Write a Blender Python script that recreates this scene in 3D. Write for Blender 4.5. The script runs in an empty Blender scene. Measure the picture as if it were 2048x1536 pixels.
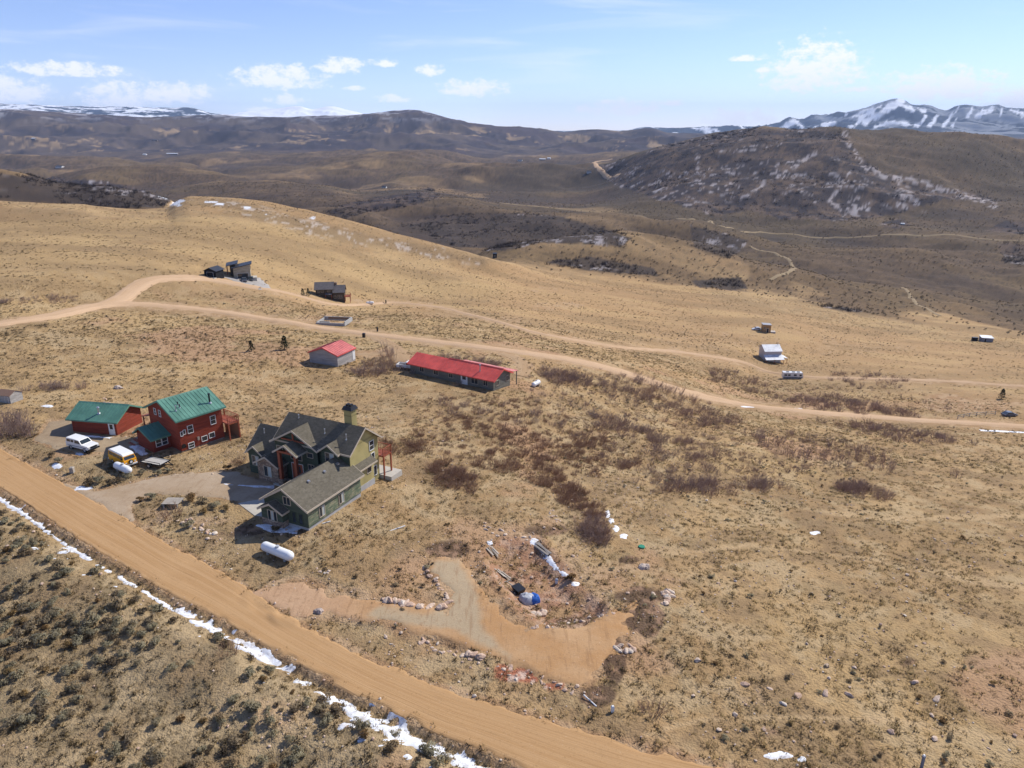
import bpy, bmesh, math, random
import numpy as np
from mathutils import Vector, Matrix

random.seed(7); RNG = np.random.default_rng(7)
SC = bpy.context.scene
COL = SC.collection
R = math.radians
# ------------------------------------------------------------------ camera
F_PX, HORIZON, CAM_Z = 1462.0, 260.0, 44.0            # focal length in pixels of a 2048 px wide frame
PITCH = math.atan((768 - HORIZON) / F_PX)
cam_d = bpy.data.cameras.new('camera'); cam = bpy.data.objects.new('camera', cam_d); COL.objects.link(cam)
cam.location = (0, 0, CAM_Z); cam.rotation_euler = (math.pi / 2 - PITCH, 0, 0)
cam_d.sensor_fit = 'HORIZONTAL'; cam_d.sensor_width = 36; cam_d.lens = 36 * F_PX / 2048
cam_d.clip_start = 0.5; cam_d.clip_end = 90000
SC.camera = cam
# ------------------------------------------------------------------ light and sky
SUN_AZ, SUN_EL = 39.0, 41.0                            # azimuth counter-clockwise from +x
sd = (math.cos(R(SUN_EL)) * math.cos(R(SUN_AZ)), math.cos(R(SUN_EL)) * math.sin(R(SUN_AZ)), math.sin(R(SUN_EL)))
sl = bpy.data.lights.new('sun', 'SUN'); sl.energy = 4.3; sl.angle = R(0.53); sl.color = (1.0, 0.95, 0.86)
so = bpy.data.objects.new('sun', sl); COL.objects.link(so); so.location = (60, 60, 120)
so.rotation_euler = Vector(sd).to_track_quat('Z', 'Y').to_euler()
SC.view_settings.view_transform = 'Standard'; SC.view_settings.look = 'None'
SC.view_settings.exposure = 0.36; SC.view_settings.gamma = 1.0
SC.cycles.max_bounces = 5; SC.cycles.diffuse_bounces = 2; SC.cycles.glossy_bounces = 2
SC.cycles.volume_bounces = 1; SC.cycles.transparent_max_bounces = 6

W = bpy.data.worlds.new('World'); SC.world = W; W.use_nodes = True
wn, wl = W.node_tree.nodes, W.node_tree.links; wn.clear()
def nd(t, nodes, **kw):
    n = nodes.new(t)
    for k, v in kw.items():
        if k.startswith('i_'): n.inputs[k[2:].replace('_', ' ')].default_value = v
        else: setattr(n, k, v)
    return n
def wmath(op, a, b=None, c=None):
    n = wn.new('ShaderNodeMath'); n.operation = op
    for i, v in enumerate((a, b, c)):
        if v is None: continue
        if isinstance(v, (int, float)): n.inputs[i].default_value = v
        else: wl.new(v, n.inputs[i])
    return n.outputs[0]
sky = nd('ShaderNodeTexSky', wn, sky_type='NISHITA', sun_disc=False, sun_elevation=R(SUN_EL), sun_rotation=R(90 - SUN_AZ), altitude=2100, air_density=1.0, dust_density=0.05, ozone_density=1.6)
tc = wn.new('ShaderNodeTexCoord'); sep = wn.new('ShaderNodeSeparateXYZ'); wl.new(tc.outputs['Generated'], sep.inputs[0])
azn = wmath('ARCTAN2', sep.outputs[0], sep.outputs[1]); eln = wmath('ARCSINE', sep.outputs[2])
def px_ray(x, y):
    u = (x - 1024) / F_PX; v = (768 - y) / F_PX; cp, sp = math.cos(PITCH), math.sin(PITCH)
    return np.array([u, cp + v * sp, -sp + v * cp])
def px_dir(x, y):
    d = px_ray(x, y); d = d / np.linalg.norm(d); return math.atan2(d[0], d[1]), math.asin(d[2])
# cumulus: centre x, base y, half width, height (in the photograph's pixels, turned into directions), strength
CLOUDS = [(20, 200, 70, 34, 1.0), (235, 212, 65, 36, 1.0), (345, 202, 70, 30, 1.0), (130, 150, 120, 20, .62), (560, 172, 95, 34, .92), (680, 145, 55, 26, .7), (770, 133, 40, 16, .5),
          (858, 150, 35, 20, .6), (945, 190, 75, 26, .8), (575, 208, 45, 18, .6), (520, 226, 30, 12, .6), (1240, 228, 100, 24, .75), (1335, 212, 40, 14, .5), (1480, 252, 95, 30, .7), (1625, 172, 92, 66, 1.05), (1530, 145, 30, 12, .45),
          (1495, 122, 40, 12, .45), (1885, 195, 105, 42, .95), (2040, 215, 60, 30, .7), (780, 205, 50, 16, .4), (-250, 190, 150, 60, 1), (2350, 170, 140, 60, .9), (710, 182, 30, 10, .4), (1710, 184, 40, 12, .5)]
K = 1 / F_PX
A_LO, A_SPAN, E_SPAN = R(-55), R(110), .2               # the clouds' places are kept in three stepped ramps over the azimuth
layers = [[], [], [], []]
for cx, cy, hw, hh, st in sorted(CLOUDS):
    a0, e0 = px_dir(cx, cy - hh * .35); wa, we = hw * K * 1.12 * st ** .4, hh * K * st ** .4
    for Lr in layers:
        if not Lr or a0 - wa * 1.25 > Lr[-1][0] + Lr[-1][2] * 1.25: Lr.append((a0, e0, wa, we)); break
azr = wmath('DIVIDE', wmath('SUBTRACT', azn, A_LO), A_SPAN)
m = None
for Lr in layers:
    rp = wn.new('ShaderNodeValToRGB'); cr_ = rp.color_ramp; cr_.interpolation = 'CONSTANT'; wl.new(azr, rp.inputs[0])
    for q, (a0, e0, wa, we) in enumerate(Lr):
        pos = 0.0 if q == 0 else ((Lr[q - 1][0] + Lr[q - 1][2] + a0 - wa) / 2 - A_LO) / A_SPAN
        el = cr_.elements[q] if q < len(cr_.elements) else cr_.elements.new(pos)
        el.position = pos; el.color = ((a0 - A_LO) / A_SPAN, e0 / E_SPAN, wa / E_SPAN, we / E_SPAN)
    sp = wn.new('ShaderNodeSeparateColor'); wl.new(rp.outputs[0], sp.inputs[0])
    da = wmath('DIVIDE', wmath('MULTIPLY', wmath('SUBTRACT', azr, sp.outputs[0]), A_SPAN / E_SPAN), sp.outputs[2])
    de = wmath('DIVIDE', wmath('SUBTRACT', wmath('DIVIDE', eln, E_SPAN), sp.outputs[1]), rp.outputs[1])
    de = wmath('MAXIMUM', de, wmath('MULTIPLY', de, -1.8))
    v = wmath('SUBTRACT', 1.0, wmath('MULTIPLY_ADD', da, da, wmath('MULTIPLY', de, de)))
    m = v if m is None else wmath('MAXIMUM', m, v)
comb = wn.new('ShaderNodeCombineXYZ'); wl.new(azn, comb.inputs[0]); wl.new(wmath('MULTIPLY', eln, 1.7), comb.inputs[1])
cn = nd('ShaderNodeTexNoise', wn, noise_dimensions='2D', i_Scale=55.0, i_Detail=6.0, i_Roughness=.68); wl.new(comb.outputs[0], cn.inputs['Vector'])
dens = wmath('MULTIPLY_ADD', wmath('MAXIMUM', m, -.9), 1.15, wmath('MULTIPLY', wmath('SUBTRACT', cn.outputs[0], .5), 3.3))
mr = nd('ShaderNodeMapRange', wn, interpolation_type='SMOOTHSTEP'); wl.new(dens, mr.inputs[0])
mr.inputs[1].default_value = .1; mr.inputs[2].default_value = 1.25; mr.inputs[3].default_value = 0; mr.inputs[4].default_value = .88
# cirrus: stretched noise
cm = nd('ShaderNodeMapping', wn); cm.inputs['Rotation'].default_value = (0, 0, R(10)); cm.inputs['Scale'].default_value = (1.6, 9.0, 1)
wl.new(comb.outputs[0], cm.inputs['Vector'])
ci = nd('ShaderNodeTexNoise', wn, noise_dimensions='2D', i_Scale=2.3, i_Detail=4.0, i_Roughness=.55, i_Distortion=.5); wl.new(cm.outputs[0], ci.inputs['Vector'])
cr = nd('ShaderNodeMapRange', wn, interpolation_type='SMOOTHSTEP'); wl.new(ci.outputs[0], cr.inputs[0])
cr.inputs[1].default_value = .5; cr.inputs[2].default_value = .85; cr.inputs[4].default_value = .3
alpha = wmath('MINIMUM', wmath('ADD', mr.outputs[0], cr.outputs[0]), .95)
mixc = nd('ShaderNodeMix', wn, data_type='RGBA'); wl.new(alpha, mixc.inputs[0]); tint = nd('ShaderNodeMix', wn, data_type='RGBA', blend_type='MULTIPLY'); tint.inputs[0].default_value = 1; wl.new(sky.outputs[0], tint.inputs[6]); tint.inputs[7].default_value = (.95, .93, 1.16, 1); wl.new(tint.outputs[2], mixc.inputs[6]); mixc.inputs[7].default_value = (8.6, 8.5, 8.5, 1)
bgn = wn.new('ShaderNodeBackground'); bgn.inputs[1].default_value = 0.112; wl.new(mixc.outputs[2], bgn.inputs[0])
W.cycles.sampling_method = 'MANUAL'; W.cycles.sample_map_resolution = 256
wo = wn.new('ShaderNodeOutputWorld'); wl.new(bgn.outputs[0], wo.inputs[0])

# ------------------------------------------------------------------ helpers: pixels, noise, curves
def node_at_r(x, y, r):
    d = px_ray(x, y); t = r / math.hypot(d[0], d[1]); return math.atan2(d[0], d[1]), r, CAM_Z + d[2] * t
def node_at_z(x, y, z):
    d = px_ray(x, y); t = (z - CAM_Z) / d[2]; return math.atan2(d[0], d[1]), t * math.hypot(d[0], d[1]), z
def project(x, y, z):
    cp, sp = math.cos(PITCH), math.sin(PITCH); z = z - CAM_Z
    w = np.maximum(y * cp - z * sp, 1e-3); v = y * sp + z * cp
    return 1024 + F_PX * x / w, 768 - F_PX * v / w
def hash2(ix, iy, seed):
    h = (ix.astype(np.int64) * 374761393 + iy.astype(np.int64) * 668265263 + seed * 2147483647) & 0xffffffff
    h = ((h ^ (h >> 13)) * 1274126177) & 0xffffffff
    return ((h ^ (h >> 16)) & 0xffffff) / float(0xffffff)
def vnoise(x, y, seed=0):
    x0, y0 = np.floor(x), np.floor(y); fx, fy = x - x0, y - y0
    fx = fx * fx * fx * (fx * (fx * 6 - 15) + 10); fy = fy * fy * fy * (fy * (fy * 6 - 15) + 10)
    a, b, c, d = hash2(x0, y0, seed), hash2(x0 + 1, y0, seed), hash2(x0, y0 + 1, seed), hash2(x0 + 1, y0 + 1, seed)
    return (a * (1 - fx) + b * fx) * (1 - fy) + (c * (1 - fx) + d * fx) * fy
def fbm(x, y, lam, octv=4, seed=0, gain=.5, ridged=False):
    s = 0; amp = 1; tot = 0; c, sn = math.cos(.6), math.sin(.6)
    x, y = x / lam, y / lam
    for o in range(octv):
        n = vnoise(x, y, seed + o * 17) * 2 - 1
        if ridged: n = 1 - 2 * np.abs(n)
        s = s + n * amp; tot += amp; amp *= gain; x, y = (x * c - y * sn) * 2.03 + 3.1, (x * sn + y * c) * 2.03 + 1.7
    return s / tot
def sstep(a, b, x):
    t = np.clip((x - a) / (b - a), 0, 1); return t * t * (3 - 2 * t)
def pchip(xs, ys, x):
    xs, ys = np.asarray(xs, float), np.asarray(ys, float); h = np.diff(xs); dl = np.diff(ys) / h
    d = np.zeros(len(xs))
    for i in range(1, len(xs) - 1):
        if dl[i - 1] * dl[i] > 0:
            w1, w2 = 2 * h[i] + h[i - 1], h[i] + 2 * h[i - 1]; d[i] = (w1 + w2) / (w1 / dl[i - 1] + w2 / dl[i])
    d[0], d[-1] = dl[0], dl[-1]
    x = np.clip(x, xs[0], xs[-1]); k = np.clip(np.searchsorted(xs, x, side='right') - 1, 0, len(h) - 1)
    t = (x - xs[k]) / h[k]; hk = h[k]
    return ys[k] * (1 + 2 * t) * (1 - t) ** 2 + hk * d[k] * t * (1 - t) ** 2 + ys[k + 1] * t * t * (3 - 2 * t) + hk * d[k + 1] * t * t * (t - 1)
def poly_sd(px, py, poly):
    """signed distance to a closed polygon, positive inside"""
    best = np.full(px.shape, 1e18); inside = np.zeros(px.shape, bool); n = len(poly)
    for i in range(n):
        (x1, y1), (x2, y2) = poly[i], poly[(i + 1) % n]; dx, dy = x2 - x1, y2 - y1
        t = np.clip(((px - x1) * dx + (py - y1) * dy) / (dx * dx + dy * dy + 1e-12), 0, 1)
        best = np.minimum(best, (px - x1 - t * dx) ** 2 + (py - y1 - t * dy) ** 2)
        if y1 != y2: inside ^= ((y1 > py) != (y2 > py)) & (px < dx * (py - y1) / (y2 - y1) + x1)
    d = np.sqrt(best); return np.where(inside, d, -d)
def line_d(px, py, pts):
    best = np.full(px.shape, 1e18)
    for (x1, y1), (x2, y2) in zip(pts[:-1], pts[1:]):
        dx, dy = x2 - x1, y2 - y1; t = np.clip(((px - x1) * dx + (py - y1) * dy) / (dx * dx + dy * dy + 1e-12), 0, 1)
        best = np.minimum(best, (px - x1 - t * dx) ** 2 + (py - y1 - t * dy) ** 2)
    return np.sqrt(best)

# ------------------------------------------------------------------ terrain: lines of known height across the view, near to far
# entries: (x, y, 'z', height) or (x, y, 'r', distance) seen in the photograph; (x, None, r, z) hidden behind a crest
Zn = lambda x, y, z: node_at_z(x, y, z)
Rn = lambda x, y, r: node_at_r(x, y, r)
def Hn(x, r, z): return (math.atan2(*px_ray(x, 420)[:2]), r, z)
LINES = [
 [Hn(-900, 9, 0), Hn(1024, 9, 0), Hn(2900, 9, -1)],
 [Zn(-500, 1536, 0), Zn(0, 1536, 0), Zn(1024, 1536, 0), Zn(2048, 1536, -1.5), Zn(2550, 1536, -2.5)],
 [Zn(-500, 1250, 0), Zn(0, 1250, 0), Zn(1024, 1250, -.4), Zn(1500, 1250, -1.8), Zn(2048, 1250, -3.5), Zn(2550, 1250, -5)],
 [Zn(-500, 1040, .5), Zn(0, 1040, 0), Zn(620, 1040, 0), Zn(1024, 1040, -1.8), Zn(1500, 1040, -6), Zn(2048, 1040, -10), Zn(2550, 1040, -13)],
 [Zn(-500, 880, 1), Zn(0, 880, .3), Zn(450, 880, 0), Zn(760, 890, -.8), Zn(1000, 880, -4), Zn(1300, 880, -10), Zn(1600, 880, -17), Zn(2048, 880, -27), Zn(2550, 880, -36)],
 [Zn(-500, 780, 1), Zn(0, 790, .5), Zn(300, 785, -1), Zn(640, 775, -4), Zn(985, 781, -5), Zn(1200, 790, -11), Zn(1400, 815, -20), Zn(1600, 830, -26), Zn(1800, 845, -30), Zn(2048, 850, -33), Zn(2550, 850, -44)],
 [Zn(-500, 700, 1), Zn(0, 700, 0), Zn(300, 705, -2), Zn(680, 712, -5), Zn(1000, 715, -7), Zn(1200, 728, -13), Zn(1380, 775, -22), Zn(1480, 790, -30), Zn(1560, 760, -42), Zn(1700, 765, -42), Zn(2048, 780, -44), Zn(2550, 780, -54)],
 [Zn(-500, 640, 0), Zn(0, 640, -1), Zn(270, 605, -5), Zn(480, 600, -9), Zn(660, 642, -12), Zn(900, 650, -15), Zn(1100, 672, -20), Zn(1300, 700, -31), Zn(1450, 715, -40), Zn(1545, 722, -47), Zn(1700, 715, -50), Zn(2048, 725, -60), Zn(2550, 725, -70)],
 [Rn(-500, 545, 345), Rn(0, 545, 275), Rn(300, 545, 275), Rn(490, 553, 290), Rn(660, 596, 290), Rn(850, 580, 345), Rn(1000, 600, 335), Rn(1200, 630, 345), Rn(1400, 650, 360), Rn(1540, 660, 365), Zn(1750, 672, -62), Zn(2048, 705, -65), Zn(2550, 705, -74)],
 [Rn(-500, 470, 460), Rn(0, 475, 375), Rn(300, 470, 370), Rn(500, 475, 385), Rn(680, 500, 395), Rn(850, 530, 400), Rn(985, 548, 410), Rn(1100, 565, 425), Rn(1300, 590, 440), Zn(1545, 622, -58), Zn(1800, 662, -67), Zn(2048, 695, -69), Zn(2550, 695, -78)],
 # crest of the golden hill, then the edge of the sage flats
 [Rn(-500, 396, 600), Rn(0, 404, 500), Rn(150, 412, 480), Rn(260, 420, 478), Rn(330, 417, 482), Rn(352, 404, 490), Rn(380, 392, 500), Rn(440, 393, 495), Rn(520, 401, 490), Rn(680, 438, 460), Rn(800, 471, 450), Rn(870, 490, 440), Rn(985, 522, 432), Rn(1100, 548, 465), Rn(1300, 575, 490), Zn(1545, 601, -63), Zn(1800, 648, -71), Zn(2048, 685, -73), Zn(2550, 688, -82)],
 [Hn(-500, 700, -22), Hn(0, 590, -22), Hn(260, 545, -22), Hn(350, 560, -26), Hn(400, 630, -44), Hn(520, 640, -50), Hn(680, 600, -50), Hn(800, 570, -50), Hn(870, 545, -48), Rn(985, 525, 490), Rn(1100, 533, 520), Rn(1200, 537, 535), Rn(1300, 548, 545), Zn(1545, 580, -70), Zn(1800, 620, -80), Zn(2048, 640, -84), Zn(2550, 640, -90)],
 [Rn(-500, 325, 900), Rn(0, 334, 800), Rn(100, 341, 790), Rn(200, 352, 760), Rn(270, 366, 730), Rn(330, 383, 700), Hn(380, 740, -30), Hn(520, 800, -72), Hn(680, 750, -78), Hn(870, 650, -68), Rn(985, 514, 600), Rn(1100, 496, 630), Rn(1210, 485, 640), Rn(1330, 497, 640), Rn(1450, 528, 640), Zn(1560, 560, -76), Zn(1800, 590, -87), Zn(2048, 600, -92), Zn(2550, 600, -96)],
 [Hn(-500, 1050, -60), Hn(0, 1050, -60), Hn(200, 1000, -62), Hn(380, 1000, -74), Hn(520, 1000, -78), Rn(680, 442, 1000), Rn(800, 462, 850), Rn(870, 486, 780), Hn(985, 770, -76), Hn(1100, 780, -78), Hn(1210, 800, -84), Hn(1330, 850, -92), Rn(1450, 520, 800), Zn(1560, 530, -87), Zn(1800, 550, -94), Zn(2048, 560, -98), Zn(2550, 560, -100)],
 [Hn(-500, 1500, -80), Hn(0, 1500, -80), Hn(380, 1500, -78), Rn(520, 387, 1450), Rn(680, 415, 1150), Rn(800, 442, 1000), Rn(900, 429, 1050), Rn(1000, 425, 1090), Rn(1100, 432, 1090), Rn(1200, 445, 1050), Rn(1300, 468, 1000), Rn(1450, 478, 1010), Zn(1600, 485, -95), Zn(1800, 500, -98), Zn(2048, 500, -100), Zn(2550, 500, -100)],
 [Hn(-500, 2000, -84), Hn(0, 2000, -84), Rn(380, 372, 1800), Rn(450, 362, 1850), Rn(540, 357, 1850), Rn(640, 363, 1800), Rn(720, 385, 1600), Rn(830, 384, 1450), Rn(920, 392, 1450), Rn(1000, 405, 1450), Rn(1200, 415, 1400), Rn(1350, 430, 1320), Rn(1500, 440, 1310), Rn(1700, 444, 1340), Rn(1900, 440, 1420), Rn(2048, 432, 1500), Rn(2550, 425, 1650)],
 [Hn(-500, 2600, -86), Hn(0, 2600, -86), Hn(380, 2350, -86), Hn(540, 2350, -86), Rn(720, 360, 2150), Rn(830, 366, 2100), Rn(1000, 376, 1950), Rn(1150, 388, 1800), Rn(1250, 372, 1720), Rn(1350, 350, 1680), Rn(1450, 330, 1680), Rn(1600, 320, 1680), Rn(1700, 335, 1620), Rn(1800, 362, 1620), Rn(1950, 385, 1680), Rn(2048, 378, 1780), Rn(2550, 370, 1950)],
 [Rn(-500, 332, 3200), Rn(0, 328, 3300), Rn(250, 335, 3200), Rn(380, 346, 2900), Rn(500, 330, 2950), Rn(620, 319, 3000), Rn(780, 318, 3000), Rn(900, 327, 2900), Rn(1000, 337, 2750), Rn(1120, 347, 2500), Rn(1190, 336, 2300), Rn(1250, 317, 2200), Rn(1320, 296, 2150), Rn(1400, 276, 2150), Rn(1470, 262, 2130), Rn(1530, 257, 2100), Rn(1600, 265, 2080), Rn(1680, 263, 2050), Rn(1740, 268, 2030), Rn(1850, 274, 2000), Rn(1950, 280, 2000), Rn(2048, 292, 2150), Rn(2300, 320, 2350), Rn(2550, 330, 2500)],
 [Rn(-500, 318, 3900), Rn(0, 318, 3900), Rn(380, 322, 3800), Hn(560, 3600, -84), Hn(800, 3600, -84), Rn(1000, 325, 3500), Rn(1150, 325, 3400), Hn(1250, 3000, -80), Hn(1500, 2900, -60), Hn(1800, 2900, -50), Hn(2048, 2900, -60), Hn(2550, 3000, -70)],
 [Rn(-500, 308, 4500), Rn(0, 308, 4600), Rn(300, 308, 4600), Rn(600, 305, 4600), Rn(850, 308, 4500), Rn(1000, 312, 4300), Rn(1150, 312, 4300), Hn(1300, 4300, -60), Hn(1500, 4300, -60), Hn(2048, 4300, -60), Hn(2550, 4300, -60)],
 [Rn(-500, 268, 5500), Rn(0, 270, 5500), Rn(300, 275, 5500), Rn(600, 268, 5500), Rn(850, 265, 5500), Rn(1000, 288, 5400), Rn(1150, 290, 5400), Rn(1240, 288, 5300), Hn(1400, 5500, -40), Hn(2048, 5500, -40), Hn(2550, 5500, -40)],
 [Rn(-500, 212, 6500), Rn(0, 219, 6500), Rn(100, 222, 6500), Rn(200, 231, 6500), Rn(300, 235, 6500), Rn(400, 231, 6500), Rn(550, 236, 6500), Rn(700, 232, 6500), Rn(760, 227, 6500), Rn(830, 222, 6500), Rn(870, 231, 6500), Rn(950, 249, 6400), Rn(1050, 256, 6400), Rn(1130, 263, 6400), Rn(1200, 257, 6300), Rn(1245, 264, 6300), Rn(1300, 261, 6300), Rn(1340, 268, 6300), Rn(1420, 272, 6300), Rn(1600, 276, 6300), Rn(2048, 283, 6300), Rn(2550, 283, 6300)],
 [Hn(-500, 8500, 20), Hn(1024, 8500, -20), Hn(2048, 8500, -30), Hn(2550, 8500, -30)],
 [Rn(-500, 235, 11200), Rn(300, 235, 11200), Rn(700, 248, 11200), Rn(1200, 272, 11200), Rn(1500, 270, 11200), Rn(1800, 250, 11200), Rn(2048, 256, 11200), Rn(2550, 258, 11200)],
 [Rn(-500, 205, 13500), Rn(0, 208, 13500), Rn(100, 212, 13500), Rn(250, 215, 13500), Rn(380, 217, 13500), Rn(440, 231, 13500), Rn(500, 225, 13500), Rn(560, 217, 13500), Rn(600, 213, 13500), Rn(625, 218, 13500), Rn(660, 213, 13500), Rn(700, 222, 13500), Rn(760, 236, 13500), Rn(900, 258, 13500), Rn(1230, 266, 13500), Rn(1290, 255, 13500), Rn(1350, 257, 13500), Rn(1430, 255, 13500), Rn(1500, 257, 13500), Rn(1547, 254, 13500), Rn(1584, 241, 13500), Rn(1606, 243, 13500), Rn(1623, 233, 13500), Rn(1654, 235, 13500), Rn(1698, 226, 13500), Rn(1733, 217, 13500), Rn(1764, 206, 13500), Rn(1790, 200, 13500), Rn(1808, 203, 13500), Rn(1827, 212, 13500), Rn(1856, 212, 13500), Rn(1891, 222, 13500), Rn(1913, 213, 13500), Rn(1935, 210, 13500), Rn(1961, 213, 13500), Rn(1992, 209, 13500), Rn(2018, 216, 13500), Rn(2048, 216, 13500), Rn(2550, 222, 13500)],
 [Hn(-500, 17000, 150), Hn(1024, 17000, 20), Hn(2550, 17000, 150)],
 [Hn(-500, 26000, 0), Hn(1024, 26000, 0), Hn(2550, 26000, 0)],
]
TH = np.concatenate([np.linspace(-75, -38, 70, endpoint=False), np.linspace(-38, 38, 800, endpoint=False), np.linspace(38, 75, 70)]) * math.pi / 180
LR = np.concatenate([np.linspace(math.log(9), math.log(32), 40, endpoint=False), np.linspace(math.log(32), math.log(150), 220, endpoint=False), np.linspace(math.log(150), math.log(7000), 480, endpoint=False), np.linspace(math.log(7000), math.log(14500), 130, endpoint=False), np.linspace(math.log(14500), math.log(26000), 25)])
RR = np.exp(LR)
lr_lines, z_lines = [], []
for L in LINES:
    L = sorted(L); t = [a[0] for a in L]; q = np.clip(TH, t[0], t[-1])
    lr_lines.append(pchip(t, [math.log(a[1]) for a in L], q)); z_lines.append(pchip(t, [a[2] for a in L], q))
LRL, ZL = np.array(lr_lines), np.array(z_lines)
for k in range(1, len(LRL)): LRL[k] = np.maximum(LRL[k], LRL[k - 1] + .012)
ZB = np.empty((len(TH), len(LR)))
for i in range(len(TH)): ZB[i] = pchip(LRL[:, i], ZL[:, i], LR)
# keep the columns smooth across the view as well
GX, GY = np.sin(TH)[:, None] * RR[None], np.cos(TH)[:, None] * RR[None]
GR = np.broadcast_to(RR[None], ZB.shape)
CREST_R = np.exp(LRL[10])                              # distance of the golden hill's crest / edge of the grass
FARZ = sstep(1.0, 1.06, GR / CREST_R[:, None])
PX, PY = project(GX, GY, ZB)
# ------------------------------------------------------------------ where the roads, yards and zones lie
ROAD_L = [(-420, 720), (-250, 820), (-100, 915), (0, 977), (56, 1011), (112, 1050), (187, 1099), (262, 1143), (337, 1187), (394, 1214), (469, 1255), (559, 1306), (634, 1347), (708, 1389), (797, 1430), (856, 1460), (945, 1496), (1034, 1534), (1150, 1580), (1350, 1640), (1650, 1690)]
ROAD_R = [(-420, 650), (-250, 750), (-100, 835), (0, 896), (56, 928), (112, 958), (187, 1001), (262, 1042), (337, 1087), (412, 1125), (487, 1170), (559, 1222), (619, 1256), (678, 1285), (738, 1315), (797, 1341), (856, 1365), (945, 1395), (1020, 1416), (1100, 1441), (1200, 1472), (1300, 1501), (1453, 1536), (1650, 1580), (1900, 1625)]
ROAD_2 = [(-500, 690), (-200, 672), (0, 648), (100, 633), (190, 613), (270, 608), (400, 619), (520, 636), (640, 656), (760, 671), (900, 687), (1050, 706), (1150, 722), (1220, 738), (1300, 763), (1390, 789), (1480, 808), (1600, 822), (1750, 834), (1900, 844), (2048, 853), (2300, 866), (2550, 880)]
ROAD_2B = [(205, 612), (245, 597), (265, 580), (300, 561), (350, 556), (410, 557), (460, 565), (520, 577)]
TRACK_3 = [(520, 577), (590, 590), (650, 606), (800, 606), (880, 615), (950, 632), (1000, 645), (1100, 672), (1200, 689), (1350, 703), (1440, 716), (1500, 729), (1560, 748), (1620, 755), (1700, 757), (1800, 759), (1920, 764), (2048, 773), (2400, 790)]
TRACK_RED = [(735, 668), (770, 683), (795, 700), (808, 722), (815, 733)]
TRACK_SHED = [(715, 708), (745, 708), (785, 704)]
TRACK_PORCH = [(1000, 706), (1040, 718), (1048, 738), (1040, 752)]
ROAD_4 = [(1000, 406), (1060, 412), (1150, 420), (1280, 432), (1380, 439), (1420, 442), (1445, 453), (1530, 465), (1600, 471), (1680, 475), (1760, 471), (1850, 472), (1950, 476), (2060, 481), (2400, 490)]
TRACK_5 = [(1805, 575), (1820, 592), (1840, 612), (1880, 632)]
TRACK_6 = [(1500, 492), (1560, 512), (1582, 526), (1580, 542), (1555, 552), (1540, 560)]
TRACK_7 = [(1240, 350), (1195, 334), (1192, 328), (1206, 321), (1225, 318)]
PAD = [(500, 1190), (545, 1168), (610, 1163), (720, 1196), (800, 1214), (890, 1220), (903, 1206), (862, 1140), (880, 1118), (920, 1118), (965, 1190), (1010, 1225), (1060, 1260), (1150, 1258), (1230, 1222), (1275, 1210), (1276, 1235), (1240, 1290), (1195, 1345), (1165, 1377), (1120, 1362), (1040, 1320), (950, 1290), (870, 1266), (780, 1247), (700, 1232), (620, 1232), (560, 1225)]
TONGUE = [(862, 1142), (880, 1119), (920, 1119), (963, 1195), (955, 1215), (975, 1260), (1000, 1290), (1020, 1312), (960, 1290), (900, 1262), (850, 1250), (760, 1238), (700, 1228), (760, 1222), (850, 1228), (900, 1215), (903, 1204)]
DRIVE = [(120, 968), (190, 985), (260, 968), (340, 952), (420, 943), (470, 945), (540, 962), (560, 985), (530, 1005), (478, 1003), (420, 992), (340, 988), (300, 992), (262, 1010), (270, 1046), (190, 1003)]
YARD = [(70, 880), (95, 845), (150, 838), (150, 866), (240, 874), (275, 876), (280, 905), (225, 905), (205, 905), (150, 905), (100, 895)]
PIT = [(965, 1108), (1005, 1078), (1075, 1080), (1122, 1130), (1150, 1165), (1210, 1200), (1215, 1232), (1150, 1248), (1085, 1250), (1040, 1225), (990, 1168)]
BRUSH = [[(-300, 330), (0, 345), (200, 362), (345, 396), (330, 414), (230, 420), (0, 402), (-300, 395)],
         [(640, 422), (760, 394), (860, 381), (885, 398), (780, 416), (690, 434)],
         [(800, 452), (880, 430), (1000, 425), (1130, 432), (1200, 450), (1275, 476), (1245, 496), (1150, 490), (1080, 486), (1005, 506), (955, 500), (870, 476)],
         [(1190, 335), (1340, 288), (1500, 255), (1640, 258), (1690, 268), (1722, 310), (1762, 345), (1880, 368), (2010, 402), (1990, 414), (1890, 396), (1800, 425), (1700, 442), (1560, 442), (1500, 418), (1430, 432), (1330, 402), (1230, 372)],
         [(990, 512), (1080, 522), (1180, 512), (1310, 535), (1315, 552), (1200, 545), (1060, 540), (980, 528)],
         [(1510, 600), (1640, 612), (1720, 622), (1650, 634), (1560, 618)], [(1760, 448), (1800, 436), (1820, 450), (1790, 460)], [(1980, 460), (2010, 440), (2048, 445), (2048, 470)],
         [(1380, 450), (1500, 480), (1460, 520), (1390, 500)], [(1380, 560), (1480, 552), (1500, 580), (1400, 575)], [(2000, 490), (2060, 490), (2060, 530), (2010, 525)]]
def strip_mask(pts, half_px, soft):                     # half width in pixels along the line
    return sstep(half_px + soft, half_px, line_d(PX, PY, pts))
near = GR < 420
def near_mask(f, sub=None):
    o = np.zeros(GR.shape); sel = near if sub is None else sub
    o[sel] = f(PX[sel], PY[sel]); return o
ROAD_POLY = ROAD_L + ROAD_R[::-1]
sel1 = GR < 260
sd_road = near_mask(lambda x, y: poly_sd(x, y, ROAD_POLY), sel1); sd_road[~sel1] = -400
flat = sstep(-30, 0, sd_road)
d2 = near_mask(lambda x, y: line_d(x, y, ROAD_2)); d2[~near] = 400
d2b = near_mask(lambda x, y: np.minimum(line_d(x, y, ROAD_2B), line_d(x, y, TRACK_3))); d2b[~near] = 400
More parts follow.
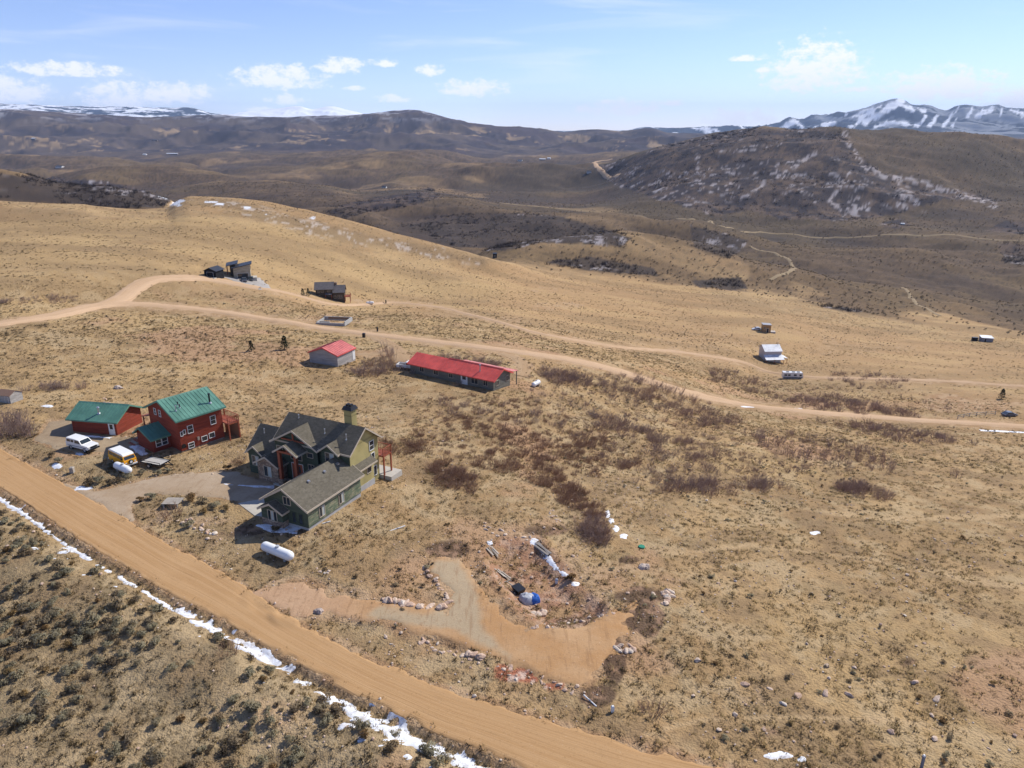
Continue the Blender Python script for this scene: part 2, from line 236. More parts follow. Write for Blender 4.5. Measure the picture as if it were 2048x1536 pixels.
d2c = near_mask(lambda x, y: np.minimum(np.minimum(line_d(x, y, TRACK_RED), line_d(x, y, TRACK_SHED)), line_d(x, y, TRACK_PORCH))); d2c[~near] = 400
flat = np.maximum(flat, sstep(26, 12, d2)); flat = np.maximum(flat, sstep(18, 8, d2b)); flat = np.maximum(flat, sstep(14, 6, d2c))
sd_pad = near_mask(lambda x, y: poly_sd(x, y, PAD), sel1); sd_pad[~sel1] = -400
sd_drv = near_mask(lambda x, y: np.maximum(poly_sd(x, y, DRIVE), poly_sd(x, y, YARD)), sel1); sd_drv[~sel1] = -400
flat = np.maximum(flat, np.maximum(sstep(-18, 0, sd_pad), sstep(-18, 0, sd_drv)))
HOUSE_FLAT = [(640, 950, 170), (370, 860, 110), (200, 855, 80), (930, 750, 120), (668, 715, 60), (487, 550, 50), (660, 590, 50), (425, 548, 30), (1545, 722, 40), (660, 640, 50)]
for hx, hy, hr in HOUSE_FLAT:
    flat = np.maximum(flat, np.where(near, sstep(hr * 1.3, hr, np.hypot(PX - hx, (PY - hy) * 1.4)), 0))
sd_pit = near_mask(lambda x, y: poly_sd(x, y, PIT), sel1); sd_pit[~sel1] = -400
# ------------------------------------------------------------------ relief
rough = 1 - flat
Z = ZB.copy()
Z += rough * (fbm(GX, GY, 9, 4, 11) * .34 + fbm(GX, GY, 30, 3, 12) * .45 * sstep(60, 130, GR))
Z += rough * fbm(GX, GY, 95, 4, 13) * 2.2 * sstep(220, 600, GR)
Z += fbm(GX, GY, 330, 5, 14, .55) * 11 * sstep(800, 2200, GR)
selk = (GR > 430) & (GR < 1500); tmpk = np.zeros(GR.shape); tmpk[selk] = fbm(GX[selk] + GY[selk] * .25, GY[selk], 170, 4, 23, .48)
Z += tmpk * 21 * sstep(1.06, 1.35, GR / CREST_R[:, None]) * sstep(1450, 1150, GR)
selv = GR > 900; tmpv = np.zeros(GR.shape); tmpv[selv] = fbm(GX[selv], GY[selv] * 1.2, 460, 5, 19, .48)
Z += tmpv * 58 * sstep(1250, 2300, GR) * sstep(4600, 3900, GR) * (1 - .75 * sstep(1180, 1350, PX) * sstep(2500, 2200, GR))
sel = GR > 1100
tmp = np.zeros(GR.shape); tmp[sel] = fbm(GX[sel] * .7 + GY[sel] * .5, GY[sel] * .6 - GX[sel] * .35, 230, 4, 15, .5, True); GULLY = tmp.copy(); hillface = sstep(1250, 1500, GR) * sstep(2600, 2100, GR) * sstep(.12, .2, TH)[:, None]
Z += tmp * 19 * hillface
sel = GR > 2800
tmp = np.zeros(GR.shape); tmp[sel] = fbm(GX[sel], GY[sel] * .7, 640, 5, 16, .52, True)
Z += tmp * (85 - 70 * sstep(5600, 6450, GR)) * sstep(3800, 5600, GR) * sstep(8500, 6800, GR)
tmp[sel] = fbm(GX[sel] + GY[sel] * .3, GY[sel] * .8, 900, 6, 18, .58, True)
Z += (tmp - .12) * 130 * sstep(9500, 11500, GR) * (1 - .82 * sstep(12600, 13450, GR)) * (.35 + .65 * sstep(1180, 1600, PX))
Z -= 1.1 * sstep(-6, 34, sd_pit) - .35 * sstep(-26, -6, sd_pit) * sstep(4, -6, sd_pit) * fbm(GX, GY, 2.2, 3, 21)
Z += .5 * sstep(-34, -16, sd_pad) * sstep(-2, -12, sd_pad) * (fbm(GX, GY, 3, 3, 22) * .7 - .1) * (1 - flat * .0)
# ditch on the left of the main road
dl = near_mask(lambda x, y: line_d(x, y, ROAD_L), sel1); dl[~sel1] = 400
below = near_mask(lambda x, y: poly_sd(x, y, ROAD_L + [(1650, 2600), (-900, 2600), (-900, 720)]), sel1); below[~sel1] = -400
left_side = sstep(0, 8, below)
Z -= .38 * left_side * sstep(34, 18, dl) * sstep(0, 14, dl)
Z += .5 * left_side * sstep(36, 75, dl) * sstep(200, 110, dl)
ii_f = np.arange(len(TH)); jj_f = np.arange(len(LR))
def ground(x, y):
    x, y = np.asarray(x, float), np.asarray(y, float)
    a = np.interp(np.arctan2(x, y), TH, ii_f); b = np.interp(np.log(np.maximum(np.hypot(x, y), 9.01)), LR, jj_f)
    i = np.minimum(a.astype(int), len(TH) - 2); j = np.minimum(b.astype(int), len(LR) - 2); fa, fb = a - i, b - j
    return (Z[i, j] * (1 - fa) + Z[i + 1, j] * fa) * (1 - fb) + (Z[i, j + 1] * (1 - fa) + Z[i + 1, j + 1] * fa) * fb
MARCH = np.exp(np.linspace(math.log(20), math.log(20000), 2600))
def hit(x, y):
    """the ground point seen at a pixel of the photograph"""
    d = px_ray(x, y); t = MARCH / math.hypot(d[0], d[1]); X, Y, ZZ = d[0] * t, d[1] * t, CAM_Z + d[2] * t
    dz = ZZ - ground(X, Y); k = np.nonzero(dz < 0)[0]
    if len(k) == 0: k = [len(MARCH) - 1]
    k = max(int(k[0]), 1); f = dz[k - 1] / (dz[k - 1] - dz[k] + 1e-9); tt = t[k - 1] + (t[k] - t[k - 1]) * f
    return Vector((d[0] * tt, d[1] * tt, float(ground(d[0] * tt, d[1] * tt))))

# ------------------------------------------------------------------ ground zones (what grows or lies where)
PX, PY = project(GX, GY, Z)
warp = fbm(GX, GY, 14, 3, 31) * 10 + fbm(GX, GY, 3, 2, 32) * 4
sage = FARZ * sstep(1050, 950, PX) + (.82 * sstep(.98, 1.16, GR / CREST_R[:, None] + fbm(GX, GY, 60, 4, 37, .6) * .22) + .18 * sstep(1.1, 1.6, GR / CREST_R[:, None] + fbm(GX, GY, 80, 3, 38, .6) * .3)) * sstep(950, 1050, PX)
sage *= 1 - .8 * np.maximum(0, sstep(35, 8, line_d(PX, PY, [(190, 348), (290, 368), (345, 392), (380, 396)])) * (GR < 900) * (GR > 560))     # golden rim of the dark hill
gp = fbm(GX, GY, 160, 3, 33)
sage *= 1 - (.42 - .25 * sstep(1500, 1750, PX)) * sstep(.1, .5, gp + .3 * sstep(60, 10, line_d(PX, PY, [(700, 412), (830, 390), (960, 405), (1100, 440), (1250, 455)])) + .6 * sstep(40, 8, line_d(PX, PY, [(1060, 505), (1130, 492), (1210, 487), (1340, 502), (1480, 540)])) * (GR < 760))
warpf = fbm(GX, GY, 120, 4, 34) * 14
brush = np.zeros(GR.shape); selb = GR > 470
for P in BRUSH:
    s = poly_sd(PX[selb], PY[selb], P) + warpf[selb] * .6; brush[selb] = np.maximum(brush[selb], sstep(-5, 6, s))
brush *= sstep(500, 540, GR) * sstep(2700, 2450, GR)
fars = sstep(3900, 4700, GR) * sstep(9500, 8000, GR)    # oak covered far ridge
mount = sstep(8200, 9500, GR)
dirt = np.maximum(sstep(-22, -2, sd_road + warp * .6) * .8, 0)
dirt = np.maximum(dirt, .55 * sstep(15, 7, d2 + warp * .3)); dirt = np.maximum(dirt, .5 * sstep(10, 5, d2b)); dirt = np.maximum(dirt, .75 * sstep(12, 4, d2c))
dirt = np.maximum(dirt, .85 * sstep(-24, 0, sd_pad + warp)); dirt = np.maximum(dirt, .8 * sstep(-12, 2, sd_drv + warp * .5)); dirt = np.maximum(dirt, .75 * sstep(-30, 0, sd_pit + warp))
def blob(x, y, rx, ry, amt): return np.where(near, amt * sstep(1.25, .5, np.hypot((PX - x) / rx, (PY - y) / ry) + warp * .035), 0)
for b in [(900, 1085, 70, 30, .5), (1130, 1110, 60, 40, .5), (300, 1040, 80, 25, .5), (430, 1050, 60, 25, .45), (680, 1190, 60, 20, .5), (1020, 640, 40, 12, .5), (1950, 812, 110, 16, .9), (1900, 800, 60, 12, .8), (640, 640, 70, 14, .7), (720, 640, 60, 12, .5), (210, 860, 90, 40, .3), (1040, 730, 40, 16, .5), (1450, 680, 260, 40, .35), (1700, 690, 200, 30, .35), (1120, 612, 70, 10, .5), (1085, 580, 40, 8, .4), (450, 1090, 60, 20, .3), (560, 1440, 160, 70, .35), (1480, 1390, 120, 30, .35), (1760, 1430, 240, 20, .3), (1230, 1000, 90, 40, .35)]:
    dirt = np.maximum(dirt, blob(*b))
dark = np.zeros(GR.shape)                                # dark broken soil
for b in [(905, 1100, 60, 22, .9), (1290, 1235, 45, 38, 1.0), (1230, 1320, 28, 60, .9), (1195, 1390, 40, 26, .9), (1150, 1240, 60, 14, .7), (1290, 1190, 70, 22, .7), (1090, 1060, 60, 14, .6), (1260, 1120, 28, 10, .7), (1800, 1325, 45, 14, .6), (600, 1060, 90, 14, .5), (480, 1060, 60, 18, .5), (1700, 800, 50, 10, .3), (470, 930, 30, 14, .6), (1560, 1480, 70, 40, .35), (900, 920, 50, 35, .5), (1170, 1010, 60, 40, .5), (1190, 1065, 40, 30, .6)]:
    dark = np.maximum(dark, blob(*b))
redrock = np.zeros(GR.shape)
for b in [(1050, 1350, 80, 22, 1.0), (1010, 1340, 30, 18, 1), (880, 1140, 20, 30, .4), (1105, 1372, 30, 12, .8)]:
    redrock = np.maximum(redrock, blob(*b))
olive = np.where(GR < 130, sstep(8, -60, sd_road) * sstep(900, 500, PX - (PY - 1000) * 1.0 + 300), 0)      # sage slope left of the road
gold = np.where(near, sstep(-.1, .5, fbm(GX, GY, 40, 3, 35) + .7 * sstep(900, 560, PY) * sstep(1000, 300, PX)), 0) * sstep(1.02, .98, GR / CREST_R[:, None])
tan = np.where(GR < 460, sstep(640, 560, np.abs(PX - 1600)) * sstep(780, 720, PY), 0)
scree = np.where((GR > 350) & (GR < 700), sstep(-6, 8, poly_sd(PX, PY, [(380, 398), (450, 402), (560, 425), (700, 462), (850, 495), (980, 520), (960, 528), (850, 512), (720, 488), (620, 470), (520, 440)]) + warp), 0)
def C(*c): return np.array(c)[None, None]
def mx(f, a, b_): f = np.clip(f, 0, 1)[..., None]; return a * (1 - f) + b_ * f
def fn(lam, o=3, seed=0, gain=.58): return fbm(GX, GY, lam, o, 200 + seed, gain) * .5 + .5
nXL, nK, nL, nM, nS = fn(700, 5, 1), fn(190, 5, 2, .62), fn(90, 4, 3), fn(14, 4, 4, .62), fn(2.2, 3, 5, .65)
nF1 = fn(.9, 2, 6)
def edge(a, n, k=.6, w=.12): return sstep(.5 - w, .5 + w, a + (n - .5) * k)
# dry bunch grass and litter
grass = mx(sstep(.3, .7, nM), C(.33, .225, .115), C(.42, .295, .155)); grass = mx(sstep(.46, .7, nS) * .7, grass, C(.30, .225, .125))
grass = mx(sstep(.45, .65, nL) * .5, grass, C(.38, .245, .12)); grass = mx(gold * .6, grass, mx(nS, C(.46, .325, .155), C(.38, .27, .135)))
grass = mx(tan * .6, grass, mx(nM, C(.44, .285, .145), C(.37, .25, .13))); grass = mx(olive * .85, grass, mx(sstep(.35, .65, nS), C(.205, .165, .10), C(.31, .235, .135)))
aniso = fbm(GX, GY * 3.2, 60, 4, 290, .6) * .5 + .5
grass = mx(sstep(.5, .66, aniso) * .55 * sstep(110, 200, GR), grass, C(.27, .19, .10)); grass = mx(sstep(.45, .3, aniso) * .4 * sstep(110, 200, GR), grass, C(.5, .36, .18))
n2 = fn(4.5, 4, 12, .7); grass = mx(sstep(.52, .68, n2) * .6 * sstep(330, 200, GR), grass, C(.235, .165, .092)); grass = mx(sstep(.46, .34, n2) * .5 * sstep(330, 200, GR), grass, C(.46, .36, .215))
bare = sstep(.6, .7, fn(26, 4, 22, .6)) * sstep(300, 200, GR) * .7; grass = mx(bare, grass, mx(nS, C(.36, .215, .12), C(.46, .305, .19)))
for ln_, w_ in (([(1290, 1470), (1400, 1440), (1560, 1435), (1800, 1442), (2060, 1485)], 9), ([(1330, 1110), (1500, 1090), (1750, 1120), (2060, 1180)], 5), ([(700, 1300), (800, 1355), (900, 1392), (1000, 1425)], 9), ([(300, 740), (520, 760), (640, 790)], 4), ([(1500, 1000), (1760, 1040), (2060, 1030)], 4)):
    grass = mx(np.where(GR < 260, sstep(w_, w_ * .3, line_d(PX, PY, ln_) + warp * .8), 0) * .6, grass, C(.50, .37, .21))
grass = grass * C(1.05, 1.0, .965)
# sage flats of the valley
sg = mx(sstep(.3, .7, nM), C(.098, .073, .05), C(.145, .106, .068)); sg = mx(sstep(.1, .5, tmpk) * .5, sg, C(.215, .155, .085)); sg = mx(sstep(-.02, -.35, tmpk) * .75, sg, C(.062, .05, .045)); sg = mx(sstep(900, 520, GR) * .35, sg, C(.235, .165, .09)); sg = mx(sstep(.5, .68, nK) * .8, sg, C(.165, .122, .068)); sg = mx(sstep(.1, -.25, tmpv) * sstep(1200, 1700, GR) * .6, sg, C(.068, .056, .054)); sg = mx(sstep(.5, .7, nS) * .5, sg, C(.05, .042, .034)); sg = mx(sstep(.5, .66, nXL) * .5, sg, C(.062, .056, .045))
sg = sg * C(1.0, .925, .87); col = mx(edge(sage, nM, .5, .34), grass, sg)
# oak brush with old snow between
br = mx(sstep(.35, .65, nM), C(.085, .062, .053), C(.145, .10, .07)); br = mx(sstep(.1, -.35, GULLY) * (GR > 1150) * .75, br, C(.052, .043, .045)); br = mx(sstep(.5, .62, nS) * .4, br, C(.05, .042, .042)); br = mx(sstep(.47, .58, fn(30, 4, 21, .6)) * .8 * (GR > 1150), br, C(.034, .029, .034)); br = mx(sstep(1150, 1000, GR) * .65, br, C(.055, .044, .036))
sn = fn(17, 5, 7, .75)
br = mx(sstep(.44, .58, nK) * sstep(.58, .68, sn) * .6 * np.where(GR > 1150, sstep(-.35, .15, GULLY), 1), br, mx(nS, C(.40, .33, .31), C(.60, .57, .58))); col = mx(edge(brush, nM, .9, .16), col, br)
rk = fn(9, 4, 24, .7)
for ln_, w_ in (([(1690, 266), (1697, 285), (1712, 312), (1728, 332), (1765, 350), (1830, 362), (1900, 384), (1990, 410)], 8), ([(1395, 312), (1398, 345)], 6), ([(1560, 288), (1500, 296), (1440, 306)], 5), ([(1640, 300), (1560, 350), (1480, 400)], 5), ([(1790, 350), (1810, 395), (1850, 425)], 6), ([(1700, 345), (1660, 400), (1690, 430)], 5)):
    sel_ = (GR > 1150) & (GR < 2400); f_ = np.zeros(GR.shape); f_[sel_] = sstep(w_, w_ * .3, line_d(PX[sel_], PY[sel_], ln_) + (nM[sel_] - .5) * 9); col = mx(f_ * sstep(.46, .58, rk) * .6, col, mx(nS, C(.48, .39, .36), C(.62, .58, .57)))
col = mx(scree * .55, col, mx(sstep(.58, .66, fn(5, 4, 8, .7)), C(.19, .135, .08), C(.50, .45, .41)))
# far ridge
k2, k3 = fn(430, 6, 9, .68), fn(130, 5, 10, .72); ZF = Z - ZB * 0
fr = mx(sstep(.38, .62, nK), C(.052, .042, .046), C(.105, .08, .065)); fr = mx(sstep(.5, .62, nXL), fr, C(.07, .052, .055))
fr = mx(sstep(.57, .62, k2) * sstep(.48, .58, k3) * sstep(130, 20, Z), fr, C(.27, .19, .115)); fr = mx(sstep(70, 220, Z) * sstep(.52, .62, k3) * .85, fr, C(.55, .54, .57)); col = mx(fars, col, fr)
# distant snowy range: dark forest, snow on open runs and tops
k4 = np.where(PX < 900, fbm(GX * .6, GY, 150, 5, 303, .62), fbm(GX * .95 + GY * .35, GY * .22 - GX * .1, 170, 4, 301, .55)) * .5 + .5; k5 = fn(650, 5, 11, .6)
hi2 = sstep(40, 430, Z); left_hills = sstep(1050, 900, PX) * sstep(430, 520, PX)
sf = sstep(1.06, 1.17, k4 * 1.5 + k5 * .4 + hi2 * .22 + left_hills * .6); mt = mx(nK, C(.02, .03, .045), C(.045, .055, .07)); sf = sf * (1 - .75 * sstep(1500, 1600, PX))
SK = [([(1490, 50), (1430, 80), (1380, 112), (1325, 145)], 20), ([(1470, 60), (1505, 75), (1545, 95)], 11), ([(1395, 72), (1345, 100), (1300, 135)], 12), ([(1330, 90), (1265, 122)], 9), ([(1005, 140), (970, 160), (935, 182)], 15), ([(1010, 140), (1050, 190)], 9), ([(1370, 168), (1450, 146), (1520, 155), (1565, 162)], 12), ([(1602, 118), (1580, 152)], 7), ([(1662, 108), (1620, 162)], 8), ([(1722, 110), (1680, 162)], 9), ([(1735, 138), (1722, 162)], 7), ([(1812, 82), (1790, 126)], 8), ([(1860, 92), (1905, 95), (1828, 118)], 8), ([(1900, 82), (1880, 106)], 7), ([(1980, 88), (2045, 112)], 9), ([(1095, 168), (1180, 150)], 7), ([(1440, 180), (1482, 202)], 8), ([(1560, 80), (1600, 100)], 6), ([(1240, 112), (1180, 150)], 6), ([(1750, 80), (1735, 100)], 6), ([(1950, 82), (1940, 120)], 6), ([(1290, 150), (1250, 175)], 6)]
selm = (GR > 9000) & (GR < 13900) & (PX > 1480); wx, wy = (PX[selm] - 1150) * 2.281, (PY[selm] - 180) * 2.281; wv = fbm(wx, wy, 26, 4, 310, .6) * 14; run = np.zeros(wx.shape)
for ln, wd_ in SK: run = np.maximum(run, sstep(wd_, wd_ * .45, line_d(wx, wy, ln) + wv))
sf[selm] = np.maximum(sf[selm], run * .95)
mt = mx(sf, mt, C(.80, .82, .86)); col = mx(mount, col, mt)
# bare earth
dt = mx(sstep(.35, .65, nS), C(.35, .21, .11), C(.46, .31, .18)); col = mx(edge(dirt, nS, .75, .18) * .88, col, dt)
pitred = sstep(-14, 8, sd_pit + warp) * .75; col = mx(pitred * sstep(.35, .6, nS + .1), col, mx(sstep(.5, .62, nF1), C(.33, .17, .105), C(.46, .30, .21)))
col = mx(edge(dark, nS, .8, .15) * .85, col, mx(sstep(.55, .66, nF1), C(.10, .062, .042), C(.28, .17, .11))); col = mx(edge(redrock, nS, .7, .15) * .85, col, mx(sstep(.5, .6, nF1), C(.36, .12, .07), C(.55, .40, .33)))
for x_, y_, rx_, ry_ in ((352, 408, 12, 5), (362, 402, 8, 3), (324, 389, 9, 4), (332, 396, 5, 3), (300, 377, 6, 2), (420, 404, 14, 2), (440, 408, 8, 2), (495, 415, 9, 3), (532, 433, 5, 5), (560, 440, 7, 2), (625, 436, 6, 2)):
    sel_ = (GR > 440) & (GR < 800); col[sel_] = mx((sstep(1.1, .8, np.hypot((PX - x_) / rx_, (PY - y_) / ry_) + (nM - .5) * 1.4) * .9)[sel_][None], col[sel_][None], C(.78, .8, .84))[0]
GROUND_COL = col
nt, nr = Z.shape
verts = np.stack([GX, GY, Z], -1).reshape(-1, 3)
idx = (np.arange(nt - 1)[:, None] * nr + np.arange(nr - 1)[None]).ravel()
quads = np.stack([idx, idx + 1, idx + nr + 1, idx + nr], -1)       # counter-clockwise from above
def fast_mesh(name, v, f, smooth=True):
    me = bpy.data.meshes.new(name); v = np.asarray(v, np.float32); f = np.asarray(f, np.int32); k = f.shape[1]
    me.vertices.add(len(v)); me.vertices.foreach_set('co', v.ravel())
    me.loops.add(f.size); me.loops.foreach_set('vertex_index', f.ravel())
    me.polygons.add(len(f)); me.polygons.foreach_set('loop_start', np.arange(0, f.size, k, dtype=np.int32))
    me.polygons.foreach_set('use_smooth', np.full(len(f), smooth)); me.update(calc_edges=True); return me

# ------------------------------------------------------------------ materials
class NG:
    def __init__(s, name):
        s.m = bpy.data.materials.new(name); s.m.use_nodes = True; s.t = s.m.node_tree; s.t.nodes.clear()
        s.out = s.t.nodes.new('ShaderNodeOutputMaterial'); s.b = s.t.nodes.new('ShaderNodeBsdfPrincipled'); s.l(s.b.outputs[0], s.out.inputs[0]); s._pos = None
    def l(s, a, b): s.t.links.new(a, b)
    def put(s, sock, v):
        if isinstance(v, bpy.types.NodeSocket): s.l(v, sock)
        elif isinstance(v, (tuple, list)): sock.default_value = tuple(v) + ((1,) if len(v) == 3 and len(sock.default_value) == 4 else ())
        else: sock.default_value = v
    def pos(s):
        if s._pos is None: s._pos = s.t.nodes.new('ShaderNodeNewGeometry').outputs['Position']
        return s._pos
    def obj(s): return s.t.nodes.new('ShaderNodeTexCoord').outputs['Object']
    def uv(s): return s.t.nodes.new('ShaderNodeUVMap').outputs[0]
    def rand(s): return s.t.nodes.new('ShaderNodeObjectInfo').outputs['Random']
    def attr(s, n): a = s.t.nodes.new('ShaderNodeAttribute'); a.attribute_name = n; return a.outputs['Fac']
    def mapping(s, v, scale=(1, 1, 1), rot=(0, 0, 0)):
        n = s.t.nodes.new('ShaderNodeMapping'); s.l(v, n.inputs[0]); n.inputs['Scale'].default_value = scale; n.inputs['Rotation'].default_value = rot; return n.outputs[0]
    def noise(s, v, scale, detail=3, rough=.55, dist=0):
        n = s.t.nodes.new('ShaderNodeTexNoise'); s.l(v, n.inputs['Vector']); n.inputs['Scale'].default_value = scale; n.inputs['Detail'].default_value = detail; n.inputs['Roughness'].default_value = rough; n.inputs['Distortion'].default_value = dist; return n.outputs[0]
    def voro(s, v, scale, feat='F1'):
        n = s.t.nodes.new('ShaderNodeTexVoronoi'); n.feature = feat; s.l(v, n.inputs['Vector']); n.inputs['Scale'].default_value = scale; return n.outputs
    def math(s, op, a, b=0.0, clamp=False):
        n = s.t.nodes.new('ShaderNodeMath'); n.operation = op; n.use_clamp = clamp; s.put(n.inputs[0], a); s.put(n.inputs[1], b); return n.outputs[0]
    def rng(s, v, a, b, c=0.0, d=1.0):
        n = s.t.nodes.new('ShaderNodeMapRange'); n.interpolation_type = 'SMOOTHSTEP'; s.put(n.inputs[0], v)
        for i, q in enumerate((a, b, c, d)): n.inputs[i + 1].default_value = q
        return n.outputs[0]
    def mix(s, f, a, b, mode='MIX'):
        n = s.t.nodes.new('ShaderNodeMix'); n.data_type = 'RGBA'; n.blend_type = mode; s.put(n.inputs[0], f); s.put(n.inputs[6], a); s.put(n.inputs[7], b); return n.outputs[2]
    def bump(s, h, strength, dist, nrm=None):
        n = s.t.nodes.new('ShaderNodeBump'); s.put(n.inputs['Height'], h); n.inputs['Strength'].default_value = strength; n.inputs['Distance'].default_value = dist
        if nrm is not None: s.l(nrm, n.inputs['Normal'])
        return n.outputs[0]
    def fin(s, col, rough=.85, nrm=None, spec=.2, metal=0.0):
        s.put(s.b.inputs['Base Color'], col); s.put(s.b.inputs['Roughness'], rough); s.b.inputs['Specular IOR Level'].default_value = spec; s.put(s.b.inputs['Metallic'], metal)
        if nrm is not None: s.l(nrm, s.b.inputs['Normal'])
        return s.m
MATS = {}
def paint(name, c, rough=.6, var=.12, scale=3.0, spec=.3, metal=0.0, bump=0.0, rand=0.0):
    """plain coloured surface with uneven tone"""
    if name in MATS: return MATS[name]
    g = NG(name); o = g.obj(); n = g.noise(o, scale, 4, .6); dark = tuple(q * (1 - var * 1.6) for q in c); light = tuple(min(1, q * (1 + var)) for q in c)
    col = g.mix(n, dark, light)
    if rand: col = g.mix(g.math('MULTIPLY', g.rand(), rand), col, tuple(q * .5 for q in c))
    MATS[name] = g.fin(col, rough, g.bump(g.noise(o, scale * 9, 2), bump, .02) if bump else None, spec, metal); return MATS[name]

def terrain_material():
    g = NG('hillside_ground'); p = g.pos(); a = g.t.nodes.new('ShaderNodeAttribute'); a.attribute_name = 'soil'; base = a.outputs['Color']
    nF = g.noise(p, 3.2, 3, .7)
    col = g.mix(g.rng(nF, .53, .70, 0, .7), base, g.mix(1.0, base, (.42, .42, .45), 'MULTIPLY'))
    col = g.mix(g.rng(nF, .38, .24, 0, .5), col, g.mix(1.0, base, (1.5, 1.55, 1.65), 'MULTIPLY'))
    return g.fin(col, .95, g.bump(nF, .75, .4), .08)
terrain_me = fast_mesh('terrain', verts, quads)
at = terrain_me.color_attributes.new('soil', 'FLOAT_COLOR', 'POINT')
at.data.foreach_set('color', np.concatenate([GROUND_COL, np.ones(GROUND_COL.shape[:2] + (1,))], -1).astype(np.float32).ravel())
terrain_me.materials.append(terrain_material())
terrain = bpy.data.objects.new('terrain', terrain_me); COL.objects.link(terrain); terrain['kind'] = 'structure'; terrain['label'] = 'rolling dry grass and sagebrush hills reaching to snowy mountains'

# ------------------------------------------------------------------ sheets lying on the ground
def struct(o, label): o['kind'] = 'structure'; o['label'] = label; return o
def link(name, me, mat, parent=None):
    if mat is not None and len(me.materials) == 0: me.materials.append(mat)
    o = bpy.data.objects.new(name, me); COL.objects.link(o)
    if parent is not None: o.parent = parent
    return o
def resample(P, n):
    P = np.asarray(P, float); s = np.concatenate([[0], np.cumsum(np.hypot(*(np.diff(P[:, :2], axis=0)).T))]); q = np.linspace(0, s[-1], n)
    return np.stack([pchip(s, P[:, k], q) for k in range(P.shape[1])], 1), q
def edge_strip(name, A, B, mat, lift=.07, seed=0, step=.7, nx=18, ragged=.5):
    """road surface between two edge lines; its margins sink unevenly into the ground"""
    wa, wb = np.array([hit(*p)[:2] for p in A]), np.array([hit(*p)[:2] for p in B])
    la = np.hypot(*np.diff(wa, axis=0).T).sum(); n = max(20, int(la / step))
    a, s = resample(wa, n); b, _ = resample(wb, n)
    return strip_mesh(name, a, b, s, mat, lift, seed, nx, ragged)
def strip_mesh(name, a, b, s, mat, lift, seed, nx, ragged, hide=.16):
    c, h = (a + b) / 2, (b - a) / 2; hw = np.hypot(h[:, 0], h[:, 1])
    t = np.concatenate([[-1.22, -1.1], np.linspace(-1, 1, nx), [1.1, 1.22]])
    V = c[:, None] + h[:, None] * t[None, :, None]
    w = (1 - np.abs(t))[None] * hw[:, None] + ragged * (fbm(V[..., 0], V[..., 1], 1.3, 4, 50 + seed, .6) - .15)     # metres inside the edge
    off = np.clip(w * .35, -hide, lift) + .012 * fbm(V[..., 0], V[..., 1], 1.2, 2, 60 + seed)
    z = ground(V[..., 0], V[..., 1]) + off
    n, k = V.shape[:2]; vv = np.concatenate([V, z[..., None]], -1).reshape(-1, 3)
    id0 = (np.arange(n - 1)[:, None] * k + np.arange(k - 1)[None]).ravel(); f = np.stack([id0, id0 + 1, id0 + k + 1, id0 + k], -1)
    e1 = vv[f[0][1]] - vv[f[0][0]]; e2 = vv[f[0][2]] - vv[f[0][0]]
    if np.cross(e1, e2)[2] < 0: f = f[:, ::-1]
    me = fast_mesh(name, vv, f); uvl = me.uv_layers.new(name='UVMap')
    uv = np.stack([np.broadcast_to(t[None] * hw.mean(), (n, k)), np.broadcast_to(s[:, None], (n, k))], -1).reshape(-1, 2)
    uvl.data.foreach_set('uv', uv[f.ravel()].astype(np.float32).ravel())
    return link(name, me, mat)
def centre_strip(name, pts, width, mat, lift=.07, seed=0, step=1.5, nx=8, ragged=.5, hide=.16):
    c = np.array([hit(*p)[:2] for p in pts]); L = np.hypot(*np.diff(c, axis=0).T).sum(); c, s = resample(c, max(12, int(L / step)))
    for _ in range(3): c[1:-1] = (c[:-2] + c[1:-1] * 2 + c[2:]) / 4
    d = np.gradient(c, axis=0); d /= np.hypot(d[:, 0], d[:, 1])[:, None]; nrm = np.stack([-d[:, 1], d[:, 0]], 1) * width / 2
    return strip_mesh(name, c - nrm, c + nrm, s, mat, lift, seed, nx, ragged, hide)
def poly_sheet(name, poly, mat, lift=.06, seed=0, cell=.45, ragged=.5, world=None, slope=.3, hide=.12, lam=2.2):
    W2 = np.array([hit(*p)[:2] for p in poly]) if world is None else np.array(world)
    lo, hi = W2.min(0) - 1.5, W2.max(0) + 1.5; xs, ys = np.arange(lo[0], hi[0], cell), np.arange(lo[1], hi[1], cell)
    X, Y = np.meshgrid(xs, ys, indexing='ij'); sdw = poly_sd(X, Y, [tuple(q) for q in W2]) + ragged * fbm(X, Y, lam, 4, 70 + seed, .6)
    off = np.clip(sdw * slope, -hide, lift) + .01 * fbm(X, Y, .9, 2, 80 + seed)
    Zs = ground(X, Y) + off; ny = len(ys); id0 = (np.arange(len(xs) - 1)[:, None] * ny + np.arange(ny - 1)[None]).ravel()
    f = np.stack([id0, id0 + ny, id0 + ny + 1, id0 + 1], -1); keep = (off.ravel()[f] > -hide + .005).any(1); f = f[keep]
    used = np.unique(f); mp = np.zeros(X.size, int); mp[used] = np.arange(len(used))
    return link(name, fast_mesh(name, np.stack([X, Y, Zs], -1).reshape(-1, 3)[used], mp[f]), mat)

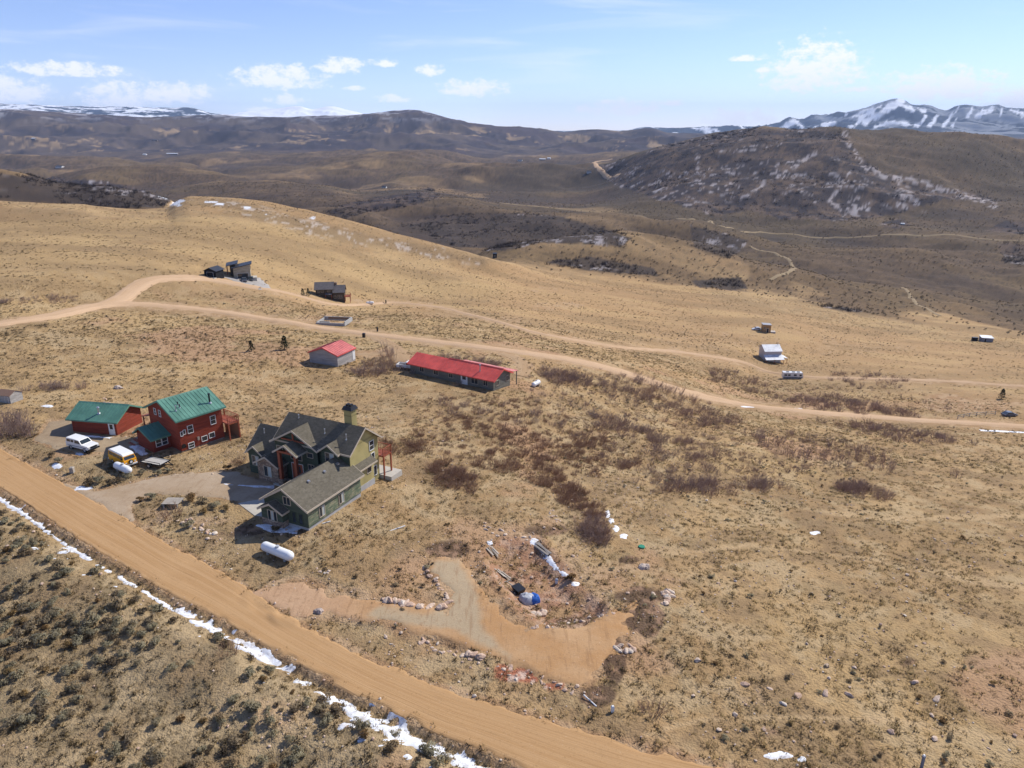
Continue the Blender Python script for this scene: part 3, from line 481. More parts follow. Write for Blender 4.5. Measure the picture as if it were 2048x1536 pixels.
def road_material(name, c1, c2, c3):
    g = NG(name); uv = g.uv(); p = g.pos()
    st = g.noise(g.mapping(uv, (.55, .012, 1)), 1.0, 4, .6); st2 = g.noise(g.mapping(uv, (3.2, .035, 1)), 1.0, 4, .65, .3); nb = g.noise(p, .12, 4, .6); nf = g.noise(p, 5, 3, .7)
    col = g.mix(g.rng(st, .3, .7), c1, c2); col = g.mix(g.rng(st2, .55, .75, 0, .5), col, c3); col = g.mix(g.rng(nb, .45, .7, 0, .5), col, c2)
    su = g.t.nodes.new('ShaderNodeSeparateXYZ'); g.l(uv, su.inputs[0]); wv = g.math('ADD', su.outputs[0], g.math('MULTIPLY', g.math('SUBTRACT', g.noise(g.mapping(uv, (.0, .03, 1)), 1.0, 3), .5), 2.2))
    rut = g.math('PINGPONG', g.math('ADD', wv, 40.0), .85); brk = g.noise(g.mapping(uv, (.4, .06, 1)), 1.0, 4, .7)
    col = g.mix(g.math('MULTIPLY', g.rng(rut, .3, .0), g.rng(brk, .4, .66, 0, .6)), col, c3); blot = g.noise(g.mapping(uv, (.5, .16, 1)), 1.0, 5, .7); col = g.mix(g.rng(blot, .55, .7, 0, .45), col, tuple(q * .75 for q in c1)); col = g.mix(g.rng(blot, .42, .3, 0, .4), col, tuple(q * 1.2 for q in c2))
    col = g.mix(g.rng(nf, .57, .72, 0, .45), col, tuple(q * .6 for q in c1)); col = g.mix(g.rng(nf, .36, .27, 0, .4), col, (.6, .45, .3))
    return g.fin(col, .95, g.bump(g.math('ADD', st2, g.math('MULTIPLY', nf, .4)), .5, .06), .1)
def earth_material(name, c1, c2, c3, grain=.6):
    g = NG(name); p = g.pos(); nb, nm, nf = g.noise(p, .16, 4, .6), g.noise(p, .9, 4, .65), g.noise(p, 6, 3, .75)
    tr = g.noise(g.mapping(p, (2.2, .25, 1), (0, 0, .9)), 1.0, 3, .6)
    col = g.mix(g.rng(nb, .35, .65), c1, c2); col = g.mix(g.rng(nm, .5, .72, 0, .6), col, c3); col = g.mix(g.rng(tr, .56, .7, 0, .4), col, c3); col = g.mix(g.rng(nf, .58, .7, 0, grain), col, tuple(q * .5 for q in c1)); col = g.mix(g.rng(nf, .36, .27, 0, grain), col, (.6, .5, .4))
    return g.fin(col, .95, g.bump(g.math('ADD', nm, g.math('MULTIPLY', nf, .5)), .5, .08), .1)
ROADMAT = road_material('orange_road_dirt', (.41, .24, .108), (.475, .295, .145), (.32, .18, .08))
ROADMAT2 = road_material('pale_road_dirt', (.47, .31, .18), (.54, .37, .23), (.39, .25, .14))
TRACKMAT = road_material('worn_track_dirt', (.34, .22, .12), (.42, .29, .17), (.25, .165, .09))
FARROAD = road_material('pale_far_road', (.27, .2, .115), (.32, .24, .145), (.2, .15, .09))
struct(edge_strip('road', ROAD_L, ROAD_R, ROADMAT, .08, 1, .4, 36, .8), 'wide orange dirt road crossing the foreground')
struct(centre_strip('road', ROAD_2, 6.2, ROADMAT2, .42, 2, 1.5, 8, .7, .35), 'pale dirt road running across the middle of the valley side')
struct(centre_strip('road', ROAD_2B, 6.0, ROADMAT2, .42, 3, 1.5, 8, .6, .3), 'dirt road bending up to the black barn')
struct(centre_strip('path', TRACK_3, 3.6, ROADMAT2, .45, 4, 2, 6, .8, .3), 'narrow dirt track below the grey house')
struct(centre_strip('path', TRACK_RED, 4.0, TRACKMAT, .1, 5, 1.2, 6, .9), 'rutted track to the red roofed house')
struct(centre_strip('path', TRACK_SHED, 3.5, TRACKMAT, .1, 6, 1.2, 6, .9), 'short track to the red roofed shed')
struct(centre_strip('path', TRACK_PORCH, 4.0, TRACKMAT, .1, 7, 1.2, 6, .9), 'track behind the red roofed house')
struct(centre_strip('road', ROAD_4, 7.0, FARROAD, 1.2, 8, 8, 6, 2.0, 1.2), 'far dirt road along the foot of the brushy hill')
struct(centre_strip('path', TRACK_5, 3.2, FARROAD, .3, 9, 4, 6, 1.0, .6), 'faint far track in the sage')
struct(centre_strip('path', TRACK_6, 4.2, FARROAD, .4, 10, 5, 6, 1.5, .8), 'curved far track in the sage')
struct(centre_strip('path', TRACK_7, 14.0, ROADMAT2, 1.5, 11, 15, 6, 3.0, 2.0), 'far road bend at the foot of the hill')
pad = struct(poly_sheet('driveway', PAD, None, .06, 1, .3, 2.0, None, .3, .12, 3.0), 'orange graded dirt pad with a grey gravel strip branching off the road')
pv = np.empty(len(pad.data.vertices) * 3); pad.data.vertices.foreach_get('co', pv); pv = pv.reshape(-1, 3); qx, qy = project(pv[:, 0], pv[:, 1], pv[:, 2])
gv = sstep(-9, 9, poly_sd(qx, qy, TONGUE) + 16 * fbm(pv[:, 0], pv[:, 1], 2.5, 4, 91, .6)); pale = sstep(820, 620, qx + 60 * fbm(pv[:, 0], pv[:, 1], 5, 3, 92)) * .7
for nm_, a_ in (('gravel', gv), ('pale', pale)): pad.data.attributes.new(nm_, 'FLOAT', 'POINT').data.foreach_set('value', a_.astype(np.float32))
g = NG('graded_pad_earth'); p_ = g.pos(); nb, nm, nf = g.noise(p_, .2, 4, .6), g.noise(p_, 1.1, 4, .65), g.noise(p_, 6, 3, .75); tr_ = g.noise(g.mapping(p_, (2.6, .22, 1), (0, 0, 1.0)), 1.0, 4, .65)
c_ = g.mix(g.rng(nb, .35, .65), (.40, .225, .10), (.45, .28, .145)); c_ = g.mix(g.attr('pale'), c_, g.mix(nm, (.50, .34, .215), (.44, .27, .165))); c_ = g.mix(g.attr('gravel'), c_, g.mix(nb, (.36, .27, .165), (.42, .325, .21)))
c_ = g.mix(g.rng(tr_, .54, .68, 0, .45), c_, (.25, .145, .075)); c_ = g.mix(g.rng(nm, .55, .72, 0, .5), c_, (.27, .165, .09)); c_ = g.mix(g.rng(nf, .56, .7, 0, .55), c_, (.2, .12, .07)); c_ = g.mix(g.rng(nf, .38, .28, 0, .5), c_, (.62, .5, .38))
pad.data.materials.clear(); pad.data.materials.append(g.fin(c_, .95, g.bump(g.math('ADD', nm, g.math('MULTIPLY', nf, .5)), .6, .09), .1))
struct(poly_sheet('driveway', DRIVE, earth_material('tan_drive_gravel', (.36, .26, .165), (.42, .32, .22), (.30, .2, .12)), .06, 3, .4, .8), 'tan gravel drive to the green house')
struct(poly_sheet('driveway', YARD, earth_material('yard_gravel', (.30, .22, .14), (.37, .28, .18), (.24, .17, .105)), .06, 4, .4, .8), 'gravel yard beside the red garage')
# ------------------------------------------------------------------ mesh kit
class MB:
    def __init__(s): s.v, s.f = [], []
    def add(s, v, f):
        k = len(s.v); s.v += [tuple(map(float, p)) for p in v]; s.f += [tuple(k + i for i in q) for q in f]; return s
    def box(s, x0, x1, y0, y1, z0, z1):
        return s.add([(x, y, z) for z in (z0, z1) for y in (y0, y1) for x in (x0, x1)], [(0, 2, 3, 1), (4, 5, 7, 6), (0, 1, 5, 4), (2, 6, 7, 3), (0, 4, 6, 2), (1, 3, 7, 5)])
    def hexa(s, p):                                     # eight points: bottom ring, top ring
        return s.add(p, [(3, 2, 1, 0), (4, 5, 6, 7), (0, 1, 5, 4), (1, 2, 6, 5), (2, 3, 7, 6), (3, 0, 4, 7)])
    def slab(s, quad, t):                               # roof plate: quad of top points, thickness downwards
        return s.hexa([(x, y, z - t) for x, y, z in quad] + list(quad))
    def prism(s, prof, y0, y1, axis='y'):               # profile (a, z) pushed along the other horizontal axis
        n = len(prof); mk = (lambda a, b, z: (a, b, z)) if axis == 'y' else (lambda a, b, z: (b, a, z))
        v = [mk(a, y0, z) for a, z in prof] + [mk(a, y1, z) for a, z in prof]
        return s.add(v, [tuple(range(n)), tuple(range(2 * n - 1, n - 1, -1))] + [(i, n + i, n + (i + 1) % n, (i + 1) % n) for i in range(n)])
    def tube(s, a, b, r0, r1=None, n=8, caps=True):
        a, b = Vector(a), Vector(b); r1 = r0 if r1 is None else r1; d = (b - a).normalized(); u = d.orthogonal().normalized(); w = d.cross(u)
        v = [a + (u * math.cos(6.2832 * i / n) + w * math.sin(6.2832 * i / n)) * r0 for i in range(n)] + [b + (u * math.cos(6.2832 * i / n) + w * math.sin(6.2832 * i / n)) * r1 for i in range(n)]
        return s.add(v, [(i, (i + 1) % n, n + (i + 1) % n, n + i) for i in range(n)] + ([tuple(range(n - 1, -1, -1)), tuple(range(n, 2 * n))] if caps else []))
    def bar(s, a, b, w, h=None):
        a, b = Vector(a), Vector(b); h = w if h is None else h; d = (b - a).normalized(); up = Vector((0, 0, 1)) if abs(d.z) < .95 else Vector((1, 0, 0)); u = d.cross(up).normalized() * w / 2; t = u.cross(d).normalized() * h / 2
        return s.hexa([a - u - t, a + u - t, a + u + t, a - u + t, b - u - t, b + u - t, b + u + t, b - u + t])
    def lathe(s, prof, n=20, axis='z'):                 # (radius, height) pairs
        k = len(prof); v = []
        for r, h in prof:
            for i in range(n):
                c, q = r * math.cos(6.2832 * i / n), r * math.sin(6.2832 * i / n); v.append((c, q, h) if axis == 'z' else (h, c, q))
        return s.add(v, [(j * n + i, j * n + (i + 1) % n, (j + 1) * n + (i + 1) % n, (j + 1) * n + i) for j in range(k - 1) for i in range(n)])
    def mesh(s, name, smooth=False):
        me = bpy.data.meshes.new(name); me.from_pydata(s.v, [], s.f); bm = bmesh.new(); bm.from_mesh(me); bmesh.ops.recalc_face_normals(bm, faces=bm.faces); bm.to_mesh(me); bm.free()
        if smooth:
            me.polygons.foreach_set('use_smooth', np.ones(len(me.polygons), bool)); me.set_sharp_from_angle(angle=R(38))
        return me
def part(name, mb, mat, parent, label=None, smooth=False):
    o = link(name, mb.mesh(name, smooth), mat, parent)
    if label: o['label'] = label
    return o
def tag(o, label, cat, group=None):
    o['label'] = label; o['category'] = cat
    if group: o['group'] = group
    return o
def thing(name, label, cat, loc, rz=0.0, group=None):
    o = bpy.data.objects.new(name, None); COL.objects.link(o); o.location = loc; o.rotation_euler = (0, 0, R(rz)); o.empty_display_size = .3; return tag(o, label, cat, group)
def children(o): return [c for c in bpy.data.objects if c.parent == o]
def copy_thing(o, loc, rz, label=None, scale=1.0):
    c = o.copy(); COL.objects.link(c); c.location = loc; c.rotation_euler = (0, 0, R(rz)); c.scale = (scale,) * 3
    if label: c['label'] = label
    for ch in o.children_recursive:
        if ch.parent == o:
            d = ch.copy(); COL.objects.link(d); d.parent = c
            for g in ch.children: e = g.copy(); COL.objects.link(e); e.parent = d
    return c
def inst(proto_me, name, mat, loc, rz, sc, label, cat, group):
    o = bpy.data.objects.new(name, proto_me); COL.objects.link(o); o.location = loc; o.rotation_euler = (random.uniform(-.08, .08), random.uniform(-.08, .08), rz); o.scale = sc if isinstance(sc, tuple) else (sc,) * 3
    return tag(o, label, cat, group)

# ------------------------------------------------------------------ plant, rock prototypes (meshes shared by their copies)
def plant_material(name, cols, rough=.8, thin=.5):
    g = NG(name); r = g.rand(); col = g.mix(g.rng(r, 0, .5), cols[0], cols[1]); col = g.mix(g.rng(r, .45, 1), col, cols[2])
    n = g.noise(g.obj(), 5.0, 2); col = g.mix(g.rng(n, .35, .7, 0, .6), col, g.mix(1.0, col, (.55, .55, .58), 'MULTIPLY'))
    m_ = g.fin(col, rough, None, .1); tr = g.t.nodes.new('ShaderNodeBsdfTranslucent'); g.l(col, tr.inputs[0]); mxs = g.t.nodes.new('ShaderNodeMixShader'); mxs.inputs[0].default_value = thin; g.l(g.b.outputs[0], mxs.inputs[1]); g.l(tr.outputs[0], mxs.inputs[2]); g.l(mxs.outputs[0], g.out.inputs[0])
    return m_
SAGE_M = plant_material('sagebrush_leaf', [(.52, .46, .31), (.44, .40, .275), (.47, .37, .245)])
DARKSAGE_M = plant_material('dark_shrub', [(.21, .165, .115), (.26, .195, .125), (.17, .14, .105)])
RABBIT_M = plant_material('dry_rabbitbrush', [(.42, .29, .135), (.34, .215, .105), (.46, .34, .175)])
TWIG_M = plant_material('bare_grey_twig', [(.54, .40, .335), (.45, .345, .30), (.56, .40, .30)])
RUST_M = plant_material('rusty_twig', [(.52, .34, .225), (.46, .31, .225), (.55, .38, .26)])
DARKTWIG_M = plant_material('dark_bare_twig', [(.10, .08, .076), (.075, .063, .064), (.14, .105, .088)])
GRASS_M = plant_material('straw_grass', [(.52, .38, .185), (.42, .305, .15), (.58, .44, .23)])
GREENGRASS_M = plant_material('olive_grass', [(.42, .315, .165), (.36, .27, .145), (.48, .355, .185)])
CONIFER_M = plant_material('conifer_needle', [(.028, .042, .022), (.035, .05, .027), (.022, .034, .02)])
def rock_material(name, cols):
    g = NG(name); o = g.obj(); r = g.rand(); col = g.mix(g.rng(r, 0, .6), cols[0], cols[1]); col = g.mix(g.rng(r, .6, 1), col, cols[2]); n = g.noise(o, 2.5, 5, .7)
    col = g.mix(g.rng(n, .35, .7, 0, .7), col, g.mix(1.0, col, (.5, .48, .46), 'MULTIPLY')); return g.fin(col, .9, g.bump(n, .6, .1), .15)
ROCK_M = rock_material('pale_sandstone', [(.66, .52, .40), (.58, .40, .29), (.70, .60, .49)])
GRANITE_M = rock_material('pinkish_granite', [(.52, .42, .35), (.42, .34, .29), (.58, .48, .40)])
def soft_normals(me, up):
    v = np.empty(len(me.vertices) * 3, np.float32); me.vertices.foreach_get('co', v); v = v.reshape(-1, 3); n = v - np.array([0, 0, up[0]]); n /= np.linalg.norm(n, axis=1)[:, None] + 1e-6; n[:, 2] += up[1]; n /= np.linalg.norm(n, axis=1)[:, None] + 1e-6
    me.polygons.foreach_set('use_smooth', np.ones(len(me.polygons), bool)); me.normals_split_custom_set_from_vertices([tuple(map(float, q)) for q in n]); return me
def leaf_bush(seed, n, leaf, h=.6, w=.5, twigs=10):
    rg = np.random.default_rng(seed); v, f = [], []
    lobes = [(rg.uniform(-.5, .5) * w, rg.uniform(-.5, .5) * w, rg.uniform(.35, .75) * h, rg.uniform(.4, .6) * w) for _ in range(5)]
    for i in range(n):
        lx, ly, lz, lr = lobes[rg.integers(5)]; d = rg.normal(size=3); d /= np.linalg.norm(d); d[2] = abs(d[2]) * .8 - .25 * rg.random(); q = np.array([lx, ly, lz]) + d * lr * rg.uniform(.55, 1.0); q[2] = max(q[2], .03)
        a = rg.normal(size=3); a[2] = abs(a[2]) + .4; a /= np.linalg.norm(a); b = np.cross(a, rg.normal(size=3)); b /= np.linalg.norm(b) + 1e-9; s = leaf * rg.uniform(.6, 1.3); k = len(v)
        v += [q - b * s * .35, q + b * s * .35, q + a * s]; f.append((k, k + 1, k + 2))
    for i in range(twigs):
        a = np.array([rg.uniform(-.1, .1), rg.uniform(-.1, .1), 0]); an = rg.uniform(0, 6.28); b = np.array([math.cos(an) * w * rg.uniform(.3, .9), math.sin(an) * w * rg.uniform(.3, .9), h * rg.uniform(.4, .9)]); s = np.array([math.sin(an), -math.cos(an), 0]) * .02; k = len(v)
        v += [a - s, a + s, b]; f.append((k, k + 1, k + 2))
    me = bpy.data.meshes.new('leaf_bush'); me.from_pydata([tuple(map(float, p)) for p in v], [], f); return soft_normals(me, (-.1, .35))
def twig_bush(seed, stems, h, w, wid=.02, sub=4, upright=.5):
    rg = np.random.default_rng(seed); v, f = [], []
    def seg(a, b, r0, r1):
        d = b - a; s = np.cross(d, [rg.normal(), rg.normal(), .3]); s /= np.linalg.norm(s) + 1e-9; t = np.cross(d, s); t /= np.linalg.norm(t) + 1e-9; k = len(v)
        ring = [s, -s * .5 + t * .87, -s * .5 - t * .87]
        for q in ring: v.append(a + q * r0)
        for q in ring: v.append(b + q * r1)
        f.extend([(k, k + 1, k + 4, k + 3), (k + 1, k + 2, k + 5, k + 4), (k + 2, k, k + 3, k + 5)])
    for i in range(stems):
        an = rg.uniform(0, 6.28); rr = w * .45 * math.sqrt(rg.random()); p = np.array([math.cos(an) * rr, math.sin(an) * rr, -.05]); hh = h * rg.uniform(.55, 1.0)
        d = np.array([math.cos(an) * (1 - upright) * rg.uniform(.3, 1.1), math.sin(an) * (1 - upright) * rg.uniform(.3, 1.1), 1.0]); d /= np.linalg.norm(d); n = 3; r = wid
        for k in range(n):
            q = p + d * hh / n; seg(p, q, r, r * .7)
            for _ in range(sub if k else 1):
                t = p + (q - p) * rg.random(); e = d + rg.normal(size=3) * .55; e[2] = abs(e[2]) * .8 + .15; e /= np.linalg.norm(e); L = hh * rg.uniform(.16, .38); seg(t, t + e * L, r * .55, r * .2)
            p = q; r *= .7; d = d + rg.normal(size=3) * .22; d[2] = max(d[2], .35); d /= np.linalg.norm(d)
    me = bpy.data.meshes.new('twig_bush'); me.from_pydata([tuple(map(float, p)) for p in v], [], f); return me
def tuft(seed, n=24, h=.24, sp=.26):
    rg = np.random.default_rng(seed); v, f = [], []
    for i in range(n):
        an = rg.uniform(0, 6.28); rr = sp * .6 * math.sqrt(rg.random()); p = np.array([math.cos(an) * rr, math.sin(an) * rr, -.03]); a2 = an + rg.normal() * .5; hh = h * rg.uniform(.5, 1); t = p + np.array([math.cos(a2) * hh * .7, math.sin(a2) * hh * .7, hh * rg.uniform(.5, 1)]); s = np.array([-math.sin(a2), math.cos(a2), 0]) * .022; k = len(v)
        v += [p - s, p + s, t]; f.append((k, k + 1, k + 2))
    me = bpy.data.meshes.new('tuft'); me.from_pydata([tuple(map(float, p)) for p in v], [], f); return soft_normals(me, (-.3, 1.0))
def rock_mesh(seed, sub=2, flat_=.7):
    rg = np.random.default_rng(seed); bm = bmesh.new(); bmesh.ops.create_icosphere(bm, subdivisions=sub, radius=.5)
    planes = [(lambda d: d / np.linalg.norm(d))(rg.normal(size=3)) for _ in range(9)]; lim = [rg.uniform(.3, .46) for _ in planes]; st = (rg.uniform(.8, 1.3), rg.uniform(.65, 1.0), flat_ * rg.uniform(.8, 1.1))
    for q in bm.verts:
        c = np.array(q.co)
        for pl, li in zip(planes, lim):
            e = c @ pl
            if e > li: c = c - pl * (e - li) * .9
        c = c * (1 + .08 * rg.normal()); q.co = (c[0] * st[0], c[1] * st[1], c[2] * st[2] + .18)
    me = bpy.data.meshes.new('rock'); bm.to_mesh(me); bm.free(); return me
def protos(fn, mat, n, *a, **k):
    out = []
    for i in range(n): me = fn(100 + i * 7 + len(bpy.data.meshes) % 97, *a, **k); me.materials.append(mat); out.append(me)
    return out
P_SAGE = protos(leaf_bush, SAGE_M, 5, 460, .12, .55, .55, 16)
P_DARK = protos(leaf_bush, DARKSAGE_M, 4, 300, .11, .5, .55, 24)
P_RABBIT = protos(leaf_bush, RABBIT_M, 3, 340, .12, .5, .45, 30)
P_SAGE_S = protos(leaf_bush, SAGE_M, 3, 46, .22, .5, .5, 4)
P_DARK_S = protos(leaf_bush, DARKSAGE_M, 3, 36, .26, .45, .5, 4)
P_TWIG = protos(twig_bush, TWIG_M, 5, 26, 1.5, 1.6, .022, 4, .35)
P_RUST = protos(twig_bush, RUST_M, 4, 40, 1.1, 1.5, .022, 4, .3)
P_TALL = protos(twig_bush, TWIG_M, 4, 9, 2.6, 1.4, .035, 3, .75)
P_FAROAK = protos(twig_bush, DARKTWIG_M, 4, 16, 3.2, 4.4, .10, 3, .3)
P_TUFT = protos(tuft, GRASS_M, 4); P_TUFT_G = protos(tuft, GREENGRASS_M, 4)
P_ROCK = protos(rock_mesh, ROCK_M, 7); P_ROCK_S = protos(rock_mesh, ROCK_M, 4, 1); P_BOULDER = protos(rock_mesh, GRANITE_M, 4, 3)

def scatter(name, label, P, pos, scl, tilt=.12):
    """one mass of very many small plants or stones"""
    n = len(pos); me = bpy.data.meshes.new(name); me.vertices.add(n); me.vertices.foreach_set('co', np.asarray(pos, np.float32).ravel())
    rot = np.stack([RNG.normal(0, tilt, n), RNG.normal(0, tilt, n), RNG.uniform(0, 6.283, n)], 1).astype(np.float32)
    me.attributes.new('rot', 'FLOAT_VECTOR', 'POINT').data.foreach_set('vector', rot.ravel()); me.attributes.new('scl', 'FLOAT', 'POINT').data.foreach_set('value', np.asarray(scl, np.float32)); me.attributes.new('kind_id', 'INT', 'POINT').data.foreach_set('value', RNG.integers(0, len(P), n).astype(np.int32))
    o = bpy.data.objects.new(name, me); COL.objects.link(o); o['kind'] = 'stuff'; o['label'] = label
    t = bpy.data.node_groups.new(name + '_spread', 'GeometryNodeTree'); t.interface.new_socket('Geometry', in_out='INPUT', socket_type='NodeSocketGeometry'); t.interface.new_socket('Geometry', in_out='OUTPUT', socket_type='NodeSocketGeometry')
    gi, go = t.nodes.new('NodeGroupInput'), t.nodes.new('NodeGroupOutput'); ip = t.nodes.new('GeometryNodeInstanceOnPoints'); jn = t.nodes.new('GeometryNodeGeometryToInstance')
    for k, pm in enumerate(P):
        po = bpy.data.objects.new(name + '_piece', pm); oi = t.nodes.new('GeometryNodeObjectInfo'); oi.inputs['Object'].default_value = po; oi.inputs['As Instance'].default_value = False; t.links.new(oi.outputs['Geometry'], jn.inputs[0])
    def na(nm, ty): a = t.nodes.new('GeometryNodeInputNamedAttribute'); a.data_type = ty; a.inputs['Name'].default_value = nm; return a.outputs['Attribute']
    t.links.new(gi.outputs[0], ip.inputs['Points']); t.links.new(jn.outputs[0], ip.inputs['Instance']); ip.inputs['Pick Instance'].default_value = True
    t.links.new(na('kind_id', 'INT'), ip.inputs['Instance Index']); t.links.new(na('scl', 'FLOAT'), ip.inputs['Scale'])
    e2r = t.nodes.new('FunctionNodeEulerToRotation'); t.links.new(na('rot', 'FLOAT_VECTOR'), e2r.inputs[0]); t.links.new(e2r.outputs[0], ip.inputs['Rotation'])
    t.links.new(ip.outputs[0], go.inputs[0]); md = o.modifiers.new('spread', 'NODES'); md.node_group = t
    return o
def rand_polar(n, r0, r1, power, a0=-47.0, a1=47.0):
    """random ground points between two distances; power 1 is even over the ground, lower thins out with distance"""
    u = RNG.random(n); e = power + 1
    r = (r0 ** e + u * (r1 ** e - r0 ** e)) ** (1 / e) if abs(e) > 1e-6 else r0 * (r1 / r0) ** u
    th = np.radians(RNG.uniform(a0, a1, n)); x, y = r * np.sin(th), r * np.cos(th); z = ground(x, y); px, py = project(x, y, z); return np.stack([x, y, z], 1), px, py, r
def grid_at(A, x, y):
    i = np.clip(np.rint(np.interp(np.arctan2(x, y), TH, ii_f)).astype(int), 0, len(TH) - 1); j = np.clip(np.rint(np.interp(np.log(np.hypot(x, y)), LR, jj_f)).astype(int), 0, len(LR) - 1); return A[i, j]
BARE = np.maximum.reduce([sstep(-2, 12, sd_road + warp), sstep(13, 7, d2), sstep(8, 4, d2b) * .9, sstep(8, 3, d2c) * .8, sstep(-4, 10, sd_pad + warp), sstep(-4, 8, sd_drv + warp)])
KEEP_OFF = []                                           # house footprints: (x, y, cos, sin, u0, u1, v0, v1)
def footprint(loc, rz, u0, u1, v0, v1): KEEP_OFF.append((loc[0], loc[1], math.cos(R(rz)), math.sin(R(rz)), u0 - .3, u1 + .3, v0 - .3, v1 + .3))
def clear_of_houses(p, margin=0.0):
    ok = np.ones(len(p), bool)
    for x, y, c, s, u0, u1, v0, v1 in KEEP_OFF:
        dx, dy = p[:, 0] - x, p[:, 1] - y; u, v = dx * c + dy * s, -dx * s + dy * c; ok &= ~((u > u0 - margin) & (u < u1 + margin) & (v > v0 - margin) & (v < v1 + margin))
    return ok
# ------------------------------------------------------------------ building materials
def siding(name, c, pitch=.2, worn=0.0, wornc=(.4, .36, .26), vertical=False, stagger=False):
    g = NG(name); o = g.obj(); sp = g.t.nodes.new('ShaderNodeSeparateXYZ'); g.l(o, sp.inputs[0])
    hgt = g.math('ADD', sp.outputs[0], sp.outputs[1]) if vertical else sp.outputs[2]
    fr = g.math('FRACT', g.math('DIVIDE', hgt, pitch)); row = g.math('FLOOR', g.math('DIVIDE', hgt, pitch)); n = g.noise(o, 1.4, 4, .65)
    rv = g.noise(g.mapping(o, (.35, .35, 1 / pitch * .7)), 1.0, 2)
    col = g.mix(g.rng(rv, .3, .7), tuple(q * .78 for q in c), tuple(min(1, q * 1.15) for q in c)); col = g.mix(g.rng(n, .55, .75, 0, .35), col, tuple(q * .6 for q in c))
    if worn: col = g.mix(g.rng(g.noise(g.mapping(o, (.8, .8, 4)), 1.0, 4, .7), .46, .62, 0, worn), col, wornc)
    line = g.rng(fr, .0, .14); col = g.mix(g.math('MULTIPLY', g.math('SUBTRACT', 1.0, line), .5), col, tuple(q * .35 for q in c))
    return g.fin(col, .8, g.bump(g.math('POWER', fr, .5), .6, .03), .2)
def shingle(name, c1, c2):
    g = NG(name); o = g.obj(); n = g.noise(o, 6.0, 2, .5); v = g.voro(g.mapping(o, (3.0, 3.0, 7.0)), 1.0)[1]; big = g.noise(o, .35, 3)
    sp = g.t.nodes.new('ShaderNodeSeparateColor'); g.l(v, sp.inputs[0]); col = g.mix(sp.outputs[0], c1, c2); col = g.mix(g.rng(big, .4, .7, 0, .35), col, tuple(q * .8 for q in c1)); col = g.mix(g.rng(n, .55, .7, 0, .4), col, tuple(q * .55 for q in c1))
    return g.fin(col, .95, g.bump(n, .4, .03), .1)
def stone_wall(name):
    g = NG(name); o = g.obj(); v = g.voro(g.mapping(o, (2.2, 2.2, 4.5)), 1.0); e = g.voro(g.mapping(o, (2.2, 2.2, 4.5)), 1.0, 'DISTANCE_TO_EDGE')[0]
    sp = g.t.nodes.new('ShaderNodeSeparateColor'); g.l(v[1], sp.inputs[0]); col = g.mix(sp.outputs[0], (.22, .15, .11), (.42, .31, .23)); col = g.mix(g.rng(e, .09, .02), col, (.16, .13, .1)); return g.fin(col, .9, g.bump(g.rng(e, 0, .1), .6, .05), .1)
M_GREENWALL = siding('dark_green_clapboard', (.075, .092, .062), .2); M_WORNWALL = siding('weathered_green_clapboard', (.15, .185, .115), .2, .75, (.38, .34, .22)); M_YELLOW = siding('olive_yellow_stucco', (.40, .335, .145), 3.0)
M_SHINGLE = shingle('brown_grey_shingle', (.115, .10, .074), (.165, .145, .11)); M_TRIM = paint('tan_trim', (.50, .42, .32), .6); M_WHITE = paint('white_trim', (.78, .77, .74), .5); M_STONE = stone_wall('stacked_stone'); M_CONC = paint('concrete', (.50, .46, .39), .9, .15, 1.2, .1); M_CONC2 = paint('grey_concrete', (.42, .41, .39), .9, .2, 1.0, .1)
M_REDLOG = siding('red_log_siding', (.25, .05, .028), .2); M_ORLOG = M_REDLOG
M_TIMBER = paint('red_brown_timber', (.33, .09, .045), .6, .2); M_BLACK = paint('black_metal', (.018, .018, .02), .4, .1); M_STEEL = paint('galvanised_steel', (.5, .5, .5), .35, .15, 3, .5, .7)
def metal_roof(name, c): g = NG(name); o = g.obj(); n = g.noise(o, .5, 5, .65); st = g.noise(g.mapping(o, (3.0, 3.0, .5)), 1.0, 4, .7); gr = sum(c) / 3; col = g.mix(g.rng(n, .3, .7), tuple(q * .8 for q in c), tuple(min(1, q * 1.15) for q in c)); col = g.mix(g.rng(st, .5, .72, 0, .35), col, tuple(q * .6 + gr * .35 for q in c)); return g.fin(col, g.rng(n, .3, .7, .38, .6), None, .3)
M_GREENROOF = metal_roof('green_metal_roof', (.10, .235, .175)); M_REDROOF = metal_roof('red_metal_roof', (.70, .11, .085)); M_WHITEROOF = metal_roof('white_metal_roof', (.72, .73, .74)); M_DARKROOF = metal_roof('charcoal_metal_roof', (.035, .038, .048))
M_GREYMETAL = siding('grey_metal_panel', (.40, .37, .34), .3, vertical=True); M_OLIVEWALL = siding('grey_green_siding', (.19, .18, .145), .22); M_BLACKWALL = siding('black_panel_siding', (.012, .013, .016), .3, vertical=True); M_TANWALL = siding('tan_panel_siding', (.42, .36, .26), .3, vertical=True)
M_BROWNWALL = siding('dark_brown_siding', (.085, .07, .05), .22); M_GREYSHINGLE = shingle('grey_shingle', (.12, .11, .11), (.18, .165, .16)); M_PLY = siding('raw_plywood', (.42, .26, .12), 1.2); M_OLDWOOD = siding('silvery_old_board', (.42, .40, .37), .18, .5, (.3, .27, .24), True)
def glass_material():
    g = NG('window_glass'); o = g.obj(); n = g.noise(o, .8, 2); return g.fin(g.mix(n, (.012, .016, .02), (.05, .06, .065)), .06, None, .6)
M_GLASS = glass_material(); M_BLIND = paint('window_blind', (.42, .45, .42), .4, .1)

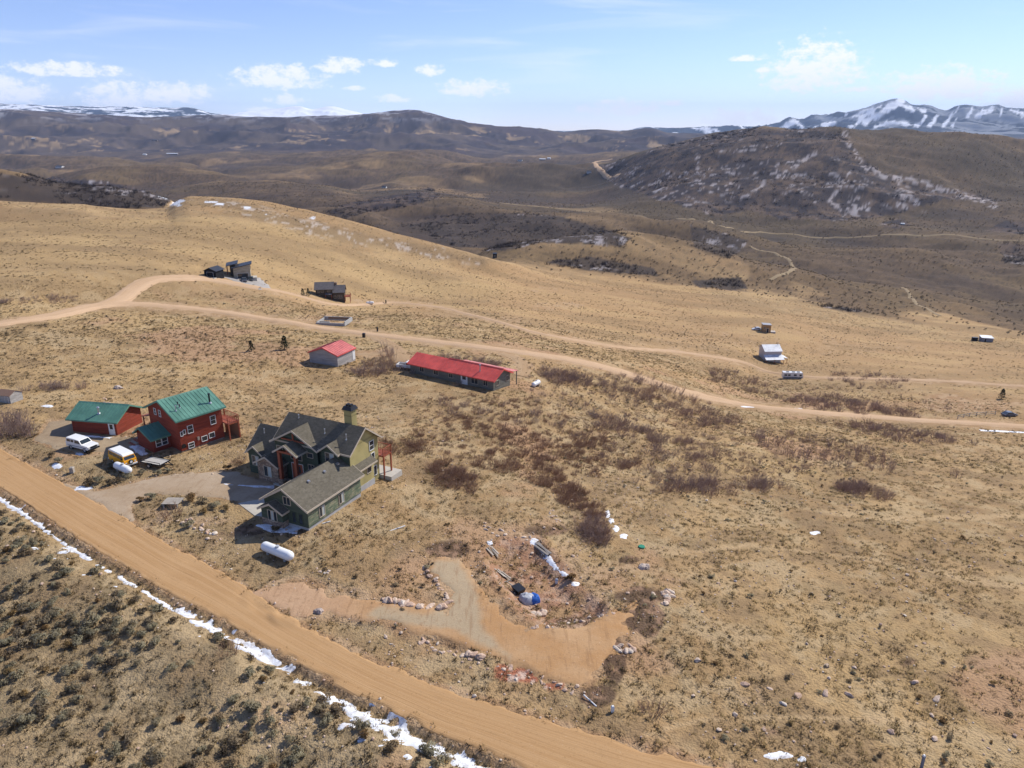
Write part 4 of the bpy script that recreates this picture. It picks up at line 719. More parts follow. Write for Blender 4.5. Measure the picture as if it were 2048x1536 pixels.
# ------------------------------------------------------------------ building kit
def facing(pos, face):
    """maps (along, up, out) on a wall to house coordinates"""
    x, y, z = pos
    return {'+u': lambda a, b, c: (x + c, y + a, z + b), '-u': lambda a, b, c: (x - c, y - a, z + b), '+v': lambda a, b, c: (x - a, y + c, z + b), '-v': lambda a, b, c: (x + a, y - c, z + b)}[face]
def fbox(mb, Pm, a0, a1, b0, b1, c0, c1):
    mb.hexa([Pm(a0, b0, c0), Pm(a1, b0, c0), Pm(a1, b0, c1), Pm(a0, b0, c1), Pm(a0, b1, c0), Pm(a1, b1, c0), Pm(a1, b1, c1), Pm(a0, b1, c1)])
def window(h, pos, face, w, ht, frame=None, mull=1, rail=0, blind=False, fr=.065, sill=False):
    Pm = facing(pos, face); mb = MB(); w2, h2 = w / 2, ht / 2
    fbox(mb, Pm, -w2 - fr, -w2, -h2 - fr, h2 + fr, .005, .07); fbox(mb, Pm, w2, w2 + fr, -h2 - fr, h2 + fr, .005, .07); fbox(mb, Pm, -w2, w2, h2, h2 + fr, .005, .07); fbox(mb, Pm, -w2, w2, -h2 - fr, -h2, .005, .09)
    for k in range(mull): a = -w2 + w * (k + 1) / (mull + 1); fbox(mb, Pm, a - .03, a + .03, -h2, h2, .005, .06)
    for k in range(rail): b = -h2 + ht * (k + 1) / (rail + 1); fbox(mb, Pm, -w2, w2, b - .025, b + .025, .005, .058)
    wnd = part('window', mb, frame or M_WHITE, h)
    for k in range(mull + 1):
        a0, a1 = -w2 + w * k / (mull + 1), -w2 + w * (k + 1) / (mull + 1); p = MB(); fbox(p, Pm, a0 + .01, a1 - .01, -h2, h2, .004, .035); part('pane', p, M_BLIND if blind and k % 2 else M_GLASS, wnd)
    return wnd
def door(h, pos, face, w, ht, mat=None, pane=True, label=None):
    Pm = facing(pos, face); mb = MB(); fbox(mb, Pm, -w / 2, w / 2, 0, ht, .005, .06); d = part('door', mb, mat or M_WHITE, h, label)
    fm = MB(); fbox(fm, Pm, -w / 2 - .08, -w / 2, 0, ht + .08, .005, .05); fbox(fm, Pm, w / 2, w / 2 + .08, 0, ht + .08, .005, .05); fbox(fm, Pm, -w / 2, w / 2, ht, ht + .08, .005, .05); part('frame', fm, M_WHITE, d)
    if pane: p = MB(); fbox(p, Pm, -w * .3, w * .3, ht * .52, ht * .9, .05, .075); part('pane', p, M_GLASS, d)
    return d
def gable_walls(h, u0, u1, v0, v1, z0, ze, zr, axis, mat, rp=None, label=None):
    if axis == 'v': rp = (u0 + u1) / 2 if rp is None else rp; mb = MB().prism([(u0, z0), (u1, z0), (u1, ze), (rp, zr), (u0, ze)], v0, v1, 'y')
    else: rp = (v0 + v1) / 2 if rp is None else rp; mb = MB().prism([(v0, z0), (v1, z0), (v1, ze), (rp, zr), (v0, ze)], u0, u1, 'x')
    return part('wall', mb, mat, h, label)
def gable_roof(h, u0, u1, v0, v1, ze, zr, axis, mat, ov=.4, rake=.35, t=.14, rp=None, seam=0.0, trim=None, v0_rake=None, v1_rake=None, sides=(0, 1)):
    """two roof slopes with their eaves; u/v limits are the walls'"""
    sw = (lambda a, b, z: (a, b, z)) if axis == 'v' else (lambda a, b, z: (b, a, z))
    a0, a1, b0, b1 = (u0, u1, v0, v1) if axis == 'v' else (v0, v1, u0, u1); rp = (a0 + a1) / 2 if rp is None else rp
    b0 -= rake if v0_rake is None else v0_rake; b1 += rake if v1_rake is None else v1_rake; out = []; lift = t + .015
    for k, ae in enumerate((a0, a1)):
        if k not in sides: continue
        sl = (zr - ze) / abs(ae - rp); sg = 1 if ae > rp else -1; ee = ae + sg * ov; zee = ze - sl * ov; gap = .004 * sg
        q = [(rp + gap, b0, zr + lift), (rp + gap, b1, zr + lift), (ee, b1, zee + lift), (ee, b0, zee + lift)]; q = [sw(*p) for p in q]
        r = part('roof_slope', MB().slab(q, t), mat, h); out.append(r)
        if seam:
            n = max(2, int((b1 - b0) / seam)); base = None
            for i in range(n + 1):
                b = b0 + .02 + (b1 - b0 - .04) * i / n; m1 = MB().bar(sw(rp + sg * .03, b, zr + lift + .015), sw(ee - sg * .01, b, zee + lift + .015), .045, .04); part('seam', m1, mat, r)
        if trim:
            fm = MB()
            for b in (b0, b1):
                s_ = -1 if b == b0 else 1; fm.hexa([sw(rp, b, zr + lift - .24), sw(ee, b, zee + lift - .24), sw(ee, b + s_ * .04, zee + lift - .24), sw(rp, b + s_ * .04, zr + lift - .24), sw(rp, b, zr + lift + .02), sw(ee, b, zee + lift + .02), sw(ee, b + s_ * .04, zee + lift + .02), sw(rp, b + s_ * .04, zr + lift + .02)])
            x0, x1 = sorted((ee + sg * .002, ee + sg * .06)); p0, p1 = sw(x0, b0 - .04, zee + lift - .22), sw(x1, b1 + .04, zee + lift + .01); fm.box(min(p0[0], p1[0]), max(p0[0], p1[0]), min(p0[1], p1[1]), max(p0[1], p1[1]), p0[2], p1[2])
            part('fascia', fm, trim, r)
    return out
def flue(h, u, v, z, ht, r=.11, mat=None, cap=True):
    mb = MB().tube((u, v, z - .5), (u, v, z + ht), r, r, 10)
    if cap: mb.tube((u, v, z + ht + .04), (u, v, z + ht + .16), r * 1.6, r * 1.2, 10)
    f = part('flue', mb, mat or M_STEEL, h, None, True); part('flashing', MB().tube((u, v, z - .1), (u, v, z + .12), r * 2.2, r * 1.2, 10), M_STEEL, f); return f
def roof_vent(h, u, v, z): part('roof_vent', MB().hexa([(u - .16, v - .18, z), (u + .16, v - .18, z - .08), (u + .16, v + .18, z - .08), (u - .16, v + .18, z), (u - .14, v - .16, z + .16), (u + .14, v - .16, z + .12), (u + .14, v + .16, z + .12), (u - .14, v + .16, z + .16)]), M_STEEL, h)
def deck(h, u0, u1, v0, v1, z, ground_z, mat, rail_sides=('u0', 'u1', 'v0', 'v1'), name='deck'):
    d = part(name, MB().box(u0, u1, v0, v1, z - .22, z), mat, h)
    for x, y in ((u0 + .08, v0 + .08), (u1 - .08, v0 + .08), (u0 + .08, v1 - .08), (u1 - .08, v1 - .08)): part('post', MB().box(x - .09, x + .09, y - .09, y + .09, ground_z, z - .222), mat, d)
    for s in rail_sides:
        a, b = {'u0': ((u0 + .05, v0), (u0 + .05, v1)), 'u1': ((u1 - .05, v0), (u1 - .05, v1)), 'v0': ((u0, v0 + .05), (u1, v0 + .05)), 'v1': ((u0, v1 - .05), (u1, v1 - .05))}[s]
        L = math.hypot(b[0] - a[0], b[1] - a[1]); mb = MB().bar((a[0], a[1], z + .98), (b[0], b[1], z + .98), .09, .06); mb.bar((a[0], a[1], z + .12), (b[0], b[1], z + .12), .05, .05); n = max(3, int(L / .28))
        for i in range(n + 1): t = i / n; mb.bar((a[0] + (b[0] - a[0]) * t, a[1] + (b[1] - a[1]) * t, z + .002), (a[0] + (b[0] - a[0]) * t, a[1] + (b[1] - a[1]) * t, z + .96), .09 if i in (0, n) else .035)
        part('railing', mb, mat, d)
    return d

# ------------------------------------------------------------------ green house with the olive gable
def green_house():
    az = -26; o = Vector((-23.58, 74.60, 0.0)); h = thing('house', 'large green and olive yellow house with brown shingle roofs, tall chimney and timber entry', 'house', o, az)
    footprint(o, az, -6.6, 0, 0, 10); footprint(o, az, -13, -1, 9.5, 16); footprint(o, az, -18.2, -13, 8, 15.2); footprint(o, az, -12.5, -6.5, 7, 10); footprint(o, az, -13, -6.5, .2, 8)
    S, T = M_SHINGLE, M_TRIM; gb = -1.2
    # garage wing
    gable_walls(h, -6.5, 0, 0, 9.9, .35, 2.8, 4.75, 'v', M_GREENWALL)
    part('wall_cladding', MB().box(.004, .05, .04, 9.86, .42, 2.78), M_WORNWALL, h, 'weathered pale green boards on the long garage wall')
    part('foundation', MB().box(-6.46, -.04, .04, 9.86, gb, .345), M_CONC2, h)
    gable_roof(h, -6.5, 0, 0, 9.9, 2.8, 4.75, 'v', S, .35, .4, .16, None, 0, T)
    for v in (2.4, 6.0): window(h, (.05, v, 1.45), '+u', .9, 1.25, T, 1, 0, True)
    window(h, (-2.9, 0, 3.25), '-v', 1.0, .95, T, 1, 0)
    for u in (-2.0, -1.0): window(h, (u, 0, 1.3), '-v', .5, 1.25, M_GREENWALL, 0, 0, True, .06)
    bump = part('wall', MB().prism([(-6.2, gb), (-3.0, gb), (-3.0, 2.1), (-4.6, 2.9), (-6.2, 2.1)], -.9, -.004), M_GREENWALL, h); part('stone_skirt', MB().box(-6.24, -2.96, -.94, -.905, gb, .8), M_STONE, bump); part('stone_skirt', MB().box(-2.995, -2.955, -.94, -.01, gb, .8), M_STONE, bump)
    gable_roof(h, -6.2, -3.0, -.9, -.01, 2.1, 2.9, 'v', S, .3, .3, .12, None, 0, T, None, 0); window(h, (-4.5, -.9, 1.35), '-v', 1.3, 1.3, T, 2, 0, True)
    for v in (3.2, 6.1, 8.6): roof_vent(h, -2.3, v, 4.42)
    door(h, (-6.5, 5.0, .35), '-u', 4.6, 2.2, M_GREENWALL, False)
    # link
    part('wall', MB().box(-5.0, -.85, 9.905, 13.9, gb, 3.0), M_YELLOW, h); part('foundation', MB().box(-4.9, -.8, 9.92, 13.95, gb - .1, .5), M_CONC2, h)
    part('roof_slope', MB().slab([(-.4, 10.33, 2.98), (-.4, 14.2, 2.98), (-1.28, 14.2, 3.55), (-1.28, 10.33, 3.55)], .14), S, h); part('fascia', MB().box(-.398, -.34, 10.33, 14.2, 2.8, 3.0), T, h); window(h, (-.85, 12.9, 2.1), '+u', .8, .8, T, 0, 0); window(h, (-2.6, 14.0, 1.2), '+v', .5, 1.4, T, 0)
    # main block
    gable_walls(h, -13, -1.3, 9.8, 15.7, gb, 5.65, 7.9, 'u', M_YELLOW, 12.75); part('wall_cladding', MB().box(-12.98, -1.32, 9.74, 9.796, .1, 5.6), M_GREENWALL, h, 'dark green boards on the entrance side')
    gable_roof(h, -13, -1.3, 9.8, 15.7, 5.65, 7.9, 'u', S, .45, .45, .18, 12.75, 0, T)
    window(h, (-1.3, 14.3, 4.9), '+u', .85, 1.2, M_WHITE, 0, 1); window(h, (-1.3, 14.75, 1.1), '+u', .6, 1.3, M_WHITE, 0); window(h, (-1.3, 14.45, 3.35), '+u', .6, .8, M_WHITE, 0)
    ch = part('chimney', MB().box(-4.3, -3.1, 12.95, 14.0, 6.6, 9.9), M_YELLOW, h); part('chimney_cap', MB().hexa([(-4.5, 12.75, 9.9), (-2.9, 12.75, 9.9), (-2.9, 14.2, 9.9), (-4.5, 14.2, 9.9), (-4.3, 12.95, 10.35), (-3.1, 12.95, 10.35), (-3.1, 14.0, 10.35), (-4.3, 14.0, 10.35)]).box(-4.1, -3.8, 13.2, 13.7, 10.35, 10.6).box(-3.6, -3.3, 13.2, 13.7, 10.35, 10.6), M_BLACK, ch)
    # cross gable over the entry
    gable_walls(h, -13.2, -6.1, 9.3, 12.6, gb, 5.4, 7.35, 'v', M_GREENWALL); gable_roof(h, -13.2, -6.1, 9.3, 12.7, 5.4, 7.35, 'v', S, .4, .5, .16, None, 0, T, None, 0)
    part('gable_truss', MB().bar((-11.6, 8.98, 6.05), (-7.7, 8.98, 6.05), .16).bar((-9.65, 8.98, 6.1), (-9.65, 8.98, 7.0), .16), M_TIMBER, h)
    for u, z, w, t in ((-7.3, 2.2, .9, 1.5), (-7.3, 4.3, .9, .6), (-12.4, 4.3, .9, .7)): window(h, (u, 9.3, z), '-v', w, t, T, 1 if t > 1 else 0)
    # entry porch
    for u in (-11.0, -8.3):
        part('porch_post', MB().box(u - .2, u + .2, 7.5, 7.9, .9, 4.7), M_TIMBER, h); part('pillar_base', MB().box(u - .35, u + .35, 7.35, 8.05, gb, .9), M_STONE, h)
    part('porch_beam', MB().box(-11.3, -8.0, 7.52, 7.88, 4.71, 5.0).bar((-9.65, 7.7, 5.0), (-9.65, 7.7, 5.8), .2), M_TIMBER, h); gable_roof(h, -11.2, -8.1, 7.5, 9.28, 5.0, 5.95, 'v', S, .4, .35, .14, None, 0, T, None, 0)
    door(h, (-9.65, 9.3, .1), '-v', 1.8, 2.5, M_TIMBER, True); window(h, (-9.65, 9.3, 3.7), '-v', 1.8, .9, T, 1)
    part('porch_floor', MB().box(-12.2, -7.0, 7.2, 9.29, gb, .1), M_CONC, h)
    # right dormer
    part('wall', MB().prism([(-5.3, gb), (-2.7, gb), (-2.7, 5.55), (-4.0, 6.45), (-5.3, 5.55)], 9.2, 10.6), M_GREENWALL, h); gable_roof(h, -5.3, -2.7, 9.2, 11.0, 5.55, 6.45, 'v', S, .3, .35, .13, None, 0, T, None, 0); window(h, (-4.0, 9.2, 4.7), '-v', 1.3, 1.2, T, 1, 0, True)
    # left wing
    gable_walls(h, -18, -13.01, 9.4, 14.9, gb, 3.1, 5.6, 'u', M_GREENWALL, 12.2); gable_roof(h, -18, -13.01, 9.4, 14.9, 3.1, 5.6, 'u', S, .4, .35, .16, 12.2, 0, T, None, 0)
    part('wall', MB().prism([(-17.7, gb), (-15.3, gb), (-15.3, 3.1), (-16.5, 4.0), (-17.7, 3.1)], 8.8, 10.2), M_GREENWALL, h); gable_roof(h, -17.7, -15.3, 8.8, 10.6, 3.1, 4.0, 'v', S, .3, .3, .12, None, 0, T, None, 0); window(h, (-16.5, 8.8, 1.9), '-v', 1.1, 1.3, T, 1, 0, True)
    st = part('wall', MB().prism([(-15.0, gb), (-11.5, gb), (-11.5, 2.6), (-13.25, 3.6), (-15.0, 2.6)], 7.6, 9.35), M_STONE, h, 'stone faced bay with a small gable'); gable_roof(h, -15.0, -11.5, 7.6, 9.4, 2.6, 3.6, 'v', S, .35, .35, .13, None, 0, T, None, 0); window(h, (-13.25, 7.6, 1.5), '-v', 1.2, 1.4, T, 1, 0, True)
    flue(h, -16.9, 11.3, 4.9, .5, .06); flue(h, -6.2, 11.2, 6.9, .5, .06); flue(h, -2.6, 11.0, 6.8, .6, .06); flue(h, -11.4, 12.3, 7.7, .4, .06)
    deck(h, -6.0, -.5, 15.72, 17.5, 2.9, gb, M_TIMBER, ('u1', 'v1'))
    part('patio', MB().box(-6, .6, 15.72, 18.2, gb, .06), M_CONC, h)
    ap = thing('driveway', 'pale concrete apron in front of the green garage', 'driveway', o, az)
    bpy.data.objects.remove(ap)
    a = link('driveway', MB().hexa([(-12.4, 1.3, -.25), (-8.3, -.1, -.25), (-6.52, .3, -.25), (-6.52, 8.0, -.25), (-12.4, 1.3, .06), (-8.3, -.1, .06), (-6.52, .3, .1), (-6.52, 8.0, .1)]).mesh('driveway'), M_CONC); a.location = o; a.rotation_euler = (0, 0, R(az)); struct(a, 'pale concrete apron beside the green garage')
green_house()

# ------------------------------------------------------------------ red log house with green metal roof, and its garage
def red_log_house():
    az = -38; o = Vector((-51.4, 95.97, 0)); h = thing('house', 'tall red log house with green metal roof, small wing and timber deck', 'house', o, az); gb = -1.6
    footprint(o, az, -4.6, 0, 0, 3.2); footprint(o, az, -5.4, 2.9, 2.4, 9.5); footprint(o, az, 3, 4.5, 6, 11)
    part('foundation', MB().box(-5.36, 2.86, 2.64, 9.36, gb, .3), M_STONE, h); gable_walls(h, -5.4, 2.9, 2.6, 9.4, .3, 5.3, 7.15, 'v', M_REDLOG, -1.2); gable_roof(h, -5.4, 2.9, 2.6, 9.4, 5.3, 7.15, 'v', M_GREENROOF, .55, .5, .1, -1.2, .55, M_GREENROOF)
    part('ridge_cap', MB().prism([(-1.45, 7.14), (-.95, 7.14), (-1.2, 7.34)], 2.1, 9.9), M_GREENROOF, h)
    part('foundation', MB().box(-4.46, -.04, .04, 2.58, gb, .2), M_STONE, h); gable_walls(h, -4.5, 0, 0, 2.595, .2, 2.35, 3.4, 'v', M_REDLOG, -2.9)
    gable_roof(h, -4.5, 0, 0, 2.59, 2.35, 3.4, 'v', M_GREENROOF, .4, .4, .1, -2.9, .5, M_GREENROOF, None, 0)
    for v in (.85, 1.75): window(h, (0, v, 1.45), '+u', .75, 1.0, M_WHITE, 0, 1)
    for v, z, w, t in ((7.9, 3.5, .75, 1.25), (4.3, 3.2, .75, 1.1), (3.35, 3.05, .3, .6), (2.95 + .0, 2.9, .3, .6), (6.2, 1.1, .8, .7), (7.4, 1.25, .8, .7), (4.1, .75, .8, .75)): window(h, (2.9, v, z), '+u', w, t, M_WHITE, 0, 1 if t > .7 else 0)
    for u in (-3.3, -1.9): window(h, (u, 2.6, 5.0), '-v', .5, .9, M_WHITE, 0, 1)
    flue(h, 2.0, 8.3, 5.9, 1.3, .13, M_BLACK); flue(h, 1.6, 3.3, 6.1, .6, .07); flue(h, .6, 4.2, 6.4, .35, .07, M_BLACK); flue(h, 1.2, 4.1, 6.2, .35, .07, M_BLACK)
    deck(h, .4, 4.3, 9.402, 11.2, 2.7, gb, M_TIMBER, ('u0', 'u1', 'v1')); part('deck_lattice', MB().box(.55, 4.15, 11.05, 11.1, gb, 2.4), paint('lattice_wood', (.30, .16, .09), .8), h)
    part('porch_roof', MB().slab([(-7.2, 2.2, 3.5), (-5.41, 2.2, 3.9), (-5.41, 5.5, 3.9), (-7.2, 5.5, 3.5)], .12), M_TIMBER, h)
    pp = deck(h, -7.1, -5.41, 2.3, 5.5, 1.0, gb, M_TIMBER, ('u0', 'v0'), 'porch')
    for v in (2.4, 5.3): part('post', MB().box(-7.05, -6.9, v - .08, v + .08, 1.002, 3.4), M_TIMBER, pp)
    part('meter_box', MB().box(2.91, 3.08, 5.1, 5.4, 1.2, 1.7), M_STEEL, h)
    az2 = -10; o2 = Vector((-60.05, 102.51, .0)); g = thing('garage', 'low red log garage with green metal roof and white side door', 'garage', o2, az2); footprint(o2, az2, -7.5, .1, 0, 6)
    gable_walls(g, -7.5, .1, 0, 5.8, -1.2, 2.5, 3.95, 'u', M_REDLOG); gable_roof(g, -7.5, .1, 0, 5.8, 2.5, 3.95, 'u', M_GREENROOF, .45, .55, .1, None, .55, M_GREENROOF); part('ridge_cap', MB().prism([(2.65, 3.95), (3.15, 3.95), (2.9, 4.14)], -8.05, .65, 'x'), M_GREENROOF, g)
    door(g, (-.75, 0, .05), '-v', .85, 2.0, M_WHITE, True, 'white half glazed side door'); flue(g, -3.3, 1.0, 3.1, .9, .14)
red_log_house()

# ------------------------------------------------------------------ the red roofed pair by the middle road
def red_roof_pair():
    az = -33; o = hit(987, 782); h = thing('house', 'long low grey green house with bright red metal roof and back porch', 'house', o, az); footprint(o, az, -22, 0, 0, 7.5); gb = -1.8
    gable_walls(h, -13.2, 0, 0, 6.0, gb, 2.3, 3.75, 'u', M_OLIVEWALL); gable_walls(h, -21.5, -13.21, 0, 6.0, gb, 2.22, 3.62, 'u', M_OLIVEWALL)
    gable_roof(h, -13.2, 0, 0, 6.0, 2.3, 3.75, 'u', M_REDROOF, .45, .5, .1, None, .8, M_REDROOF, 0); gable_roof(h, -21.5, -13.2, 0, 6.0, 2.22, 3.62, 'u', M_REDROOF, .45, .5, .1, None, .8, M_REDROOF, None, -.004)
    part('ridge_cap', MB().prism([(2.8, 3.84), (3.2, 3.84), (3.0, 3.98)], -13.2, .5, 'x'), M_REDROOF, h)
    part('porch_roof', MB().slab([(-13, 6.45, 2.42), (.5, 6.45, 2.42), (.5, 8.4, 2.15), (-13, 8.4, 2.15)], .1), metal_roof('faded_red_roof', (.62, .22, .18)), h)
    for u in (.2, -4, -8.5, -12.8): part('porch_post', MB().box(u - .08, u + .08, 8.1, 8.26, gb, 2.06), M_OLIVEWALL, h)
    for v in (1.4, 5.0): window(h, (0, v, 1.3), '+u', .9, 1.0, M_TRIM, 1)
    for u, w, t in ((-1.9, 1.0, 1.0), (-4.6, 1.6, 1.2), (-10.6, 1.0, .8), (-14.5, 1.1, 1.0), (-18.3, 1.1, 1.0)): window(h, (u, 0, 1.3), '-v', w, t, M_TRIM, 1)
    door(h, (-7.2, 0, .05), '-v', 1.5, 2.0, M_WHITE, True); flue(h, -4.2, 1.4, 3.0, 1.3, .12)
    az = -23; o = hit(676, 734); g = thing('shed', 'plain grey metal shed with red gable roof beside the middle road', 'shed', o, az); footprint(o, az, -7.6, 0, 0, 7)
    gable_walls(g, -7.4, 0, 0, 6.6, -1.5, 2.55, 3.9, 'v', M_GREYMETAL); gable_roof(g, -7.4, 0, 0, 6.6, 2.55, 3.9, 'v', metal_roof('sun_faded_red_roof', (.60, .16, .14)), .2, .2, .08, None, .7, M_REDROOF)
    door(g, (0, 6.0, .0), '+u', .8, 2.0, M_WHITE, False); door(g, (-3.7, 6.6, 0), '+v', 4.5, 2.3, M_GREYMETAL, False)
red_roof_pair()

# ------------------------------------------------------------------ far houses on the golden hill
def hill_houses():
    o = hit(421, 555); az = -12; h = thing('barn', 'small black gabled barn on the golden hillside', 'barn', o, az); h.scale = (.68, .68, .74); footprint(o, az, -4, 4, 0, 7)
    gable_walls(h, -3.4, 3.4, 0, 7, -1.5, 3.2, 4.6, 'v', M_BLACKWALL); gable_roof(h, -3.4, 3.4, 0, 7, 3.2, 4.6, 'v', M_DARKROOF, .6, .6, .12); door(h, (0, 0, .05), '-v', 3.6, 2.5, M_BLACKWALL, False)
    part('apron', MB().box(-3.6, 3.6, -2.2, -.01, -1.5, .08), M_CONC, h)
    o = hit(484, 558); az = 18; h = thing('house', 'modern tan house with black mono pitch roofs and an open garage', 'house', o, az); h.scale = (.84, .84, .9); footprint(o, az, -4.6, 4.6, 0, 9)
    part('wall', MB().prism([(-3.2, -2), (3.8, -2), (3.8, 5.9), (-3.2, 4.7)], 0, 7), M_TANWALL, h); part('roof_slope', MB().slab([(-3.9, -.8, 4.68), (4.6, -.8, 6.15), (4.6, 7.6, 6.15), (-3.9, 7.6, 4.68)], .25), M_DARKROOF, h)
    part('wall', MB().prism([(-4.6, -1), (-3.21, -1), (-3.21, 5.6), (-4.6, 5.2)], 3, 10.5), M_BROWNWALL, h); part('roof_slope', MB().slab([(-6.2, 2, 5.3), (-1.2, 2, 6.2), (-1.2, 11.2, 6.2), (-6.2, 11.2, 5.3)], .22), M_DARKROOF, h)
    for v in (2.3, 6): part('post', MB().box(-5.9, -5.7, v, v + .2, -1, 5.1), M_TIMBER, h)
    door(h, (.6, 0, .0), '-v', 4.4, 2.3, M_GLASS, False); window(h, (3.8, 1.8, 4.2), '+u', .9, 1.8, M_BLACK, 0); window(h, (3.8, 4.8, 4.2), '+u', 1.4, 1.4, M_BLACK, 1)
    part('patio', MB().box(3.82, 6.2, .2, 5, -2, .3), M_CONC, h)
    struct(poly_sheet('driveway', [(440, 552), (470, 556), (520, 556), (545, 578), (520, 580), (480, 566)], earth_material('grey_drive_gravel', (.33, .30, .27), (.38, .35, .32), (.28, .25, .22)), .2, 6, .8, 1.0, None, .3, .3), 'grey gravel drive by the tan house')
    o = hit(660, 598); az = 8; h = thing('house', 'dark brown two storey house with grey shingle roofs and stub chimney', 'house', o, az); h.scale = (.84, .84, .86); footprint(o, az, -7, 7, 0, 8)
    gable_walls(h, -6.2, 1.4, 0, 7, -2, 4.7, 7.0, 'u', M_BROWNWALL); gable_roof(h, -6.2, 1.4, 0, 7, 4.7, 7.0, 'u', M_GREYSHINGLE, .7, .6, .2, None, 0, M_BROWNWALL)
    gable_walls(h, 1.41, 6.6, -.5, 6, -2, 3.2, 5.6, 'u', M_BROWNWALL); gable_roof(h, 1.41, 6.6, -.5, 6, 3.2, 5.6, 'u', M_GREYSHINGLE, .6, .6, .2, None, 0, M_BROWNWALL, 0)
    part('chimney', MB().box(2.0, 3.3, 3.0, 4.1, 3, 6.9), M_STONE, h); part('porch_roof', MB().slab([(-1.9, -1.6, 2.3), (1.2, -1.6, 2.3), (1.2, -.02, 2.8), (-1.9, -.02, 2.8)], .15), M_GREYSHINGLE, h)
    for u in (-1.7, 1.0): part('porch_post', MB().box(u - .1, u + .1, -1.5, -1.3, -1.5, 2.2), M_TIMBER, h)
    for u, z, w in ((-4.8, 3.6, .9), (-3.2, 3.6, .9), (-.3, 3.7, 1.0), (-4.8, 1.2, .9), (2.4, .9, 1.0)): window(h, (u, 0 if u < 1.4 else -.5, z), '-v', w, 1.1, M_TRIM, 1)
    window(h, (4.6, -.5, 1.0), '-v', 1.8, 1.4, M_TRIM, 1, 1); deck(h, 6.602, 9.2, 0, 3.5, .9, -2, M_TIMBER, ('u1', 'v0', 'v1'))
    o = hit(632, 648); az = -8; h = thing('foundation', 'open concrete foundation box of an unbuilt house beside the middle road', 'foundation', o, az); h.scale = (.95, .95, .36); footprint(o, az, 0, 9.5, 0, 7)
    for n_, q in (('front_wall', (0, 9.4, 0, .35, -1, 1.3)), ('back_wall', (0, 9.4, 6.6, 6.95, -1, 2.3)), ('side_wall', (0, .35, .352, 6.598, -1, 1.5)), ('side_wall', (9.05, 9.4, .352, 6.598, -1, 2.3)), ('inner_wall', (.352, 3.6, 2.2, 2.45, -1, 1.0))): part(n_, MB().box(*q), M_CONC2, h)
    part('framing', MB().box(1.5, 8.6, 6.5, 6.59, .2, 2.2), paint('brown_plywood', (.26, .17, .11), .8), h)
hill_houses()
